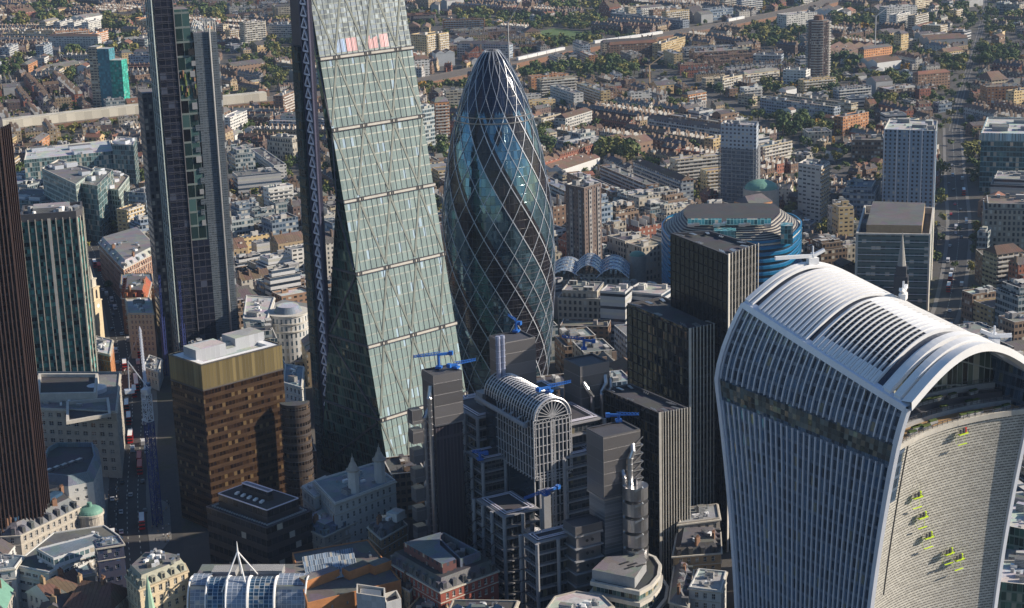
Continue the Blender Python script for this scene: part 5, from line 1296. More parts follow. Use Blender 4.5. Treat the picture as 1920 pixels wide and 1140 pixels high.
# turreted stone building
o, rp = masonry('turreted_stone_building', 'white stone building with two domed turrets and a courtyard roof, below the green wedge', 'building', QQ(27, (628, 948), (742, 905), (700, 872), (588, 905)), 27, W['pale'], fl=4.4, bay=3.3, ww=1.3, wh=2.4)
flat_roof(o, rp, 27, M['rblue'], 1.2, 1, 3, 5, trim=W['pale']); c = o.location
for px in ((664, 925), (713, 905)):
    q = at(px[0], px[1], 27); x, y = q[0]-c[0], q[1]-c[1]; t = MB(); t.prism([(x+2.4*math.cos(a*PI/4+.4), y+2.4*math.sin(a*PI/4+.4)) for a in range(8)], 22, 37, 0, 0); r = t.build('turret', W['pale'], o)
    t = MB(); t.cyl(x, y, 37, 37.7, 2.9, 2.9, 12); t.cyl(x, y, 37.7, 40.5, 2.3, 1.1, 12); t.cyl(x, y, 40.5, 42.5, .9, .5, 8); t.cyl(x, y, 42.5, 44.5, .25, .05, 6); t.build('turret_cap', W['bath'], r)
o, rp = masonry('white_rear_block', 'plain white stuccoed block left of the turrets', 'building', QQ(24, (566, 915), (590, 935), (640, 915), (610, 895)), 24, W['pale'], fl=5, bay=4, ww=1.6, wh=2.6); flat_roof(o, rp, 24, M['rlight'], 1.0, 1, 9, 4, trim=W['pale'])
o, rp = masonry('low_stone_wing', 'low stone wing with roof terraces between the dark stepped block and the turrets', 'building', QQ(16, (560, 985), (608, 1008), (700, 965), (640, 940)), 16, W['bath'], fl=4.4, bay=3.3, ww=1.3, wh=2.2); mansard(o, rp, 16, 3.6, 3, M['rblue'], M['rlight'], 7, 2, 6)
o, rp = masonry('dark_gabled_building', 'dark building with a small white rooftop cabin beside the arched blue roof', 'building', QQ(21, (690, 990), (715, 1012), (762, 985), (738, 962)), 21, W['tan'], fl=4, bay=3); mansard(o, rp, 21, 4, 3, M['rmans'], M['rdark'], 5, 1, 6)
t = MB(); q = at(742, 960, 27); t.box(q[0]-o.location[0], q[1]-o.location[1], 24, 6, 5, 3.4, .2, 0, 1); t.build('roof_cabin', [W['pale'], M['rlight']], o)
# arched blue roof
A, B = Vector(at(765, 990, 18)), Vector(at(842, 1002, 18)); e = (B-A).normalized(); n_ = Vector((-e.y, e.x)); Wd = (B-A).length; o = empty('arched_roof_hall', (A.x, A.y, 0)); tag(o, 'hall with a smooth dark blue segmental roof at the foot of the steel towers', 'hall')
t = MB(); t.grid(lambda u, d: ((e*u*Wd+n_*d).x, (e*u*Wd+n_*d).y, 16+8*math.sin(PI*(u*.85+.15))**.8), [i/16 for i in range(17)], [0, 22], 0, lambda u, d: (d, u*Wd)); t.build('roof', M['rblue'], o)
t = MB(); t.prism(ccw([(0, 0), tuple(e*Wd), tuple(e*Wd+n_*22), tuple(n_*22)]), 0, 16, 0); t.face([(*(e*u*Wd), 16+(8*math.sin(PI*(u*.85+.15))**.8 if 0 < u < 1 else 0)) for u in [i/16 for i in range(17)]]); t.build('wall', M['dgrey'], o)
# red brick with blue roof
o, rp = masonry('red_brick_office', 'red brick and white stone office under a dark mansard and flat blue-grey roof', 'office building', QQ(22, (728, 1055), (826, 1112), (934, 1072), (842, 1022)), 22, M['rbrick'], fl=4.1, bay=3.0, ww=1.3, wh=2.2, frame=M['stone'], trim=M['stone'])
mansard(o, rp, 22.3, 4.4, 2.0, M['rmans'], M['rdark'], 12, 0, 1); i = inset(rp, 4.4); t = MB()
q = [lerp(i[0], i[1], 0), i[1], lerp(i[1], i[2], .35), lerp(lerp(i[1], i[2], .35), lerp(i[0], i[3], .62), .6), lerp(i[0], i[3], .9)]
t.prism(ccw(q), 26.7, 30.5, 0, 1); t.build('roof_storey', [facade('roof_storey_brick', (0.12, 0.05, 0.05), (.05, .06, .08), 3, 4, .4, .5, orand=0), M['rblue']], o)
t = MB(); q = ccw([lerp(i[1], i[2], .45), lerp(i[1], i[2], .98), lerp(i[0], i[3], .98), lerp(i[0], i[3], .75)]); j = inset(q, .7); t.prism(q, 26.7, 30, 0); t.ring(q, j, 30); t.prism(j[::-1], 27, 30); t.face([(*x, 27) for x in j], 1); t.build('sunken_plant_court', [M['rblue'], M['rdark']], o)
for k in range(4): p = lerp(centre(q), q[k], .3); t = MB(); t.box(p[0], p[1], 27, 3.5, 1.8, 1.7, .7*k); t.build('roof_unit', M['alu'], o)
# orange brick
o, rp = masonry('orange_brick_office', 'long orange brick office in sun with a sawtooth glass roof', 'office building', QQ(20, (548, 1040), (576, 1135), (752, 1092), (690, 1015)), 20, M['obrick'], fl=4.4, bay=6.0, ww=.8, wh=1.2, trim=M['obrick'], cornice=False)
flat_roof(o, rp, 20, M['rflat'], .9, 0, 11, 9, trim=M['obrick']); c = o.location
for px, hh, wx in (((603, 1090), 24, 15), ((672, 1076), 24, 10), ((715, 1068), 24, 8)): q = at(px[0], px[1], 21); t = MB(); t.box(q[0]-c[0], q[1]-c[1]+1, 20.4, wx, 4.6, hh-20.4, rad(-5), 0, 1); t.build('roof_house', [M['obrick'], M['rflat']], o)
sk = facade('sawtooth_glass', (0.35, 0.40, 0.46), (0.16, 0.22, 0.30), .9, 2.0, .8, .95, .2, .2, gvar=.6, pblind=.1, orand=0)
q0, q1, q2 = Vector(at(575, 1080, 24)), Vector(at(672, 1062, 24)), Vector(at(566, 1040, 24))
for k in range(4):
    a = q0.lerp(q2, k/4); b = q1.lerp(q1+(q2-q0), k/4); a2 = q0.lerp(q2, (k+.8)/4); b2 = q1.lerp(q1+(q2-q0), (k+.8)/4); cc = Vector((c[0], c[1])); t = MB(); Lk = (b-a).length
    t.face([(*(a-cc), 20.9), (*(b-cc), 20.9), (*(b2-cc), 23.6), (*(a2-cc), 23.6)], 0, [(0, 0), (Lk, 0), (Lk, 4), (0, 4)]); t.face([(*(a2-cc), 23.6), (*(b2-cc), 23.6), (*(b2-cc), 20.5), (*(a2-cc), 20.5)], 1); t.build('sawtooth_rooflight', [sk, M['alu']], o)
o, rp = masonry('curved_lane_building', 'small cream stone building squeezed between the orange and the red brick offices', 'building', QQ(17, (748, 1098), (768, 1110), (790, 1080), (770, 1068)), 17, W['cream'], fl=4, bay=2.8, ww=1.1); mansard(o, rp, 17, 3, 2, M['slate'], None, 3, 2, 1)
# white cooling boxes
for nm, lb, px, hh, dm in (('cooling_plant_building', 'plain white block with an open roof of cooling fans, bottom edge', ((668, 1112), (722, 1120), (722, 1102)), 24, 1), ('white_stair_block', 'smaller white panelled block right beside the cooling fans', ((724, 1130), (752, 1122), (744, 1106)), 22, 0)):
    P_ = Q(hh, *px); o = parapet_block(nm, lb, 'building', P_, hh, facade(nm+'_wall', (0.50, 0.52, 0.56), (0.45, 0.47, 0.5), 2.0, 2.4, .94, .95, .4, gvar=.15, pblind=0, orand=0), M['rdark'], par=1.8, plant=0, vents=0); c = o.location; i = inset([(x-c[0], y-c[1]) for x, y in P_], 1.4)
    if dm:
        for a in range(7):
            t = MB(); p, q = lerp(i[0], i[3], (a+.5)/7), lerp(i[1], i[2], (a+.5)/7); t.beam((*p, hh-1.0), (*q, hh-.7), .9, .35, 0, (0, .4, 1)); t.build('fan_louvre', M['alu'], o)
# curved white-grey building, lower centre right
def curved_white():
    h = 25; F = [(1104, 1092), (1200, 1112), (1225, 1098), (1240, 1080), (1243, 1060), (1232, 1044), (1212, 1036), (1134, 1048)]; P_ = ccw(QQ(h, *F)); c = centre(P_); o = empty('curved_pale_office', (*c, 0)); tag(o, 'pale office with a curved bow end, glazed storeys and a slotted grey roof', 'office building'); rp = [(x-c[0], y-c[1]) for x, y in P_]
    gz = facade('bow_glass', (0.22, 0.25, 0.25), (0.05, 0.09, 0.09), 1.6, 4.2, .88, .8, .1, .2, gvar=1.2, pblind=.12, blind=(.4, .34, .2), orand=0)
    for k, (ins, z0, z1) in enumerate(((-2.2, 0, 16), (0, 16, 20.5), (0.4, 20.5, 24.8))):
        q = inset(rp, ins); t = MB(); t.prism(inset(q, .8), z0, z1, 0); t.build('glazed_storey', gz, o)
        t = MB(); t.prism(q, z1-1.1, z1+.5, 0); t.ring(q, inset(q, 1.2), z1+.5); t.prism(inset(q, 1.2)[::-1], z1-.2, z1+.5); t.face([(*x, z1-.2) for x in inset(q, 1.2)], 1); t.build('white_edge', [M['lconc'], M['rdark']], o)
    q = inset(rp, 2); t = MB(); half = [lerp(x, q[0], .0) for x in q]; k2 = ccw([lerp(a, centre(q), .12) for a in q]); k2 = ccw([(x-c[0], y-c[1]) for x, y in QQ(29, (1110, 1068), (1190, 1084), (1212, 1052), (1206, 1036), (1136, 1044))]); t.prism(k2, 25, 29, 0, 1); r = t.build('roof_storey', [M['grey'], M['rflat']], o)
    for a, b in ((-5, 3), (-4, 0), (-2.5, -3), (-7, -1)): t = MB(); t.box(a, b, 29, 4.2, .9, .15, rad(-12)); t.build('roof_slot', M['black'], r)
curved_white()
def simple(nm, lb, pts, h, wall, roof, seed=1, cat='building', mans=None, **k):
    o, rp = masonry(nm, lb, cat, QQ(h, *pts), h, wall, **k)
    if mans: mansard(o, rp, h, mans, 2.8, roof, None, 6, 2, seed)
    else: flat_roof(o, rp, h, roof, 1.0, 1, seed, 5, trim=k.get('trim', wall))
    return o
simple('round_stone_roof_building', 'stone building with a sunlit octagonal roof terrace at the bottom edge', [(1020, 1150), (1100, 1160), (1150, 1140), (1128, 1118), (1080, 1112), (1040, 1122)], 22, W['bath'], M['rlight'], 3)
o = simple('folded_skylight_building', 'building with a zigzag folded white-edged skylight at the bottom edge', [(835, 1160), (960, 1158), (972, 1130), (850, 1128)], 18, W['bath'], M['rdark'], 4); c = o.location
for k in range(4): q = at(868+k*25, 1138, 20); t = MB(); t.gable((q[0]-c[0]-1.6, q[1]-c[1]-3), (q[0]-c[0]-.6, q[1]-c[1]+4), 4.6, 18.6, 21, 0, 1, 0, 2); t.build('folded_skylight', [M['rblue'], M['white']], o)
simple('slate_lane_house', 'dark flat-roofed building left of the zigzag skylight', [(760, 1150), (830, 1155), (850, 1125), (790, 1118)], 15, W['tan'], M['rdark'], 6)
simple('bank_corner_building', 'grey stone building with rooftop plant at the foot of the white-finned steps', [(1272, 985), (1350, 975), (1345, 948), (1285, 955)], 26, W['bath'], M['rlight'], 5, fl=4.2, bay=3.2)
simple('green_deck_building', 'dark mansard building with a green roof deck beside the bulging tower', [(1262, 1045), (1352, 1038), (1350, 1000), (1270, 1002)], 22, W['tan'], M['slate'], 6, mans=4)
simple('white_terrace_building', 'white building with a bright roof terrace at the left foot of the bulging tower', [(1292, 1105), (1352, 1112), (1362, 1075), (1310, 1070)], 22, W['pale'], M['rlight'], 7)
simple('slate_wedge_house', 'narrow slate-roofed house left of the white roof terrace', [(1255, 1130), (1290, 1140), (1300, 1070), (1265, 1062)], 18, W['bath'], M['rmans'], 8, mans=4)
gg = facade('green_office_glass', (0.10, 0.16, 0.14), (0.04, 0.10, 0.08), 1.8, 3.8, .86, .8, .1, .25, gvar=1, pblind=.1, blind=(.25, .3, .26), orand=0)
parapet_block('green_glass_office', 'green glass office at the bottom right edge', 'office building', QQ(30, (1868, 1090), (1960, 1100), (1960, 1050), (1880, 1050)), 30, gg, M['rlight'], plant=2, seed=2)
parapet_block('pale_glass_office', 'pale green glazed office at the right edge beside the bulging tower', 'office building', QQ(34, (1885, 985), (1960, 1000), (1960, 935), (1895, 930)), 34, gg, M['rlight'], plant=3, seed=3)
parapet_block('stone_plant_office', 'cream low roof with white plant boxes between two green glass offices', 'office building', QQ(26, (1878, 1062), (1960, 1070), (1960, 1010), (1888, 1002)), 26, W['cream'], M['rlight'], plant=3, seed=4)

# ---- along the street at left
o = simple('victorian_red_block', 'long red and white striped Victorian block with many dormers along the street', [(185, 455), (232, 505), (300, 470), (262, 432)], 24, facade('striped_victorian', (0.36, 0.22, 0.16), (.04, .04, .05), 2.6, 3.8, .45, .6, orand=0), M['rlight'], 6, mans=4, fl=3.8, bay=3)
simple('blue_shed_roofs', 'low blue-roofed buildings north of the red mansard', [(226, 540), (290, 540), (285, 515), (228, 515)], 20, W['tan'], M['rblue'], 5)
simple('red_mansard_building', 'narrow building with a bright red tiled mansard facing the street', [(228, 560), (276, 562), (284, 530), (232, 530)], 22, M['brick'], M['rred'], 7, mans=5)
simple('grid_stone_building', 'pale stone building with a regular grid front at the street corner', [(240, 590), (288, 590), (282, 560), (236, 562)], 26, W['cream'], M['rlight'], 8, fl=3.2, bay=2.2, ww=1.1, wh=1.9)
simple('orange_corner_pub', 'orange brick corner building with white bands next to the church steeple', [(170, 660), (206, 668), (212, 640), (180, 632)], 20, plain('pub_brick', (0.48, 0.22, 0.10), .9), M['rlight'], 9, fl=3.2, bay=2.4, ww=1.0, wh=1.7, trim=M['stone'])
simple('blue_hoarding_building', 'low white-roofed building by the stopped vans', [(268, 690), (296, 700), (304, 676), (280, 668)], 10, W['pale'], M['rblue'], 10)
p = at(177, 640, 0); p = at(178, 600, 14); root = empty('church_steeple', (p[0], p[1], 0)); tag(root, 'pale stone church steeple with clock and tiered spire beside the street', 'church')
for nm, z0, z1, r, mt in (('tower', 0, 26, 3.4, W['cream']), ('belfry', 26, 34, 2.9, W['cream']), ('lantern', 34, 39, 1.9, M['stone'])):
    t = MB(); t.prism(rect(0, 0, 2*r, 2*r, .35), z0, z1, 0, 0); t.prism(rect(0, 0, 2*r+.8, 2*r+.8, .35), z1-.4, z1+.3, 0, 0); t.build(nm, mt, root)
t = MB(); t.cyl(0, 0, 39, 47, 1.4, .1, 8); t.build('spire', M['stone'], root)
t = MB(); a = .35-PI/2
for k in range(20): b1, b2 = k*2*PI/20, (k+1)*2*PI/20; X = Vector((math.cos(.35), math.sin(.35))); Y = Vector((math.cos(a), math.sin(a)))*3.45; t.face([(*Y, 23), (*(Y+X*1.2*math.cos(b1)), 23+1.2*math.sin(b1)), (*(Y+X*1.2*math.cos(b2)), 23+1.2*math.sin(b2))])
t.build('clock_face', M['white'], root)
t = MB(); Y = Vector((math.cos(a), math.sin(a)))*2.95; X = Vector((math.cos(.35), math.sin(.35))); t.face([(*(Y-X*.8), 27.5), (*(Y+X*.8), 27.5), (*(Y+X*.8), 32), (*Y, 33), (*(Y-X*.8), 32)]); t.build('belfry_opening', M['black'], root)
simple('white_stone_office', 'white stone office with four rows of small windows left of the tapering tower', [(456, 600), (500, 605), (515, 560), (462, 556)], 30, W['pale'], M['rlight'], 3, fl=4.4, bay=3.6, ww=1.1, wh=1.6)
def bow(nm, lb, px, h, r):
    c = at(px[0], px[1], h); o = empty(nm, (*c, 0)); tag(o, lb, 'office building'); t = MB(); t.cyl(0, 0, 0, h, r, n=30); t.build('wall', facade(nm+'_w', (0.50, 0.51, 0.52), (.06, .09, .12), 2.6, 4.2, .4, .6, orand=0), o)
    for z in (h-9, h-4.6, h-.2): t = MB(); t.cyl(0, 0, z, z+.7, r+.7, n=30); t.build('cornice', M['lconc'], o)
    t = MB(); t.cyl(0, 0, h+.4, h+4, r-3, r-5, 30, 0, 1); t.build('roof', [M['rblue'], M['rlight']], o)
    t = MB(); t.prism(rect(12, 16, 26, 26, .2), 0, h-3, 0, 1); t.build('rear_wing', [bpy.data.materials[nm+'_w'], M['rflat']], o)
bow('bow_fronted_office', 'pale bow-fronted office with rounded cornices left of the tapering tower', (540, 585), 30, 11)
simple('blue_lead_office', 'office with blue lead roof and white windows right of the bronze block', [(532, 720), (566, 730), (570, 690), (535, 685)], 26, W['pale'], M['rblue'], 4, fl=4, bay=3)
# ================================================================== streets, railway, park
def strip_pts(px, w, z, closed=False):
    P_ = [Vector(at(*p, 0)) for p in px]
    # smooth
    q = [P_[0]]
    for a, b in zip(P_[:-1], P_[1:]): q += [a.lerp(b, .25), a.lerp(b, .75)]
    q.append(P_[-1]); P_ = q; Lf, Rt = [], []
    for i, p in enumerate(P_):
        d = (P_[min(i+1, len(P_)-1)]-P_[max(i-1, 0)]).normalized(); n_ = Vector((-d.y, d.x)); Lf.append(p+n_*w/2); Rt.append(p-n_*w/2)
    return P_, Lf, Rt
n = N('asphalt'); p = n.geo(); n.set(col=n.mix(n.noise(.4, p, 5), (0.035, 0.035, 0.038), (0.075, 0.073, 0.072)), rough=.85); M['asphalt'] = n.mat
M['pave'] = plain('paving', (0.17, 0.165, 0.16), .85, scale=1.0); M['mark'] = plain('road_paint', (0.55, 0.55, 0.5), .6)
BISH = [(262, 1240), (248, 1100), (236, 960), (243, 850), (250, 760), (240, 660), (222, 580), (205, 520), (185, 460), (150, 400)]
WHITE = [(1700, 760), (1772, 600), (1790, 520), (1800, 430), (1790, 330), (1786, 240)]
WFAR = [(1786, 246), (1800, 180), (1830, 90), (1848, 20), (1852, -20)]
COMM = [(1796, 440), (1680, 395), (1560, 330), (1450, 255), (1330, 185), (1235, 130)]
STREETS = [(BISH, 17, 9), (WHITE, 13, 5), (WFAR, 5, 2), (COMM, 5, 2)]
roads = []
for k, (px, w_, pv) in enumerate(STREETS):
    P_, a, b = strip_pts(px, w_, .02); roads.append((P_, w_)); z = .03+.004*k; t = MB()
    for i in range(len(a)-1): t.face([(*b[i], z), (*b[i+1], z), (*a[i+1], z), (*a[i], z)])
    tag(t.build('road', M['asphalt']), kind='structure')
    _, c1, d1 = strip_pts(px, w_+pv, .02); t = MB()
    for (i0, i1) in ((a, c1), (d1, b)):
        for i in range(len(a)-1):
            t.face([(*i0[i], .13+.004*k), (*i0[i+1], .13+.004*k), (*i1[i+1], .13+.004*k), (*i1[i], .13+.004*k)])
    for e_ in (a, b):
        for i in range(len(a)-1): t.face([(*e_[i], 0), (*e_[i+1], 0), (*e_[i+1], .13+.004*k), (*e_[i], .13+.004*k)])
    tag(t.build('pavement', M['pave']), kind='structure'); t = MB()
    for i in range(len(P_)-1):
        L_ = (P_[i+1]-P_[i]).length; d = (P_[i+1]-P_[i])/L_; n_ = Vector((-d.y, d.x)); s = 0
        while s < L_-3:
            for off in ((0,) if w_ < 15 else (-.28*w_, 0, .28*w_)):
                q = P_[i]+d*s+n_*off; t.face([(*(q-n_*.14), .05), (*(q+n_*.14), .05), (*(q+n_*.14+d*2.5), .05), (*(q-n_*.14+d*2.5), .05)])
            s += 6
    tag(t.build('road_marking', M['mark']), kind='structure')
# junction plaza at the bottom left
t = MB(); t.face([(*at(*q, 0), .012) for q in ((180, 1000), (190, 900), (330, 880), (345, 1030), (300, 1080), (215, 1050))]); tag(t.build('junction', M['asphalt']), kind='structure')
t = MB(); t.prism(ccw([at(*q, 0) for q in ((282, 1020), (298, 935), (318, 945), (322, 1010), (305, 1030))]), 0, .14, 0, 0); tag(t.build('pavement_island', M['pave']), kind='structure')
RAIL = [(-120, 268), (60, 244), (250, 222), (420, 205), (560, 190), (690, 176), (800, 160), (960, 124), (1070, 98), (1250, 72), (1400, 46), (1560, 10), (1640, -20)]
P_, a, b = strip_pts(RAIL, 34, .1); railP = P_; t = MB(); m_ = len(a)
n = N('rail_ballast'); p = n.geo(); n.set(col=n.mix(n.noise(.3, p, 6), (0.10, 0.085, 0.07), (0.24, 0.20, 0.16)), rough=.95); M['ballast'] = n.mat
for i in range(m_-1): t.face([(*b[i], 6), (*b[i+1], 6), (*a[i+1], 6), (*a[i], 6)], 0); t.face([(*a[i], 0), (*a[i+1], 0), (*a[i+1], 6), (*a[i], 6)], 1); t.face([(*b[i], 0), (*b[i+1], 0), (*b[i+1], 6), (*b[i], 6)], 1)
tag(t.build('railway_embankment', [M['ballast'], M['brick']]), kind='structure')
t = MB()
for off in (-11, -7.5, -4, -.5, 3, 6.5, 10):
    for i in range(m_-1):
        d = (railP[i+1]-railP[i]).normalized(); n_ = Vector((-d.y, d.x))
        for g in (-.75, .75): p0, p1 = railP[i]+n_*(off+g), railP[i+1]+n_*(off+g); t.face([(*(p0-n_*.12), 6.06), (*(p1-n_*.12), 6.06), (*(p1+n_*.12), 6.06), (*(p0+n_*.12), 6.06)])
tag(t.build('rails', M['dsteel']), kind='structure')
def along(P_, s):
    for i in range(len(P_)-1):
        L_ = (P_[i+1]-P_[i]).length
        if s <= L_: d = (P_[i+1]-P_[i])/L_; return P_[i]+d*s, d
        s -= L_
    return P_[-1], (P_[-1]-P_[-2]).normalized()
def s_at(P_, px):
    best = (1e9, 0); s = 0
    for i in range(len(P_)-1):
        L_ = (P_[i+1]-P_[i]).length; k = 0
        while k < L_:
            q = P_[i].lerp(P_[i+1], k/L_); e = abs(pix(q.x, q.y, 6)[0]-px); best = min(best, (e, s+k)); k += 8
        s += L_
    return best[1]
# pale concrete viaduct wall on the left (boxed-in railway) and trains
def extr(name, label, cat, s0, s1, off, w_, z0, z1, mt, P_=None, par=None, **k):
    P_ = P_ or railP; t = MB(); n_ = max(2, int((s1-s0)/25)); L1, L2 = [], []
    for i in range(n_+1): q, d = along(P_, s0+(s1-s0)*i/n_); nn = Vector((-d.y, d.x)); L1.append(q+nn*(off-w_/2)); L2.append(q+nn*(off+w_/2))
    for i in range(n_):
        u0, u1 = (s1-s0)*i/n_, (s1-s0)*(i+1)/n_; t.face([(*L1[i], z1), (*L1[i+1], z1), (*L2[i+1], z1), (*L2[i], z1)], 0, [(u0, 0), (u1, 0), (u1, w_), (u0, w_)])
        for e_ in (L1, L2): t.face([(*e_[i], z0), (*e_[i+1], z0), (*e_[i+1], z1), (*e_[i], z1)], 0, [(u0, z0), (u1, z0), (u1, z1), (u0, z1)])
    for i in (0, n_): t.face([(*L1[i], z0), (*L2[i], z0), (*L2[i], z1), (*L1[i], z1)])
    o = t.build(name, mt, par); 
    if label: tag(o, label, cat)
    return o
vw = facade('viaduct_panels', (0.60, 0.57, 0.49), (0.50, 0.47, 0.40), 9.0, 14, .97, .96, .8, wrough=.85, var=.2, gvar=.2, pblind=0, orand=0)
sv0, sv1 = s_at(railP, -60), s_at(railP, 500)
extr('concrete_viaduct', 'long pale concrete boxed-in railway viaduct crossing behind the dark stepped tower', 'viaduct', sv0, sv1, -4, 11, 0, 15, vw)
trm = facade('train_side', (0.60, 0.61, 0.62), (0.05, 0.06, 0.08), 2.4, 20, .7, .12, .2, orand=0, pblind=0)
trm2 = plain('train_roof_white', (0.66, 0.67, 0.68), .45)
for lb, x0, x1, off in (('long white train on the railway just beyond the pointed glass tower', 962, 1066, -4), ('white train further along the railway beside the green park', 1120, 1250, 3), ('pale train in the distant railway sidings at top right', 1375, 1395, 10)):
    s0, s1 = s_at(railP, x0), s_at(railP, x1); nc = max(2, int((s1-s0)/21)); root = empty('train', (*along(railP, s0)[0], 6)); tag(root, lb, 'train', 'trains on the railway')
    for k in range(nc):
        o = extr('carriage', None, None, s0+k*21+.6, s0+k*21+20.6, off, 3.2, 6.4, 10.0, trm2, par=None); o.parent = root; o.location = (-root.location[0], -root.location[1], -6)
PARK = [(1003, 60), (1040, 53), (1108, 62), (1116, 73), (1060, 79), (1008, 72)]
n = N('park_grass'); p = n.geo(); n.set(col=n.mix(n.noise(.03, p, 5), (0.05, 0.10, 0.03), (0.11, 0.17, 0.05)), rough=.95); M['lawn'] = n.mat
parkP = [at(*q, 0) for q in PARK]; t = MB(); t.face([(*q, .05) for q in ccw(parkP)]); tag(t.build('park_lawn', M['lawn']), kind='structure')

# ================================================================== occupancy map
OX, OY, CS, NX, NY = -400.0, -300.0, 3.0, 980, 1000
occ = np.zeros((NX, NY), bool)
def cells(poly, grow=0.0):
    xs = [p[0] for p in poly]; ys = [p[1] for p in poly]
    x0, x1 = int((min(xs)-grow-OX)/CS), int((max(xs)+grow-OX)/CS)+1; y0, y1 = int((min(ys)-grow-OY)/CS), int((max(ys)+grow-OY)/CS)+1
    x0, y0, x1, y1 = max(0, x0), max(0, y0), min(NX, x1), min(NY, y1)
    if x1 <= x0 or y1 <= y0: return None
    X, Y = np.meshgrid(OX+(np.arange(x0, x1)+.5)*CS, OY+(np.arange(y0, y1)+.5)*CS, indexing='ij'); ins = np.ones(X.shape, bool)
    P_ = ccw(poly)
    for i in range(len(P_)):
        a, b = P_[i], P_[(i+1) % len(P_)]; L_ = math.dist(a, b)+1e-9
        ins &= ((b[0]-a[0])*(Y-a[1])-(b[1]-a[1])*(X-a[0]))/L_ > -grow
    return (slice(x0, x1), slice(y0, y1)), ins
def mark(poly, grow=1.5):
    c = cells(poly, grow)
    if c: occ[c[0]] |= c[1]
def free(poly, grow=0.0):
    c = cells(poly, grow)
    if c is None: return False
    s = occ[c[0]] & c[1]; return not s.any()
def mark_line(P_, w_):
    for a, b in zip(P_[:-1], P_[1:]):
        d = (b-a); L_ = d.length; d /= L_; n_ = Vector((-d.y, d.x))*w_/2; mark([tuple(a-n_), tuple(b-n_), tuple(b+n_), tuple(a+n_)], 2)
mark(QQ(0, (1600, 640), (1745, 640), (1745, 545), (1600, 545)), 0); mark(QQ(0, (1735, 620), (1800, 620), (1830, 520), (1755, 520)), 0)
for P_, w_ in roads: mark_line(P_, w_+(5 if w_ > 12 else 0))
mark_line(railP, 44); mark(parkP, 5)
mark([at(*q, 0) for q in ((150, 1060), (180, 900), (330, 880), (345, 1030), (300, 1080))], 2)
bpy.context.view_layer.update()
for o in list(COL.objects):
    if o.type != 'MESH' or o.get('kind') == 'structure': continue
    bb = [o.matrix_world @ Vector(c) for c in o.bound_box]; zmin = min(v.z for v in bb)
    if zmin > 30: continue
    xs = [v.x for v in bb]; ys = [v.y for v in bb]
    if max(xs)-min(xs) > 150 or max(ys)-min(ys) > 150: continue
    # true footprint: hull of the object's low vertices, approximated by its oriented extents
    v = np.array([tuple(o.matrix_world @ q.co) for q in o.data.vertices]) if len(o.data.vertices) < 4000 else np.array([tuple(q) for q in bb])
    if len(v) < 3: continue
    best = None
    for k in range(9):
        a = k*PI/18; x, y = v[:, 0]*math.cos(a)+v[:, 1]*math.sin(a), -v[:, 0]*math.sin(a)+v[:, 1]*math.cos(a)
        A = (x.max()-x.min())*(y.max()-y.min())
        if best is None or A < best[0]: best = (A, a, x.min(), x.max(), y.min(), y.max())
    _, a, x0, x1, y0, y1 = best
    mark([(x*math.cos(a)-y*math.sin(a), x*math.sin(a)+y*math.cos(a)) for x, y in ((x0, y0), (x1, y0), (x1, y1), (x0, y1))], 2)

# ================================================================== material sets for the wider city
FM = []
def fm(m_): FM.append(m_); return len(FM)-1
def fw(nm, wall, gl=(0.035, 0.04, 0.05), bay=2.9, fl=3.1, ww=.42, wh=.5, **k): return fm(facade('f_'+nm, wall, gl, bay, fl, ww, wh, .15, blind=(.5, .5, .46), pblind=k.pop('pblind', .2), **k))
TW = [('brown brick', fw('brown_brick', (0.20, 0.125, 0.085))), ('yellow brick', fw('stock_brick', (0.36, 0.275, 0.175))), ('red brick', fw('red_brick', (0.30, 0.115, 0.075))), ('white', fw('white_render', (0.50, 0.48, 0.44))),
      ('grey', fw('grey_render', (0.34, 0.33, 0.33))), ('dark brick', fw('dark_brick', (0.13, 0.09, 0.08)))]
FW = [('cream', fw('cream_flats', (0.47, 0.41, 0.30), (.05, .05, .06), 4.0, 2.9, .8, .45)), ('brown brick', fw('brown_flats', (0.24, 0.15, 0.10), (.06, .06, .06), 3.6, 2.9, .55, .45)), ('white', fw('white_flats', (0.56, 0.56, 0.55), (.06, .07, .08), 4.0, 2.9, .7, .42)),
      ('yellow brick', fw('yellow_flats', (0.50, 0.38, 0.20), (.05, .05, .06), 3.6, 2.9, .6, .4)), ('blue-grey', fw('bluegrey_flats', (0.28, 0.33, 0.40), (.04, .05, .07), 3.2, 3.0, .7, .5)), ('orange brick', fw('orange_flats', (0.50, 0.24, 0.11), (.05, .05, .06), 3.6, 2.9, .5, .45))]
OW = [('glass', fw('glass_office', (0.30, 0.34, 0.36), (.04, .07, .09), 2.2, 3.7, .85, .6)), ('pale stone', fw('stone_office', (0.36, 0.33, 0.28), (.04, .05, .06), 3.0, 3.8, .5, .6)), ('white', fw('white_office', (0.48, 0.49, 0.51), (.04, .06, .09), 40, 3.7, 1, .45)),
      ('brown', fw('brown_office', (0.20, 0.14, 0.10), (.03, .03, .035), 2.6, 3.7, .7, .5)), ('blue-grey', fw('blue_office', (0.22, 0.28, 0.36), (.04, .07, .11), 2.6, 3.7, .8, .55))]
SW = [('white metal', fm(plain('f_white_shed', (0.62, 0.63, 0.63), .5, var=.1))), ('yellow brick', fw('yellow_shed', (0.46, 0.34, 0.18), bay=5, fl=5, ww=.5, wh=.35)), ('brown brick', fw('brown_shed', (0.2, 0.13, 0.09), bay=5, fl=5, ww=.5, wh=.35)), ('grey metal', fm(plain('f_grey_shed', (0.32, 0.33, 0.34), .6)))]
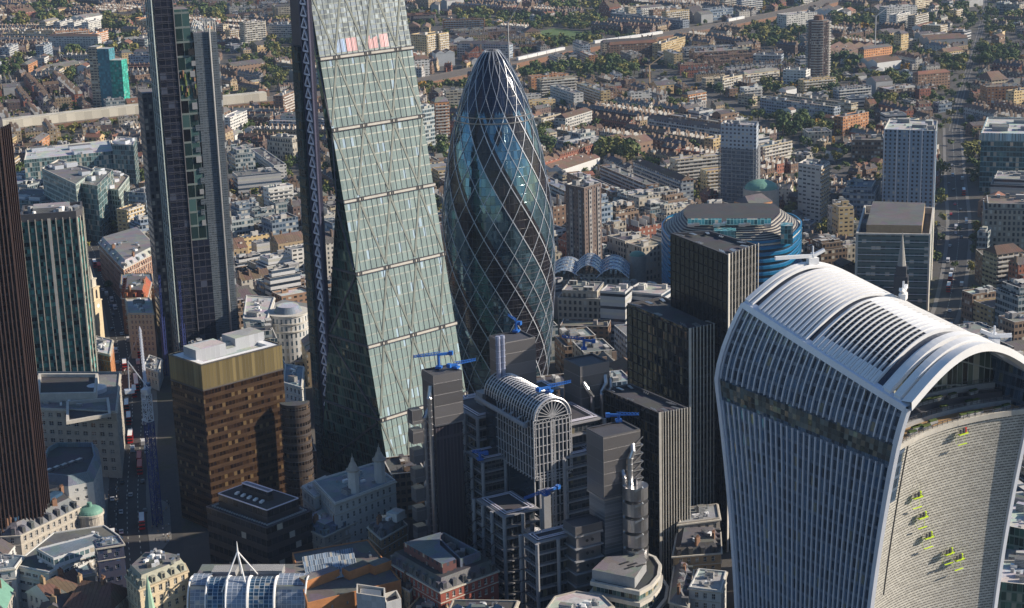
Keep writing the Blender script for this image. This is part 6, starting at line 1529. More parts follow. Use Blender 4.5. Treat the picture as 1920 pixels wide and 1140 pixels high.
RT = [('slate', fm(rooft('f_slate', (0.115, 0.105, 0.11), .85, stripe=1.3))), ('brown tiled', fm(rooft('f_browntile', (0.175, 0.115, 0.085), .9, stripe=1.6))), ('red tiled', fm(rooft('f_redtile', (0.25, 0.12, 0.08), .9, stripe=1.6))), ('grey', fm(rooft('f_greypitch', (0.20, 0.195, 0.19), .85, stripe=1.3)))]
RF = [('grey', fm(rooft('f_flatgrey', (0.20, 0.20, 0.205)))), ('pale', fm(rooft('f_flatpale', (0.44, 0.44, 0.43)))), ('dark', fm(rooft('f_flatdark', (0.085, 0.085, 0.095)))), ('brownish', fm(rooft('f_flatbrown', (0.21, 0.18, 0.15)))), ('blue-grey', fm(rooft('f_flatblue', (0.22, 0.26, 0.31))))]
CH = fm(plain('f_chimney', (0.22, 0.16, 0.12), .9)); WT = fm(plain('f_white_trim', (0.50, 0.49, 0.47), .6)); GR = fm(plain('f_grey_trim', (0.25, 0.25, 0.26), .7))

def mk_terrace(mb, s, rr):
    cx, cy, a, ln, dp, h = s['g']; c_, s_ = math.cos(a), math.sin(a); W = lambda x, y: (cx+x*c_-y*s_, cy+x*s_+y*c_); wm, rm = s['w'], s['r']
    n_ = max(2, int(ln/5.6)); lw = ln/n_; rise = dp*.36; flat = s.get('flat')
    x0 = -ln/2
    hh = h
    for k in range(n_):
        if rr.random() < .12: hh = h+rr.uniform(-.8, .8)
        x1 = x0+lw; P_ = [W(x0, -dp/2), W(x1, -dp/2), W(x1, dp/2), W(x0, dp/2)]; mb.prism(P_, 0, hh, wm)
        if flat:
            mb.face([(*p, hh-.4) for p in P_], rm); mb.prism(inset(P_, .3)[::-1], hh-.4, hh, wm); mb.ring(P_, inset(P_, .3), hh, WT)
            if rr.random() < .5: q = W((x0+x1)/2, rr.uniform(-2, 2)); mb.box(*q, hh-.4, 1.8, 1.8, 1.6, a, WT, rm)
        else: mb.gable(W(x0, 0), W(x1, 0), dp, hh, hh+rise, rm, wm, .15)
        q = W(x0, rr.choice([-1, 1])*dp*.2); mb.box(*q, hh, .8, 2.4, rise+1.6, a, CH); 
        mb.box(*W(x0, 0), hh+.1, .3, dp*.98, 0.0+rise*.75 if flat else .6, a, WT)
        sg = s.get('back', 1)
        if rr.random() < .8: # back addition
            q = W(x0+lw*.3, sg*(dp/2+2.2)); eh = hh*rr.uniform(.45, .8); mb.box(*q, 0, lw*.5, 4.4, eh, a, wm, rm)
        if rr.random() < .25: q = W((x0+x1)/2, -sg*dp*.25); mb.box(*q, hh+rise*.35, 1.8, 2.0, 1.4, a, WT, rm)
        x0 = x1
def mk_flats(mb, s, rr):
    cx, cy, a, ln, dp, h = s['g']; c_, s_ = math.cos(a), math.sin(a); W = lambda x, y: (cx+x*c_-y*s_, cy+x*s_+y*c_); wm, rm = s['w'], s['r']
    P_ = [W(-ln/2, -dp/2), W(ln/2, -dp/2), W(ln/2, dp/2), W(-ln/2, dp/2)]; mb.prism(P_, 0, h, wm); i = inset(P_, .4); mb.ring(P_, i, h, WT); mb.prism(i[::-1], h-.9, h, wm); mb.face([(*p, h-.9) for p in i], rm)
    if s.get('balc'):
        z = 3.2
        while z < h-1:
            for sg in (-1, 1):
                q = W(0, sg*(dp/2+.55)); mb.box(*q, z-.2, ln*.94, 1.1, .9, a, WT)
            z += 2.9
    for k in range(int(ln/11)+1):
        if rr.random() < .75: q = W(rr.uniform(-.45, .45)*ln, rr.uniform(-.25, .25)*dp); mb.box(*q, h-.9, rr.uniform(1.5, 5), rr.uniform(1.5, 3.6), rr.uniform(1.6, 3.4), a, rr.choice([wm, WT, GR]), rm)
    if s.get('pitch'): mb.gable(W(-ln/2, 0), W(ln/2, 0), dp, h, h+dp*.28, s['r2'], wm, .3, 3)
def mk_shed(mb, s, rr):
    cx, cy, a, ln, dp, h = s['g']; c_, s_ = math.cos(a), math.sin(a); W = lambda x, y: (cx+x*c_-y*s_, cy+x*s_+y*c_); wm, rm = s['w'], s['r']
    mb.prism([W(-ln/2, -dp/2), W(ln/2, -dp/2), W(ln/2, dp/2), W(-ln/2, dp/2)], 0, h, wm); n_ = max(1, int(dp/11)); 
    for k in range(n_): y = -dp/2+dp*(k+.5)/n_; mb.gable(W(-ln/2, y), W(ln/2, y), dp/n_, h, h+dp/n_*.24, rm, wm, .2)
    for k in range(int(ln/9)):
        q = W(rr.uniform(-.4, .4)*ln, rr.uniform(-.4, .4)*dp); mb.box(*q, h+.6, 1.6, 3, 1.2, a, WT)
def mk_office(mb, s, rr):
    cx, cy, a, ln, dp, h = s['g']; c_, s_ = math.cos(a), math.sin(a); W = lambda x, y: (cx+x*c_-y*s_, cy+x*s_+y*c_); wm, rm = s['w'], s['r']
    P_ = [W(-ln/2, -dp/2), W(ln/2, -dp/2), W(ln/2, dp/2), W(-ln/2, dp/2)]; tiers = [(0, 0, h)] if h < 17 or rr.random() < .4 else [(0, 0, h-4), (2.2, h-4, h)]
    for ins, z0, z1 in tiers:
        q = inset(P_, ins); mb.prism(q, z0, z1, wm); i = inset(q, .5); mb.ring(q, i, z1, WT); mb.prism(i[::-1], z1-.8, z1, wm); mb.face([(*p, z1-.8) for p in i], rm)
    for k in range(3+int(ln/8)):
        q = W(rr.uniform(-.35, .35)*ln, rr.uniform(-.35, .35)*dp); mb.box(*q, h-.8, rr.uniform(1.2, 6), rr.uniform(1.2, 4), rr.uniform(1.2, 3.2), a, rr.choice([GR, WT, wm]), rr.choice([rm, WT]))
MK = {'terrace': mk_terrace, 'flats': mk_flats, 'shed': mk_shed, 'office': mk_office}
NAME = {'terrace': ('terraced_houses', 'terrace'), 'flats': ('apartment_block', 'block of flats'), 'shed': ('warehouse', 'warehouse'), 'office': ('city_block', 'office building')}
specs = []; trees = []
def in_view(x, y, h=10, m_=60):
    q = pix(x, y, 0)
    return q[2] > 300 and -m_ < q[0] < 1920+m_ and -m_ < q[1] and pix(x, y, h)[1] < 1180
rf = random.Random(21)
def add(kind, x, y, a, ln, dp, h, **k):
    P_ = rect(x, y, ln, dp+(3 if kind == 'terrace' else 0), a)
    if not free(P_, .3) or not in_view(x, y, h): return False
    mark(P_, .5); wl = {'terrace': TW, 'flats': FW, 'shed': SW, 'office': OW}[kind]
    wt = {'terrace': [5, 5, 2.5, 2, 2, 3], 'flats': [3, 4, 2.5, 3, 2, 1.2], 'shed': [2, 3, 3, 2], 'office': [2.5, 3, 2.5, 3, 2]}[kind]
    w_ = k.get('wall') if 'wall' in k else rf.choices(range(len(wl)), wt)[0]; fl_ = kind in ('flats', 'office') or (kind == 'terrace' and rf.random() < .3)
    rl = RF if fl_ else RT; r_ = k.get('roof') if 'roof' in k else rf.choices(range(len(rl)), [4, 2.2, 2, 2, 1.3] if fl_ else [4, 3.2, 1.2, 2.5])[0]
    specs.append(dict(kind=kind, g=(x, y, a, ln, dp, h), w=wl[w_][1], r=rl[r_][1], wn=wl[w_][0], rn=rl[r_][0]+(' flat' if fl_ else ''), flat=fl_, balc=kind == 'flats' and rf.random() < .5, pitch=kind == 'flats' and rf.random() < .25, r2=RT[rf.randrange(4)][1],
                      back=rf.choice([-1, 1]), lab=k.get('lab'), sz='long' if ln > 48 else ('short' if ln < 22 else '')))
    return True
def tree(x, y, r, dark=None):
    if free(rect(x, y, r*.8, r*.8), 0): mark(rect(x, y, r*1.1, r*1.1), 0); r *= 1.2; trees.append((x, y, r, rf.choices([0, 1, 2], [6, 3, .12])[0] if dark is None else dark)); return True

# hand-placed background buildings: roof front edge (photo pixels), height, depth behind it
def place(kind, p0, p1, h, dp, wall=None, roof=None, lab=None):
    a, b = Vector(at(*p0, h)), Vector(at(*p1, h)); d = b-a; ln = d.length; d /= ln; n_ = Vector((-d.y, d.x))
    if n_.dot(a-Vector((CAM[0], CAM[1]))) < 0: n_ = -n_
    c = (a+b)/2+n_*dp/2; k = {}
    if wall is not None: k['wall'] = wall
    if roof is not None: k['roof'] = roof
    if lab: k['lab'] = lab
    ok = add(kind, c.x, c.y, math.atan2(d.y, d.x), ln, dp, h, **k)
    return ok
HAND = [
 ('flats', (103, 60), (167, 55), 20, 12, 5, 3, 'long orange brick block of flats near the top left corner'), ('shed', (157, 34), (192, 28), 14, 26, 0, 3, 'white warehouse at the top left, beyond the orange flats'),
 ('shed', (106, 128), (162, 118), 9, 26, 1, 3, 'yellow brick warehouse left of the netted towers'), ('flats', (228, 100), (248, 98), 15, 12, 3, 1, 'small yellow block between the netted towers and the dark stepped tower'),
 ('flats', (430, 56), (447, 54), 16, 12, 3, 3, 'small golden brick flats just right of the dark stepped tower'), ('flats', (457, 42), (498, 38), 34, 14, 0, 1, 'tall cream block of flats right of the dark stepped tower'),
 ('flats', (501, 46), (553, 46), 26, 16, 4, 4, 'long blue-grey flats left of the ladder-framed wedge'), ('shed', (487, 172), (505, 170), 9, 8, 2, 2, 'small red-roofed shed beside the viaduct'),
 ('flats', (800, 66), (817, 63), 32, 26, 3, 3, 'left one of two tall yellow-lit flats right of the wedge'), ('flats', (823, 63), (841, 60), 32, 22, 3, 3, 'right one of two tall yellow-lit flats right of the wedge'),
 ('flats', (857, 82), (955, 84), 20, 12, 4, 1, 'long grey flats with a row of white chimneys beyond the glass point'), ('flats', (777, 112), (805, 110), 20, 14, 2, 0, 'pale banded flats close to the right edge of the wedge'),
 ('flats', (995, 32), (1075, 30), 16, 12, 4, 0, None), ('flats', (1145, 24), (1280, 38), 16, 12, 4, 0, 'very long blue-grey block of flats left of the top centre railway'), ('flats', (1170, 60), (1193, 57), 14, 10, 2, 1, 'small white block between the park and the railway'),
 ('flats', (1240, 82), (1285, 68), 18, 12, 3, 3, None), ('flats', (815, 192), (842, 190), 36, 14, 5, 1, 'orange golden office with a pale roof between the wedge and the glass point'), ('office', (792, 200), (814, 196), 40, 20, 0, 1, 'grey glazed office touching the wedge on its right'),
 ('flats', (836, 170), (874, 168), 20, 14, 0, 0, None), ('flats', (1015, 222), (1052, 212), 15, 12, 0, 3, 'cream balcony flats right of the glass point'), ('flats', (1060, 222), (1110, 207), 15, 12, 2, 1, None),
 ('flats', (1475, 28), (1532, 22), 26, 20, 2, 1, 'large white flats with a dark side at the top, left of the balconied tower'), ('flats', (1663, 14), (1720, 10), 26, 20, 2, 1, 'large white flats at the top right'),
 ('office', (1330, 18), (1375, 14), 16, 20, 4, 0, 'blue-grey office with a teal end beside the distant sidings'), ('shed', (1600, 104), (1640, 84), 10, 50, 0, 1, 'broad white-roofed hall below the top right trees'),
 ('shed', (1645, 118), (1690, 112), 10, 30, 0, 1, None), ('shed', (1742, 75), (1815, 71), 11, 30, 3, 1, 'long pale shed at the right, near the straight avenue'), ('flats', (1770, 98), (1806, 94), 12, 14, 3, 3, None),
 ('flats', (1690, 64), (1704, 62), 20, 12, 3, 3, None), ('flats', (1355, 148), (1392, 140), 15, 11, 0, 3, 'left half of the long cream terrace of flats below the balconied tower'), ('flats', (1396, 139), (1462, 131), 15, 11, 0, 3, 'right half of the long cream terrace of flats below the balconied tower'),
 ('flats', (1340, 172), (1392, 166), 12, 10, 2, 1, None), ('flats', (1395, 165), (1430, 162), 12, 10, 2, 1, None), ('flats', (1290, 178), (1325, 172), 12, 9, 5, 3, 'orange brick flats in sun, left of the cream terraces'),
 ('office', (1815, 153), (1888, 150), 22, 22, 4, 4, 'blue-white banded office right of the avenue'), ('flats', (1852, 163), (1916, 160), 22, 20, 5, 3, 'orange brick block at the right edge beyond the teal glass office'),
 ('office', (1592, 185), (1638, 183), 14, 16, 2, 4, None), ('flats', (1412, 102), (1465, 103), 16, 14, 4, 0, None), ('flats', (1468, 130), (1511, 132), 18, 14, 2, 0, None), ('flats', (1183, 175), (1222, 172), 14, 11, 2, 0, None),
 ('office', (1415, 262), (1450, 256), 18, 20, 2, 1, 'white banded office touching the right side of the scaffolded tower'), ('office', (1598, 262), (1658, 262), 20, 26, 3, 3, 'brown banded office left of the pale blue dotted tower'),
 ('office', (1515, 248), (1560, 246), 14, 20, 1, 0, None), ('office', (1580, 350), (1640, 352), 24, 30, 4, 4, 'grey-blue low wing at the left foot of the pale blue dotted tower'),
 ('office', (1846, 382), (1950, 384), 34, 30, 1, 3, 'large beige concrete office at the right edge beside the avenue'), ('office', (1858, 335), (1935, 338), 22, 34, 2, 1, 'low white plant-roofed building behind the beige office'),
 ('office', (1570, 385), (1602, 383), 28, 20, 1, 3, None), ('flats', (1573, 388), (1600, 386), 30, 12, 3, 3, 'tall narrow yellow brick block left of the white-framed glass office'),
 ('office', (1125, 545), (1172, 548), 30, 14, 2, 1, 'plain grey-white slab left of the three-step black tower'), ('office', (1172, 545), (1240, 552), 26, 20, 2, 1, 'pale plant-roofed office touching the three-step black tower'),
 ('office', (1045, 545), (1125, 548), 24, 26, 1, 0, 'striped stone office below the lead-grey glass vaults'), ('flats', (1050, 610), (1140, 612), 14, 14, 1, 3, None),
 ('office', (1660, 215), (1700, 213), 12, 14, 2, 1, None), ('terrace', (1050, 290), (1112, 272), 12, 9, 2, 1, 'red brick gabled terrace right of the glass point'), ('terrace', (1015, 305), (1050, 296), 11, 9, 2, 1, None),
 ('shed', (1055, 318), (1125, 295), 9, 22, 0, 1, 'white-roofed sheds right of the glass point, behind the dark twin-faced tower'), ('office', (445, 330), (527, 322), 17, 20, 2, 0, 'long white-framed glass block with a planted roof right of the dark stepped tower'),
 ('office', (440, 282), (477, 278), 26, 20, 0, 1, None), ('office', (500, 255), (548, 260), 20, 18, 1, 0, None), ('office', (1800, 545), (1862, 548), 18, 20, 3, 0, None), ('office', (1640, 515), (1600, 512), 14, 16, 1, 0, None),
 ('office', (1808, 620), (1850, 622), 12, 18, 4, 4, 'low grey-blue office with white rooftop cylinders right of the louvred roof'), ('flats', (1842, 478), (1910, 476), 20, 16, 1, 3, 'red-brown brick block right of the avenue'),
]
# ================================================================== landmark blocks of the middle distance (built before the filling-in)
def lm(name, label, px, h, wall, roof, seed, cat='office building', plant=2, vents=6, **k):
    P_ = Q(h, *px) if len(px) == 3 else ccw(QQ(h, *px)); mark(P_, 3); return parapet_block(name, label, cat, P_, h, wall, roof, plant=plant, vents=vents, seed=seed, **k), P_
def rel(o, P_): c = o.location; return [(x-c[0], y-c[1]) for x, y in ccw(P_)]
# twin-faced dark brick tower (right of the glass point)
tw = facade('dark_tower_brick', (0.13, 0.095, 0.085), (.03, .035, .045), 3.0, 2.9, .3, .45, orand=0); o, P_ = lm('dark_brick_tower', 'dark brick residential tower with two pale balcony strips right of the pointed glass tower', [(1060, 345), (1095, 352), (1127, 342)], 67, tw, M['rdark'], 3, 'tower block'); r = rel(o, P_)
pb = facade('pale_balcony_strip', (0.24, 0.23, 0.23), (.05, .055, .07), 3.0, 2.9, .5, .5, orand=0)
e = [Vector(x) for x in r]
for i in range(4):
    a, b = e[i], e[(i+1) % 4]; d = (b-a); w_ = Vector((d.y, -d.x)).normalized(); t = MB(); p, q = a.lerp(b, .24)+w_*.6, a.lerp(b, .40)+w_*.6
    t.prism(ccw([tuple(p), tuple(q), tuple(q-w_*.7), tuple(p-w_*.7)]), 4, 65, 0, 0); t.build('balcony_strip', pb, o); t = MB(); p, q = a.lerp(b, .72)+w_*.6, a.lerp(b, .86)+w_*.6; t.prism(ccw([tuple(p), tuple(q), tuple(q-w_*.7), tuple(p-w_*.7)]), 4, 65, 0, 0); t.build('balcony_strip', pb, o)
# scaffolded tower with white top
sc = facade('scaffold_net', (0.16, 0.18, 0.22), (.10, .12, .16), 1.6, 2.0, .7, .7, .5, orand=0, gvar=.6, pblind=.1, blind=(.3, .3, .28)); o, P_ = lm('scaffolded_tower', 'residential tower wrapped in grey scaffolding with bare white top storeys', [(1352, 232), (1418, 236), (1422, 228), (1362, 225)], 66, sc, M['rlight'], 5, 'tower block'); r = rel(o, P_)
t = MB(); wt = facade('white_tower_top', (0.38, 0.43, 0.50), (.04, .05, .08), 3.2, 2.9, .5, .5, orand=0); q = inset(r, -.15); t.prism(q, 48, 66.2, 0); t.build('white_storeys', wt, o)
t = MB(); q = inset(r, -1.6)
for i in range(4):
    n_ = 9
    for j in range(n_+1): p = lerp(q[i], q[(i+1) % 4], j/n_); t.beam((*p, 0), (*p, 50), .2, .2)
    for z in range(2, 50, 3): t.beam((*q[i], z), (*q[(i+1) % 4], z), .22, .5)
t.build('scaffolding', M['grey'], o)
# pale blue dotted tower
dt = facade('dotted_panels', (0.21, 0.29, 0.39), (.02, .025, .035), 3.3, 3.0, .42, .52, .15, orand=0, var=.08, gvar=.4, pblind=.05); o, P_ = lm('dotted_blue_tower', 'pale blue tower dotted with small dark windows beside the avenue', [(1657, 242), (1756, 245), (1758, 226), (1668, 222)], 66, dt, M['rlight'], 6, 'tower block', 4, 10); r = rel(o, P_)
for k in range(5): t = MB(); p = lerp(r[0], r[1], .02+.24*k); t.beam((*p, 0), (*p, 66.5), .6, .6); t.build('pier', M['whitemetal'], o)
o, P_ = lm('white_slab_flats', 'white slab of flats with coloured balconies on its dark end, left of the dotted tower', [(1497, 305), (1540, 312), (1556, 302), (1512, 297)], 42, FM[FW[2][1]], M['rlight'], 7, 'tower block', 3, 5); r = rel(o, P_)
t = MB()
for k in range(13):
    p, q = Vector(r[1]), Vector(r[2]); d = (q-p); w_ = Vector((d.y, -d.x)).normalized(); t.beam((*(p+w_*.6), 3+k*3), (*(q+w_*.6), 3+k*3), 1.3, .9)
t.build('balcony', W['tan'], o)
# round balconied tower
c = at(1533, 150, 0); P_ = [(c[0]+13*math.cos(i*PI/6), c[1]+13*math.sin(i*PI/6)) for i in range(12)]; mark(P_, 3); o = empty('balconied_round_tower', (*c, 0)); tag(o, 'round dark residential tower ringed with white balconies, upper right', 'tower block')
R12 = [(x-c[0], y-c[1]) for x, y in P_]; t = MB(); t.prism(inset(R12, 2), 0, 66, 0, 1); t.build('shaft', [FM[TW[5][1]], M['rflat']], o)
for k in range(22):
    for j in range(0, 12, 3):
        t = MB(); a = R12[j]; 
        for i in range(2): t.beam((*R12[(j+i) % 12], 3+k*2.9), (*R12[(j+i+1) % 12], 3+k*2.9), 1.8, 1.0)
        if k % 1 == 0: t.build('balcony', M['conc'], o)
t = MB(); t.cyl(0, 0, 66, 71, 6, 5, 10); t.build('crown', M['brick'], o)
# netted towers at left
nt = facade('green_net', (0.02, 0.22, 0.17), (.03, .32, .26), 2.4, 2.6, .85, .85, .6, orand=0, gvar=.6, pblind=.1, blind=(.2, .4, .36)); nb = facade('blue_net', (0.05, 0.17, 0.22), (.05, .21, .27), 2.4, 3.0, .85, .85, .6, orand=0, gvar=.5, pblind=.02)
h = 68; a = Vector(at(165, 88, h)); b = Vector(at(181, 88, h)); c_ = Vector(at(203, 88, h)); d_ = Vector(at(225, 115, 56)); up = (b-a).normalized(); nn = Vector((-up.y, up.x)); nn = nn if nn.dot(Vector((1, 1))) > 0 else -nn
root = empty('netted_tower', (*a, 0)); tag(root, 'tower under repair wrapped in blue and green netting, upper left', 'tower block')
for nm, p, q, hh, mt in (('concrete_shaft', a, b, 68, FM[FW[0][1]]), ('blue_netted_shaft', b, c_, 66, nb), ('green_netted_shaft', c_, c_+(c_-b)*1.0, 54, nt)):
    P_ = ccw([tuple(p), tuple(q), tuple(q+nn*14), tuple(p+nn*14)]); mark(P_, 3); t = MB(); t.prism([(x-a.x, y-a.y) for x, y in P_], 0, hh, 0, 1); t.build(nm, [mt, M['rlight']], root)
# courtyard office of angled grey-green glass (behind the ribbed tower)
ga = facade('angled_green_glass', (0.34, 0.40, 0.38), (.05, .085, .08), 2.8, 3.9, .62, .7, .12, orand=0, gvar=.8); gb_ = facade('angled_clear_glass', (0.24, 0.30, 0.31), (.07, .13, .14), 2.0, 3.9, .9, .86, .1, orand=0)
for nm, lb, px, h, mt, rf_ in (('long_terraced_office', 'long pale green glass office with stepped white roof terraces below the viaduct', [(45, 300), (212, 283), (205, 262), (50, 278)], 34, gb_, M['rlight']),
        ('angled_glass_office', 'angled grey-green office with deep window grids behind the white-ribbed tower', [(78, 315), (142, 345), (178, 318), (110, 298)], 44, ga, M['rflat']),
        ('recessed_glass_office', 'clear glass office wing between two gridded grey-green ones', [(142, 342), (182, 348), (212, 318), (178, 312)], 42, gb_, M['rflat']),
        ('folded_glass_office', 'grey-green gridded office with a planted brown roof terrace, left of the dark stepped tower', [(180, 350), (222, 356), (242, 330), (218, 318)], 32, ga, FM[RF[3][1]]),
        ('slim_glass_office', 'slim pale glass office close to the left of the dark stepped tower', [(210, 270), (250, 272), (256, 258), (218, 255)], 40, gb_, M['rlight']),
        ('green_roof_pavilion', 'low building with pale green metal roofs behind the brown ribbed tower', [(20, 345), (85, 345), (80, 320), (22, 322)], 18, gb_, FM[RF[4][1]]),
        ('mint_roof_office', 'office with mint green roof edge just above the white-ribbed tower', [(28, 375), (108, 380), (112, 355), (36, 352)], 22, gb_, M['rflat'])):
    o, P_ = lm(nm, lb, px, h, mt, rf_, len(lb), plant=4, vents=8, plantmat=M['whitemetal'])
# white-framed glass office with the church in front
o, P_ = lm('white_framed_glass_office', 'glass office in a pale frame with sunken plant deck behind the church spire', [(1607, 440), (1744, 442), (1750, 392), (1622, 388)], 46, facade('framed_teal_glass', (0.10, 0.14, 0.14), (.045, .09, .09), 2.8, 4.0, .9, .55, .1, orand=0, gvar=.6), M['rflat'], 9, plant=4, vents=9, par=3); r = rel(o, P_)
t = MB()
for i in range(4): t.beam((*r[i], 0), (*r[i], 47), 1.2, 1.2); t.beam((*r[i], 46.6), (*r[(i+1) % 4], 46.6), 1.2, 1.0)
t.build('frame', M['lconc'], o)
p, q = Vector(r[0]), Vector(r[1]); t = MB()
for z in range(6, 44, 4): t.beam((*p.lerp(q, .01), z), (*p.lerp(q, .99), z), .9, .35)
t.build('sunshade', M['whitemetal'], o)
t = MB(); t.prism(inset(r, 5), 42, 51, 0, 1); t.build('plant_room', [W['tan'], M['rflat']], o)
p = at(1687, 603, 0); root = empty('dark_church', (*p, 0)); tag(root, 'dark-spired brick church with a white clock window in front of the framed glass office', 'church'); mark(rect(p[0], p[1], 14, 14), 2)
t = MB(); t.prism(rect(0, 0, 8, 8, .5), 0, 28, 0, 0); t.prism(rect(0, 0, 6, 6, .5), 28, 34, 0, 0); t.build('tower', M['dgrey'], root); t = MB(); t.cyl(0, 0, 34, 54, 2.6, .1, 8); t.build('spire', M['conc'], root)
t = MB(); t.gable((2, 4), (10, 26), 14, 11, 17, 1, 0); t.prism(ccw([(-4.5, 6.6), (8.5, 1.4), (16.7, 23.4), (3.5, 28.6)]), 0, 11, 0); t.build('nave', [M['brick'], M['slate']], root)
t = MB(); a = .5-PI/2; X = Vector((math.cos(.5), math.sin(.5))); Y = Vector((math.cos(a), math.sin(a)))*4.05; t.face([(*(Y-X*1.3), 20), (*(Y+X*1.3), 20), (*(Y+X*1.3), 25), (*(Y-X*1.3), 25)]); t.build('belfry_window', M['lconc'], root)
# teal glass office at right edge
o, P_ = lm('teal_glass_office', 'large teal glass office with a pale serrated roof edge at the right edge', [(1840, 250), (1945, 252), (1945, 222), (1852, 220)], 46, facade('teal_curtain', (0.14, 0.24, 0.27), (.03, .085, .10), 2.4, 4.0, .92, .8, .08, .3, orand=0, gvar=.8, tilt=.05), M['rlight'], 4, plant=5, vents=10); r = rel(o, P_)
t = MB(); t.prism(inset(r, -.4), 40.5, 46.4, 0); t.ring(inset(r, -.4), inset(r, .6), 46.4); t.build('roof_band', facade('pale_band', (0.50, 0.62, 0.66), (.25, .36, .40), 1.2, 30, .7, .9, .4, orand=0), o)
# lead-grey glass vaults
for k, (px, ln, wd, h) in enumerate((((1062, 500), 34, 22, 22), ((1105, 492), 30, 17, 25), ((1150, 497), 34, 20, 23))):
    q = at(*px, h); o = empty('glazed_vault_hall', (*q, 0), rad(-52)); tag(o, ['left one of three lead-grey glazed vault roofs below the dark twin-faced tower', 'middle one of three lead-grey glazed vault roofs, higher than its neighbours', 'right one of three lead-grey glazed vault roofs beside a small green dome'][k], 'hall', 'glazed vault roofs')
    mark(rect(q[0], q[1], ln, wd, rad(-52)), 3); t = MB(); t.grid(lambda u, v: (-wd/2+wd*v, u, h-4+6*math.sin(PI*v)), [(-ln/2)+ln*i/14 for i in range(15)], [i/8 for i in range(9)], 0, lambda u, v: (u, v*26)); t.build('vault', facade('vault_glass%d' % k, (0.34, 0.39, 0.45), (.12, .19, .29), 1.6, 2.4, .8, .85, .15, .2, orand=0), o)
    t = MB(); t.prism(rect(0, 0, wd, ln), 0, h-4, 0, 0); t.build('wall', FM[OW[1][1]], o)
    for i in range(5): t = MB(); t.tube([(-wd/2+wd*v/10, -ln/2+ln*i/4, h-3.8+6*math.sin(PI*v/10)) for v in range(11)], .3, 5); t.build('vault_rib', M['whitemetal'], o)
def dome(nm, lb, px, h, r_):
    q = at(*px, h); o = empty(nm, (*q, 0)); mark(rect(q[0], q[1], 2*r_, 2*r_), 3); tag(o, lb, 'dome'); t = MB(); t.cyl(0, 0, 0, h, r_*1.1, n=24); t.build('drum', W['bath'], o); t = MB(); t.grid(lambda u, v: (r_*math.cos(u)*math.cos(v), r_*math.sin(u)*math.cos(v), h+r_*.5*math.sin(v)), [i*2*PI/24 for i in range(25)], [i*PI/2/6 for i in range(7)]); t.build('dome', M['copper'], o)
dome('green_domed_hall', 'broad green dome behind the rounded blue office', (1427, 352), 24, 12); dome('small_green_dome', 'small dark green dome right of the lead-grey vaults', (1195, 478), 24, 5)
# near-field fills are city blocks; first the hand-placed ones
for kind, p0, p1, h, dp, wl, rl, lab in HAND:
    if not place(kind, p0, p1, h, dp, wl, rl, lab) and lab: print('NOT PLACED', lab)
TREE_PX = [((1130, 290), (1185, 308), 16, 9), ((1012, 245), (1026, 290), 8, 8), ((775, 165), (815, 185), 10, 7), ((822, 262), (836, 310), 7, 6), ((1765, 235), (1825, 312), 26, 9), ((1455, 225), (1550, 265), 34, 7), ((1545, 140), (1572, 195), 16, 6),
           ((1558, 95), (1615, 132), 30, 9), ((960, 40), (1130, 58), 60, 7), ((860, 30), (990, 62), 60, 7), ((985, 78), (1130, 92), 40, 7), ((1385, 60), (1510, 92), 60, 8), ((0, 10), (130, 60), 60, 8), ((180, 40), (262, 62), 30, 8), ((320, 15), (420, 45), 40, 8), ((120, 75), (260, 108), 40, 7),
           ((0, 118), (40, 150), 14, 8), ((100, 140), (140, 160), 10, 7), ((1415, 225), (1440, 250), 8, 7), ((1360, 205), (1345, 175), 8, 6), ((1135, 118), (1190, 150), 30, 7), ((980, 130), (1060, 165), 40, 7), ((1080, 128), (1130, 145), 20, 7), ((1640, 190), (1680, 215), 12, 7),
           ((1640, 150), (1700, 170), 20, 7), ((1430, 160), (1460, 190), 10, 6), ((1760, 345), (1775, 330), 4, 7), ((1760, 140), (1830, 120), 14, 7), ((1020, 12), (1140, 25), 30, 8), ((1400, 15), (1470, 5), 20, 9), ((1550, 40), (1640, 60), 30, 8), ((440, 55), (560, 110), 24, 7), ((1730, 20), (1915, 50), 40, 8), ((1820, 95), (1900, 130), 30, 8), ((470, 135), (540, 170), 14, 7)]
for (x0, y0), (x1, y1), n_, r_ in TREE_PX:
    for _ in range(n_): p = at(rf.uniform(x0, x1), rf.uniform(min(y0, y1), max(y0, y1)), 0); tree(p[0], p[1], r_*rf.uniform(.7, 1.25))
# shrubs under the viaduct
for _ in range(130):
    s = sv0+(sv1-sv0)*rf.random(); q, d = along(railP, s); nn = Vector((d.y, -d.x)); nn = nn if nn.dot(Vector((-1, -1))) > 0 else -nn
    p = q+nn*rf.uniform(15, 34); trees.append((p.x, p.y, rf.uniform(2.5, 4.5), 1))
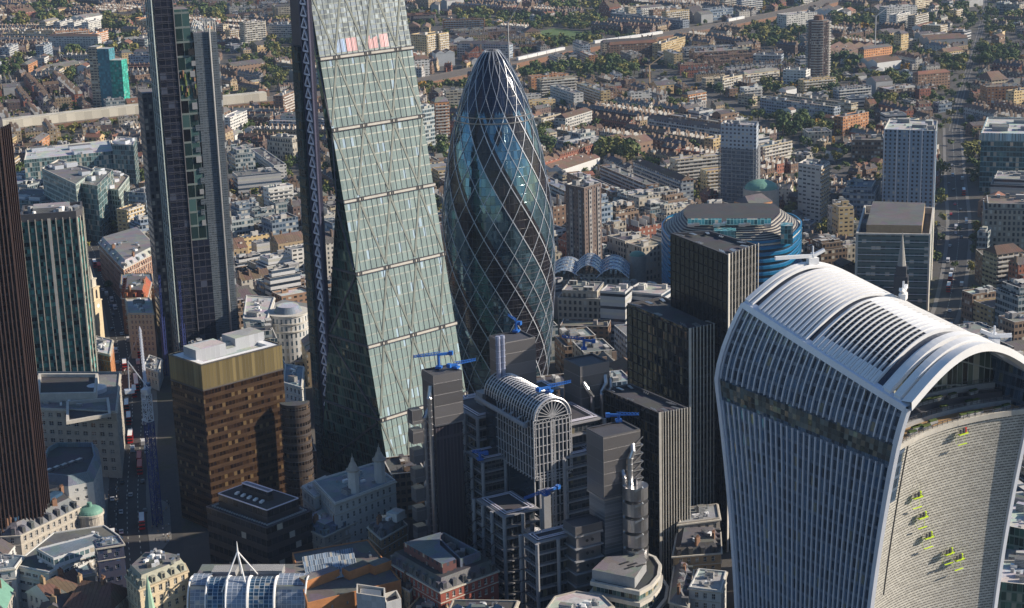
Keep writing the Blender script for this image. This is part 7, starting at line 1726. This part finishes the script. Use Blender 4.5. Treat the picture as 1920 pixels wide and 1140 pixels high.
# ------------------------------------------------------------------ districts
seeds = []
for _ in range(150):
    x, y = rf.uniform(-300, 2500), rf.uniform(-200, 2650)
    if all(math.dist((x, y), s[:2]) > 150 for s in seeds): seeds.append((x, y, rf.choice([-.45, -.25, -.1, .1, .3, .5, .75, 1.0]), rf.random()))
def district(x, y): return min(seeds, key=lambda s: (s[0]-x)**2+(s[1]-y)**2)
SA_ = np.array([s[:2] for s in seeds])
for si, (sx, sy, ang, ty) in enumerate(seeds):
    depth = pix(sx, sy, 0)[2]
    if depth < 500: continue
    c_, s_ = math.cos(ang), math.sin(ang); near = depth < 1250
    bw, bl = rf.uniform(42, 52), rf.uniform(70, 120)
    if near: bw, bl = rf.uniform(40, 52), rf.uniform(44, 60)
    for i in range(-8, 9):
        for j in range(-5, 6):
            lx, ly = (i+.5)*(bw+9), (j+.5)*(bl+10)
            x, y = sx+lx*c_-ly*s_, sy+lx*s_+ly*c_
            if np.argmin(((SA_-np.array([x, y]))**2).sum(1)) != si: continue
            if not in_view(x, y, 10, 90) or pix(x, y, 0)[2] > 3300: continue
            u = rf.random(); W_ = lambda a, b: (x+a*c_-b*s_, y+a*s_+b*c_)
            if near:      # tight city block of offices round a yard
                ny = 3 if bl > 50 else 2
                for a in (-1, 1):
                    y0 = -bl/2
                    while y0 < bl/2-8:
                        d_ = rf.uniform(10, 22); h_ = rf.uniform(15, 27); add(rf.choices(['office', 'flats', 'terrace'], [6, 1.5, 2])[0], *W_(a*bw*.26, y0+d_/2), ang, bw*.46, d_-1.2, h_ if h_ < 26 else h_+6); y0 += d_
            elif u < .52 or (ty < .35 and u < .75):
                hh = rf.choice([7.5, 8.5, 10, 11.5])
                for a in (-1, 1):
                    k = 1 if rf.random() < .5 else 2
                    for q in range(k): add('terrace', *W_(a*(bw/2-6), (q-(k-1)/2)*bl/k), ang+PI/2, bl/k-5, 8.6, hh+rf.uniform(-.5, 1.2))
                if bw > 44: add('terrace', *W_(0, -bl/2+6), ang, bw-28, 8.6, hh)
                for _ in range(rf.randrange(5, 11)): tree(*W_(rf.uniform(-.18, .18)*bw, rf.uniform(-.45, .45)*bl), rf.uniform(3, 5.4))
            elif u < .78:
                n_ = rf.choice([1, 2, 2, 3]); hh = rf.choice([12, 14.5, 17.5, 17.5, 20.5]); 
                if rf.random() < .0: hh = rf.uniform(30, 50)
                if rf.random() < .5:
                    for q in range(n_+1): add('flats', *W_(0, (q-n_/2)*bl/(n_+1)), ang, bw*.86, 10.5, hh)
                else:
                    for q in range(2): add('flats', *W_((q-.5)*bw*.6, 0), ang+PI/2, bl*.82, 10.5, hh)
                for _ in range(rf.randrange(6, 14)): tree(*W_(rf.uniform(-.5, .5)*bw, rf.uniform(-.5, .5)*bl), rf.uniform(3.2, 6))
            elif u < .93:
                y0 = -bl/2
                while y0 < bl/2-8:
                    d_ = rf.uniform(12, 30); kk = rf.choices(['shed', 'office', 'flats', 'terrace'], [4, 3, 2, 3])[0]
                    if rf.random() < .5: add(kk, *W_(0, y0+d_/2), ang, bw*.9, d_-2, rf.uniform(7, 15))
                    else:
                        add(kk, *W_(-bw*.24, y0+d_/2), ang, bw*.44, d_-2, rf.uniform(7, 17)); add(rf.choice(['shed', 'office']), *W_(bw*.24, y0+d_/2), ang, bw*.42, d_-2, rf.uniform(6, 13))
                    y0 += d_
                for _ in range(3): tree(*W_(rf.uniform(-.5, .5)*bw, rf.uniform(-.5, .5)*bl), rf.uniform(3, 5))
            else:
                for _ in range(26): tree(*W_(rf.uniform(-.5, .5)*bw, rf.uniform(-.5, .5)*bl), rf.uniform(3.6, 7))
# fill left-over pockets with small houses, garages and trees
for _ in range(9000):
    px, py = rf.uniform(-30, 1950), rf.uniform(-10, 620)**1.0
    x, y = at(px, py, 0); ang = district(x, y)[2]
    if rf.random() < .45:
        ln, dp = rf.uniform(7, 20), rf.uniform(6, 11)
        near = pix(x, y, 0)[2] < 1250
        add('office' if near and rf.random() < .6 else rf.choices(['terrace', 'shed', 'flats', 'office'], [6, 1.5, 1, 1.5])[0], x, y, ang+(PI/2 if rf.random() < .5 else 0), ln, dp, rf.uniform(12, 22) if near else rf.uniform(5, 11))
    else: tree(x, y, rf.uniform(2.6, 5.2))
print('SPECS', {k: sum(1 for s in specs if s['kind'] == k) for k in MK}, 'TREES', len(trees))

LMK = [('the green park', 1060, 66), ('the balconied round tower', 1533, 110), ('the scaffolded tower', 1385, 300), ('the pale blue dotted tower', 1707, 300), ('the pointed glass tower', 925, 260), ('the netted tower', 195, 140), ('the dark stepped tower', 350, 300),
       ('the tapering wedge', 690, 250), ('the concrete viaduct', 130, 232), ('the dark twin-faced brick tower', 1093, 395), ('the rounded blue office', 1375, 420), ('the framed glass office', 1676, 460), ('the teal glass office', 1880, 270), ('the white-ribbed tower', 100, 520),
       ('the long white train', 1015, 105), ('the green dome', 1427, 345), ('the white-roofed hall', 1620, 95), ('the two yellow-lit flats', 820, 75), ('the angled grey-green office', 130, 340), ('the grey lead vaults', 1110, 500), ('the beige office', 1870, 410), ('the orange flats', 135, 58), ('the blue-white office', 1838, 155)]
ORD = ['nearest', 'second nearest', 'third nearest', 'fourth nearest', 'fifth nearest', 'sixth nearest', 'seventh nearest', 'eighth nearest', 'ninth nearest', 'tenth nearest']
def relation(x, y, h):
    q = pix(x, y, h); b = min(LMK, key=lambda l: (l[1]-q[0])**2+((l[2]-q[1])*1.6)**2); dx, dy = q[0]-b[1], q[1]-b[2]
    r = ('right of ' if dx > 0 else 'left of ') if abs(dx) > abs(dy)*1.3 else ('beyond ' if dy < 0 else 'in front of ')
    return r+b[0], math.hypot(dx, dy)
def number(items):
    """items: list of (base text, relation, dist, obj) -> unique ordinal labels"""
    g = {}
    for it in items: g.setdefault((it[0], it[1]), []).append(it)
    for (b, r), L_ in g.items():
        L_.sort(key=lambda t: t[2])
        for k, it in enumerate(L_):
            if len(L_) == 1: it[3]['label'] = f'{b} {r}'
            elif k < 10: it[3]['label'] = f'{ORD[k]} {b} {r}'
            else: it[3]['label'] = f'{b} standing far {r}'; it[3]['group'] = f'{b} far {r}'
GRP = {'terrace': 'terraces of houses across the district', 'flats': 'blocks of flats across the district', 'shed': 'warehouses across the district', 'office': 'office blocks across the district'}
def fbuild(mb, nm):
    used = sorted(set(mb.m)); mp = {u: i for i, u in enumerate(used)}; mb.m = [mp[x] for x in mb.m]; return mb.build(nm, [FM[u] for u in used])
items = []
for kind in MK:
    L_ = [s for s in specs if s['kind'] == kind]
    for s in L_:
        g = s['g']; q = pix(g[0], g[1], g[5]); s['px'] = (g[3]+g[5])*g[5]/q[2]**2*(1 if -10 < q[0] < 1930 and q[1] > -8 else .1)+(10 if s['lab'] else 0)
    L_.sort(key=lambda s: -s['px']); rest = MB()
    for k, s in enumerate(L_):
        rr = random.Random(k*13+5); g = s['g']
        if k < 296:
            mb = MB(); MK[kind](mb, s, rr); c = (g[0], g[1], 0); mb.v = [(a-c[0], b-c[1], z) for a, b, z in mb.v]; o = fbuild(mb, NAME[kind][0]); o.location = c; tag(o, None, NAME[kind][1], GRP[kind])
            if s['lab']: o['label'] = s['lab']
            else:
                r, d = relation(g[0], g[1], g[5]); noun = {'terrace': 'terrace', 'flats': 'block of flats', 'shed': 'warehouse', 'office': 'office block'}[kind]
                items.append((' '.join(x for x in (s['sz'], 'tall' if g[5] > 22 and kind != 'office' else '', s['wn'], s['rn'].replace(' flat', '').replace(' tiled', '-tiled')+('' if s['rn'].endswith('tiled') else '-roofed'), noun) if x), r, d, o))
        else: MK[kind](rest, s, rr)
    if rest.f: tag(fbuild(rest, {'terrace': 'distant_terraces', 'flats': 'distant_flats', 'shed': 'distant_sheds', 'office': 'distant_offices'}[kind]), {'terrace': 'countless small far-off terraces filling the gaps between streets', 'flats': 'far-off small blocks of flats among the trees', 'shed': 'far-off small sheds and garages', 'office': 'far-off small commercial blocks'}[kind], 'houses' if kind == 'terrace' else 'buildings', kind='stuff')
number(items)
# ------------------------------------------------------------------ trees
def crown(seed, nq, leaf):
    rr = random.Random(seed); t = MB(); lumps = [(0, 0, .95, .62)]
    for k in range(7): a = rr.uniform(0, 2*PI); d = rr.uniform(.3, .6); lumps.append((d*math.cos(a), d*math.sin(a), rr.uniform(.6, 1.25), rr.uniform(.28, .45)))
    for k in range(nq):
        lx, ly, lz, lr = rr.choice(lumps); v = Vector((rr.gauss(0, 1), rr.gauss(0, 1), rr.gauss(0, 1))).normalized(); r_ = lr*(rr.random()**.25); p = Vector((lx, ly, lz))+Vector((v.x*r_, v.y*r_, v.z*r_*.85))
        nn = (v+Vector((rr.uniform(-.7, .7), rr.uniform(-.7, .7), rr.uniform(-.3, .9)))).normalized(); a = nn.cross(Vector((rr.random(), rr.random(), 1))).normalized(); b = nn.cross(a); s = leaf*rr.uniform(.6, 1.4)
        t.face([tuple(p-a*s), tuple(p-b*s*.8), tuple(p+a*s), tuple(p+b*s*.8)])
    return t
def trunk():
    t = MB(); t.tube([(0, 0, 0), (0.01, 0, .45), (0.03, .01, .95)], [.055, .04, .02], 6)
    for k in range(4): a = k*1.7; t.tube([(0, 0, .4+.08*k), (.22*math.cos(a), .22*math.sin(a), .75+.06*k), (.38*math.cos(a), .38*math.sin(a), .98+.05*k)], [.03, .02, .008], 5)
    return t
LM = [M['tree_d'], M['tree_l'], M['tree_y']]; cm = {}
for mi in range(3):
    for v in range(4): o = crown(v*7+mi, 330, .105).build('crown', LM[mi]); cm[(mi, v)] = o.data; bpy.data.objects.remove(o)
o = trunk().build('trunk', M['bark']); tmesh = o.data; bpy.data.objects.remove(o)
TT = []
for (x, y, r_, c_) in trees:
    q = pix(x, y, r_); TT.append(((r_/q[2])*(1 if 0 < q[0] < 1920 and q[1] > 0 else .1), x, y, r_, c_))
TT.sort(reverse=True); items = []
for k, (_, x, y, r_, c_) in enumerate(TT[:296]):
    o = empty('tree', (x, y, 0), k*1.3); tag(o, None, 'tree', 'trees across the district'); a = bpy.data.objects.new('trunk', tmesh); COL.objects.link(a); a.parent = o; a.scale = (r_, r_, r_*1.1)
    b = bpy.data.objects.new('crown', cm[(c_, k % 4)]); COL.objects.link(b); b.parent = o; b.scale = (r_, r_, r_*(.95+.1*(k % 3))); r, d = relation(x, y, r_); q = pix(x, y, 0)
    items.append((('large ' if r_ > 7 else ('small ' if r_ < 4 else ''))+['dark green', 'olive green', 'yellow autumn'][c_]+' leafy tree', r, d, o))
number(items)
# the rest of the trees as one wood-like mass
base = [crown(50+v, 90, .19) for v in range(4)]
vv, ff, mm = [], [], []; off = 0; rr = random.Random(9)
for k, (_, x, y, r_, c_) in enumerate(TT[296:]):
    t = base[k % 4]; V_ = np.array(t.v); a = rr.uniform(0, 6.28); ca, sa = math.cos(a), math.sin(a)
    X = np.empty_like(V_); X[:, 0] = x+r_*(V_[:, 0]*ca-V_[:, 1]*sa); X[:, 1] = y+r_*(V_[:, 0]*sa+V_[:, 1]*ca); X[:, 2] = r_*V_[:, 2]*rr.uniform(.85, 1.15); vv.append(X)
    ff.append(np.arange(len(V_)).reshape(-1, 4)+off); mm.append(np.full(len(V_)//4, c_)); off += len(V_)
vv, ff, mm = np.concatenate(vv), np.concatenate(ff), np.concatenate(mm); me = bpy.data.meshes.new('distant_woodland'); me.vertices.add(len(vv)); me.vertices.foreach_set('co', vv.ravel()); me.loops.add(len(ff)*4); me.loops.foreach_set('vertex_index', ff.ravel())
me.polygons.add(len(ff)); me.polygons.foreach_set('loop_start', np.arange(len(ff))*4); me.polygons.foreach_set('material_index', mm); [me.materials.append(x) for x in LM]; me.update(); me.validate()
o = bpy.data.objects.new('distant_woodland', me); COL.objects.link(o); tag(o, 'far-off tree tops scattered among the houses', 'woodland', kind='stuff')
# ================================================================== vehicles
def car_parts(kind, col):
    root = empty(kind, (0, 0, 0)); g = M['glassd']
    if kind == 'car':
        t = MB(); P_ = [(-2.1, .45), (-2.15, .8), (-1.3, .95), (-.7, 1.42), (.9, 1.45), (1.6, 1.0), (2.15, .9), (2.2, .45)]
        for i in range(len(P_)-1): (a, b), (c, d) = P_[i], P_[i+1]; t.face([(a, -.88, b), (c, -.88, d), (c, .88, d), (a, .88, b)])
        for s in (-.88, .88): t.face([(a, s, b) for a, b in P_])
        t.face([(-2.1, -.88, .45), (2.2, -.88, .45), (2.2, .88, .45), (-2.1, .88, .45)]); t.build('body', col, root)
        t = MB(); t.face([(-1.28, -.78, .98), (-.72, -.74, 1.40), (-.72, .74, 1.40), (-1.28, .78, .98)]); t.face([(.92, -.74, 1.44), (1.56, -.78, 1.04), (1.56, .78, 1.04), (.92, .74, 1.44)]); [t.face([(-1.1, s, .98), (-.7, s, 1.36), (.85, s, 1.38), (1.4, s, 1.0)]) for s in (-.89, .89)]; t.v = [(a, b, c+.012) for a, b, c in t.v]; t.build('window', g, root); wx, L_, r = 1.35, 4.3, .33
    elif kind == 'bus':
        t = MB(); t.prism(inset(rect(0, 0, 10.6, 2.5), 0), .4, 4.25, 0); t.prism(inset(rect(0, 0, 10.6, 2.5), .15), 4.25, 4.4, 0, 1); t.build('body', [M['red'], M['rlight'] if col is None else col], root)
        for z0, z1 in ((1.3, 2.2), (2.9, 3.8)): t = MB(); t.prism(rect(0, 0, 10.64, 2.54), z0, z1, 0); t.build('window_band', g, root)
        wx, r = 3.4, .5
    else:
        t = MB(); t.prism(rect(-.6, 0, 4.4, 2.1), .5, 2.6, 0, 0); t.build('cargo_body', col, root); t = MB(); P_ = [(1.6, .5), (1.6, 2.3), (2.2, 2.2), (2.7, 1.4), (3.1, 1.2), (3.15, .5)]
        for i in range(5): (a, b), (c, d) = P_[i], P_[i+1]; t.face([(a, -1, b), (c, -1, d), (c, 1, d), (a, 1, b)])
        for s in (-1, 1): t.face([(a, s, b) for a, b in P_])
        t.build('cab', col, root); t = MB(); t.face([(2.22, -.9, 2.2), (2.7, -.9, 1.46), (2.7, .9, 1.46), (2.22, .9, 2.2)]); t.v = [(a+.03, b, c+.03) for a, b, c in t.v]; t.build('window', g, root); wx, r = 1.7, .38
    for sx in (-1, 1):
        for sy in (-1, 1): t = MB(); t.tube([(sx*wx, sy*.78, r), (sx*wx, sy*(1.0 if kind != 'bus' else 1.22), r)], r, 10); t.build('wheel', M['black'], root)
    return root
CC = [('white', plain('car_white', (.6, .6, .62), .3)), ('black', plain('car_black', (.02, .02, .022), .25)), ('silver', plain('car_silver', (.4, .41, .43), .3, .6)), ('dark blue', plain('car_blue', (.02, .04, .12), .3)), ('red', M['red'])]
proto = {}
def veh(kind, ci, x, y, a, items, street, key):
    k = (kind, ci)
    if k not in proto: o = proto[k] = car_parts(kind, CC[ci][1] if kind != 'bus' else (M['white'] if ci == 0 else M['red'])); first = True
    else: o = copy_tree(proto[k])
    o.location = (x, y, .05); o.rotation_euler[2] = a; tag(o, None, kind, {'car': 'cars', 'bus': 'buses', 'van': 'vans'}[kind]+' on the '+street)
    nm = {'car': CC[ci][0]+' car', 'van': CC[ci][0]+' van', 'bus': 'red bus with '+('white' if ci == 0 else 'red')+' roof'}[kind]; items.append((nm+' on', 'the '+street, key, o)); return o
rv = random.Random(12); vi = []
def drive(pxs, street, fixed):
    for kind, ci, (px, py), flip in fixed:
        x, y = at(px, py, 0); P_ = pxs; best = min(range(len(P_)-1), key=lambda i: (P_[i].x-x)**2+(P_[i].y-y)**2); d = P_[best+1]-P_[best]; veh(kind, ci, x, y, math.atan2(d.y, d.x)+(PI if flip else 0), vi, street, pix(x, y, 0)[2])
BP, WP = roads[0][0], roads[1][0]
drive(BP, 'street left of the bronze block', [('bus', 0, (238, 768), 0), ('bus', 0, (242, 792), 0), ('bus', 0, (245, 826), 0), ('van', 0, (249, 846), 0), ('bus', 0, (252, 741), 0), ('bus', 1, (262, 868), 1), ('bus', 1, (263, 884), 1), ('van', 0, (275, 848), 1), ('car', 0, (276, 815), 1), ('car', 2, (270, 770), 1),
  ('van', 0, (241, 640), 0), ('van', 0, (255, 655), 0), ('bus', 0, (262, 668), 0), ('van', 0, (259, 682), 0), ('van', 0, (268, 680), 0), ('van', 0, (278, 680), 0), ('van', 0, (200, 554), 0), ('car', 3, (208, 575), 0), ('car', 1, (212, 592), 0), ('van', 0, (216, 580), 1), ('bus', 0, (178, 500), 1), ('bus', 1, (186, 506), 0), ('car', 2, (205, 520), 0), ('car', 1, (196, 538), 0),
  ('car', 1, (236, 612), 1), ('car', 2, (228, 628), 0), ('car', 3, (276, 640), 1), ('car', 1, (268, 905), 0), ('car', 2, (245, 930), 1), ('car', 1, (272, 960), 0)])
for k in range(110):
    s = rv.uniform(60, 560); q, d = along(BP, s); nn = Vector((-d.y, d.x)); off = rv.choice([-6.4, -2.6, 2.6, 6.4]); q = q+nn*off
    if any((o_[3].location.x-q.x)**2+(o_[3].location.y-q.y)**2 < 70 for o_ in vi): continue
    kd = rv.choices(['car', 'van', 'bus'], [6, 2.5, .6])[0]; veh(kd, rv.choices([0, 1, 2, 3, 4], [4, 3, 3, 1, .6])[0] if kd == 'car' else 0, q.x, q.y, math.atan2(d.y, d.x)+(PI if off > 0 else 0), vi, 'street left of the bronze block', pix(q.x, q.y, 0)[2])
for k in range(60):
    s = rv.uniform(0, 640); q, d = along(WP, s); nn = Vector((-d.y, d.x)); off = rv.choice([-5.4, -1.9, 1.9, 5.4]); q = q+nn*off
    if any((o_[3].location.x-q.x)**2+(o_[3].location.y-q.y)**2 < 81 for o_ in vi): continue
    kd = rv.choices(['car', 'van', 'bus'], [7, 2.5, .8])[0]; veh(kd, rv.choices([0, 1, 2, 3, 4], [4, 3, 3, 1, .6])[0] if kd == 'car' else 0, q.x, q.y, math.atan2(d.y, d.x)+(PI if off > 0 else 0), vi, 'avenue at right', pix(q.x, q.y, 0)[2])
CP = roads[3][0]
for k in range(26):
    s = rv.uniform(0, 560); q, d = along(CP, s); nn = Vector((-d.y, d.x)); off = rv.choice([-1.8, 1.8]); q = q+nn*off
    if any((o_[3].location.x-q.x)**2+(o_[3].location.y-q.y)**2 < 60 for o_ in vi): continue
    kd = rv.choices(['car', 'van'], [7, 2])[0]; veh(kd, rv.choices([0, 1, 2, 3], [4, 3, 3, 1])[0] if kd == 'car' else 0, q.x, q.y, math.atan2(d.y, d.x), vi, 'side street behind the blue office', pix(q.x, q.y, 0)[2])
OR2 = ['', 'second', 'third', 'fourth', 'fifth', 'sixth', 'seventh', 'eighth', 'ninth', 'tenth', 'eleventh', 'twelfth', 'thirteenth', 'fourteenth', 'fifteenth', 'sixteenth', 'seventeenth', 'eighteenth', 'nineteenth', 'twentieth']+[f'{k}th' for k in range(21, 60)]
g = {}
for it in vi: g.setdefault((it[0], it[1]), []).append(it)
for (b, st), L_ in g.items():
    L_.sort(key=lambda t: t[2])
    for k, it in enumerate(L_): it[3]['label'] = (f'{b} {st}' if len(L_) == 1 else f'{(OR2[k]+" ") if k else ""}closest {b} {st}')
# ------------------------------------------------------------------ street tower crane
def tower_crane():
    x, y = at(296, 985, 0); root = empty('tower_crane', (x, y, 0)); tag(root, 'tower crane with dark blue mast and white lattice top left of the bronze block', 'crane'); wm = M['whitemetal']; bm = plain('mast_blue', (0.02, 0.035, 0.16), .45)
    def latt(z0, z1, w_, mt, nm):
        t = MB(); c = [(-w_, -w_), (w_, -w_), (w_, w_), (-w_, w_)]
        for a in c: t.beam((*a, z0), (*a, z1), .34, .34)
        z = z0; k = 0
        while z < z1-.1:
            zn = min(z1, z+3)
            for i in range(4): a, b = c[i], c[(i+1) % 4]; t.beam((*a, z), (*b, z), .25, .25); t.beam((*(a if k % 2 else b), z), (*(b if k % 2 else a), zn), .2, .2)
            z = zn; k += 1
        t.build(nm, mt, root)
    latt(0, 48, 1.5, bm, 'mast'); latt(48, 60, 1.5, wm, 'upper_mast')
    t = MB(); t.cyl(0, 0, 60, 61.5, 2.0, n=14); t.box(0, 0, 61.5, 5, 3, 1.2, .6); t.build('slewing_ring', wm, root); t = MB(); t.box(2.4, 1.8, 61.6, 1.8, 1.8, 2.4, .6); t.build('cab', M['glassb'], root)
    d = Vector((-.62, .3, 0)).normalized(); a = Vector((0, 0, 62.5)); tip = a+d*6.5+Vector((0, 0, 13)); t = MB(); sd_ = Vector((d.y, -d.x, 0))
    for s in (-.8, .8): t.beam(a+sd_*s+d*-1, tip, .4, .4); t.beam(a+sd_*s+d*7, tip, .3, .3)
    t.build('a_frame', wm, root)
    t = MB(); j = Vector((.55, .83, 0)).normalized(); q = a+j*2
    for s, zz in ((-.7, 0), (.7, 0), (0, 1.4)): t.beam(q+Vector((j.y, -j.x, 0))*s+Vector((0, 0, zz)), q+j*42+Vector((0, 0, 14+zz*.5)), .3, .3)
    for k in range(20):
        p0, p1 = q+j*(2.1*k)+Vector((0, 0, .7*k)), q+j*(2.1*(k+1))+Vector((0, 0, .7*(k+1)))
        for s in (-.7, .7): t.beam(p0+Vector((j.y, -j.x, 0))*s, p1+Vector((0, 0, 1.3)), .2, .2)
    t.build('jib', wm, root); t = MB(); t.beam(tip, q+j*40+Vector((0, 0, 14)), .12, .12); t.build('stay_rope', M['dsteel'], root)
    t = MB(); b = a+d*7; t.box(b.x, b.y, 61.6, 4, 3, 1.6, math.atan2(d.y, d.x)); t.build('counterweight', wm, root)
tower_crane()
# blue crane shapes added in place of blurred reflections on the dark stepped tower
def reflected_crane(px, h, lab):
    x, y = at(*px, 0); root = empty('crane_reflection', (x, y, 0)); tag(root, lab, 'crane'); t = MB(); w_ = .8
    for a in ((-w_, -w_), (w_, -w_), (w_, w_), (-w_, w_)): t.beam((*a, 0), (*a, h), .3, .3)
    z = 0
    while z < h-2: t.beam((-w_, -w_, z), (w_, -w_, z+2), .2, .2); t.beam((-w_, w_, z), (-w_, -w_, z+2), .2, .2); z += 2
    t.build('mast', bpy.data.materials['mast_blue'], root); t = MB()
    for s in (-.5, .5): t.beam((s, 0, h), (s+4, 5, h+22), .3, .3)
    for k in range(10): t.beam((-.5+.4*k, .5*k, h+2.2*k), (.5+.4*(k+1), .5*(k+1), h+2.2*(k+1)), .2, .2)
    t.build('jib', bpy.data.materials['mast_blue'], root)
reflected_crane((352, 735), 38, 'slim dark blue crane added for a reflection at the foot of the dark stepped tower')
reflected_crane((313, 705), 34, 'blue crane mast added for a reflection at the left corner of the dark stepped tower')
# distant hairline cranes
for lab, px, h in (('thin pale crane beyond the glass point', (955, 130), 55), ('yellow slim crane right of the railway', (1218, 175), 30), ('thin grey crane by the white-roofed hall', (1640, 110), 50)):
    x, y = at(*px, 0); root = empty('distant_crane', (x, y, 0)); tag(root, lab, 'crane'); mt = M['grey'] if 'yellow' not in lab else W['tan']; t = MB(); t.beam((0, 0, 0), (0, 0, h), 1.1, 1.1); t.build('mast', mt, root); t = MB(); t.beam((0, 0, h), (6, -14, h+24) if 'pale' in lab else (14, -8, h+10), .9, .9); t.beam((0, 0, h), (-4, 3, h+1), 1.2, 1.2); t.build('jib', mt, root)
# people on the junction pavements
def person_mesh(seed):
    rr = random.Random(seed); st = rr.uniform(.15, .3); P_ = {'pel': (0, 0, .95), 'chest': (0, .02, 1.38), 'neck': (0, .02, 1.52), 'head': (0, .03, 1.66), 'top': (0, .03, 1.76)}
    t = MB(); t.tube([(0, 0, .88), (0, 0, 1.1), (0, .02, 1.3), (0, .02, 1.46), (0, .02, 1.5)], [.15, .14, .19, .17, .06], 8, 0)
    t.tube([(0, .03, 1.48), (0, .03, 1.56), (0, .04, 1.66), (0, .03, 1.74), (0, .03, 1.78)], [.05, .07, .105, .08, .03], 8, 1)
    for s in (-1, 1): t.tube([(s*.09, 0, .92), (s*.1, s*st*.5, .5), (s*.1, s*st-.03, .06), (s*.1, s*st+.12, .03)], [.09, .065, .045, .04], 6, 2); t.tube([(s*.2, .02, 1.42), (s*.26, -s*st*.4, 1.15), (s*.25, -s*st*.4+.1, .88)], [.06, .045, .035], 6, 0)
    return t
skin = plain('skin', (.35, .2, .14), .6); cl = [('black', M['black']), ('grey', M['grey']), ('dark blue', CC[3][1]), ('white', M['white']), ('brown', W['tan'])]; pm = []
for k in range(5): o = person_mesh(k).build('person', [cl[k][1], skin, M['dgrey']], smooth=True); pm.append(o.data); bpy.data.objects.remove(o)
rp_ = random.Random(4); n_p = 0
spots = [(rp_.uniform(284, 320), rp_.uniform(940, 1022)) for _ in range(46)]+[(rp_.uniform(203, 222), rp_.uniform(860, 1010)) for _ in range(34)]+[(rp_.uniform(185, 240), rp_.uniform(695, 712)) for _ in range(14)]
for k, (px, py) in enumerate(spots):
    x, y = at(px, py, .15); o = bpy.data.objects.new('person', pm[k % 5]); COL.objects.link(o); o.location = (x, y, .14); o.rotation_euler[2] = rp_.uniform(0, 6.28); w_ = 'the pavement island by the blue crane mast' if k < 46 else ('the left pavement of the junction' if k < 80 else 'the crossing below the steeple')
    tag(o, f'person in {cl[k % 5][0]} on {w_}', 'person', f'people in {cl[k % 5][0]} on {w_}')
# ================================================================== air
mb = MB(); mb.box(1200, 1000, -1, 5200, 5200, 322, 0)
n = bpy.data.materials.new('haze_air'); n.use_nodes = True; t = n.node_tree; t.nodes.clear(); o_ = t.nodes.new('ShaderNodeOutputMaterial'); v_ = t.nodes.new('ShaderNodeVolumePrincipled')
v_.inputs['Color'].default_value = (0.50, 0.68, 1.0, 1); v_.inputs['Density'].default_value = 0.00004; v_.inputs['Anisotropy'].default_value = 0.2; t.links.new(v_.outputs[0], o_.inputs['Volume'])
tag(mb.build('haze', n), 'thin blue haze over the city', kind='stuff')
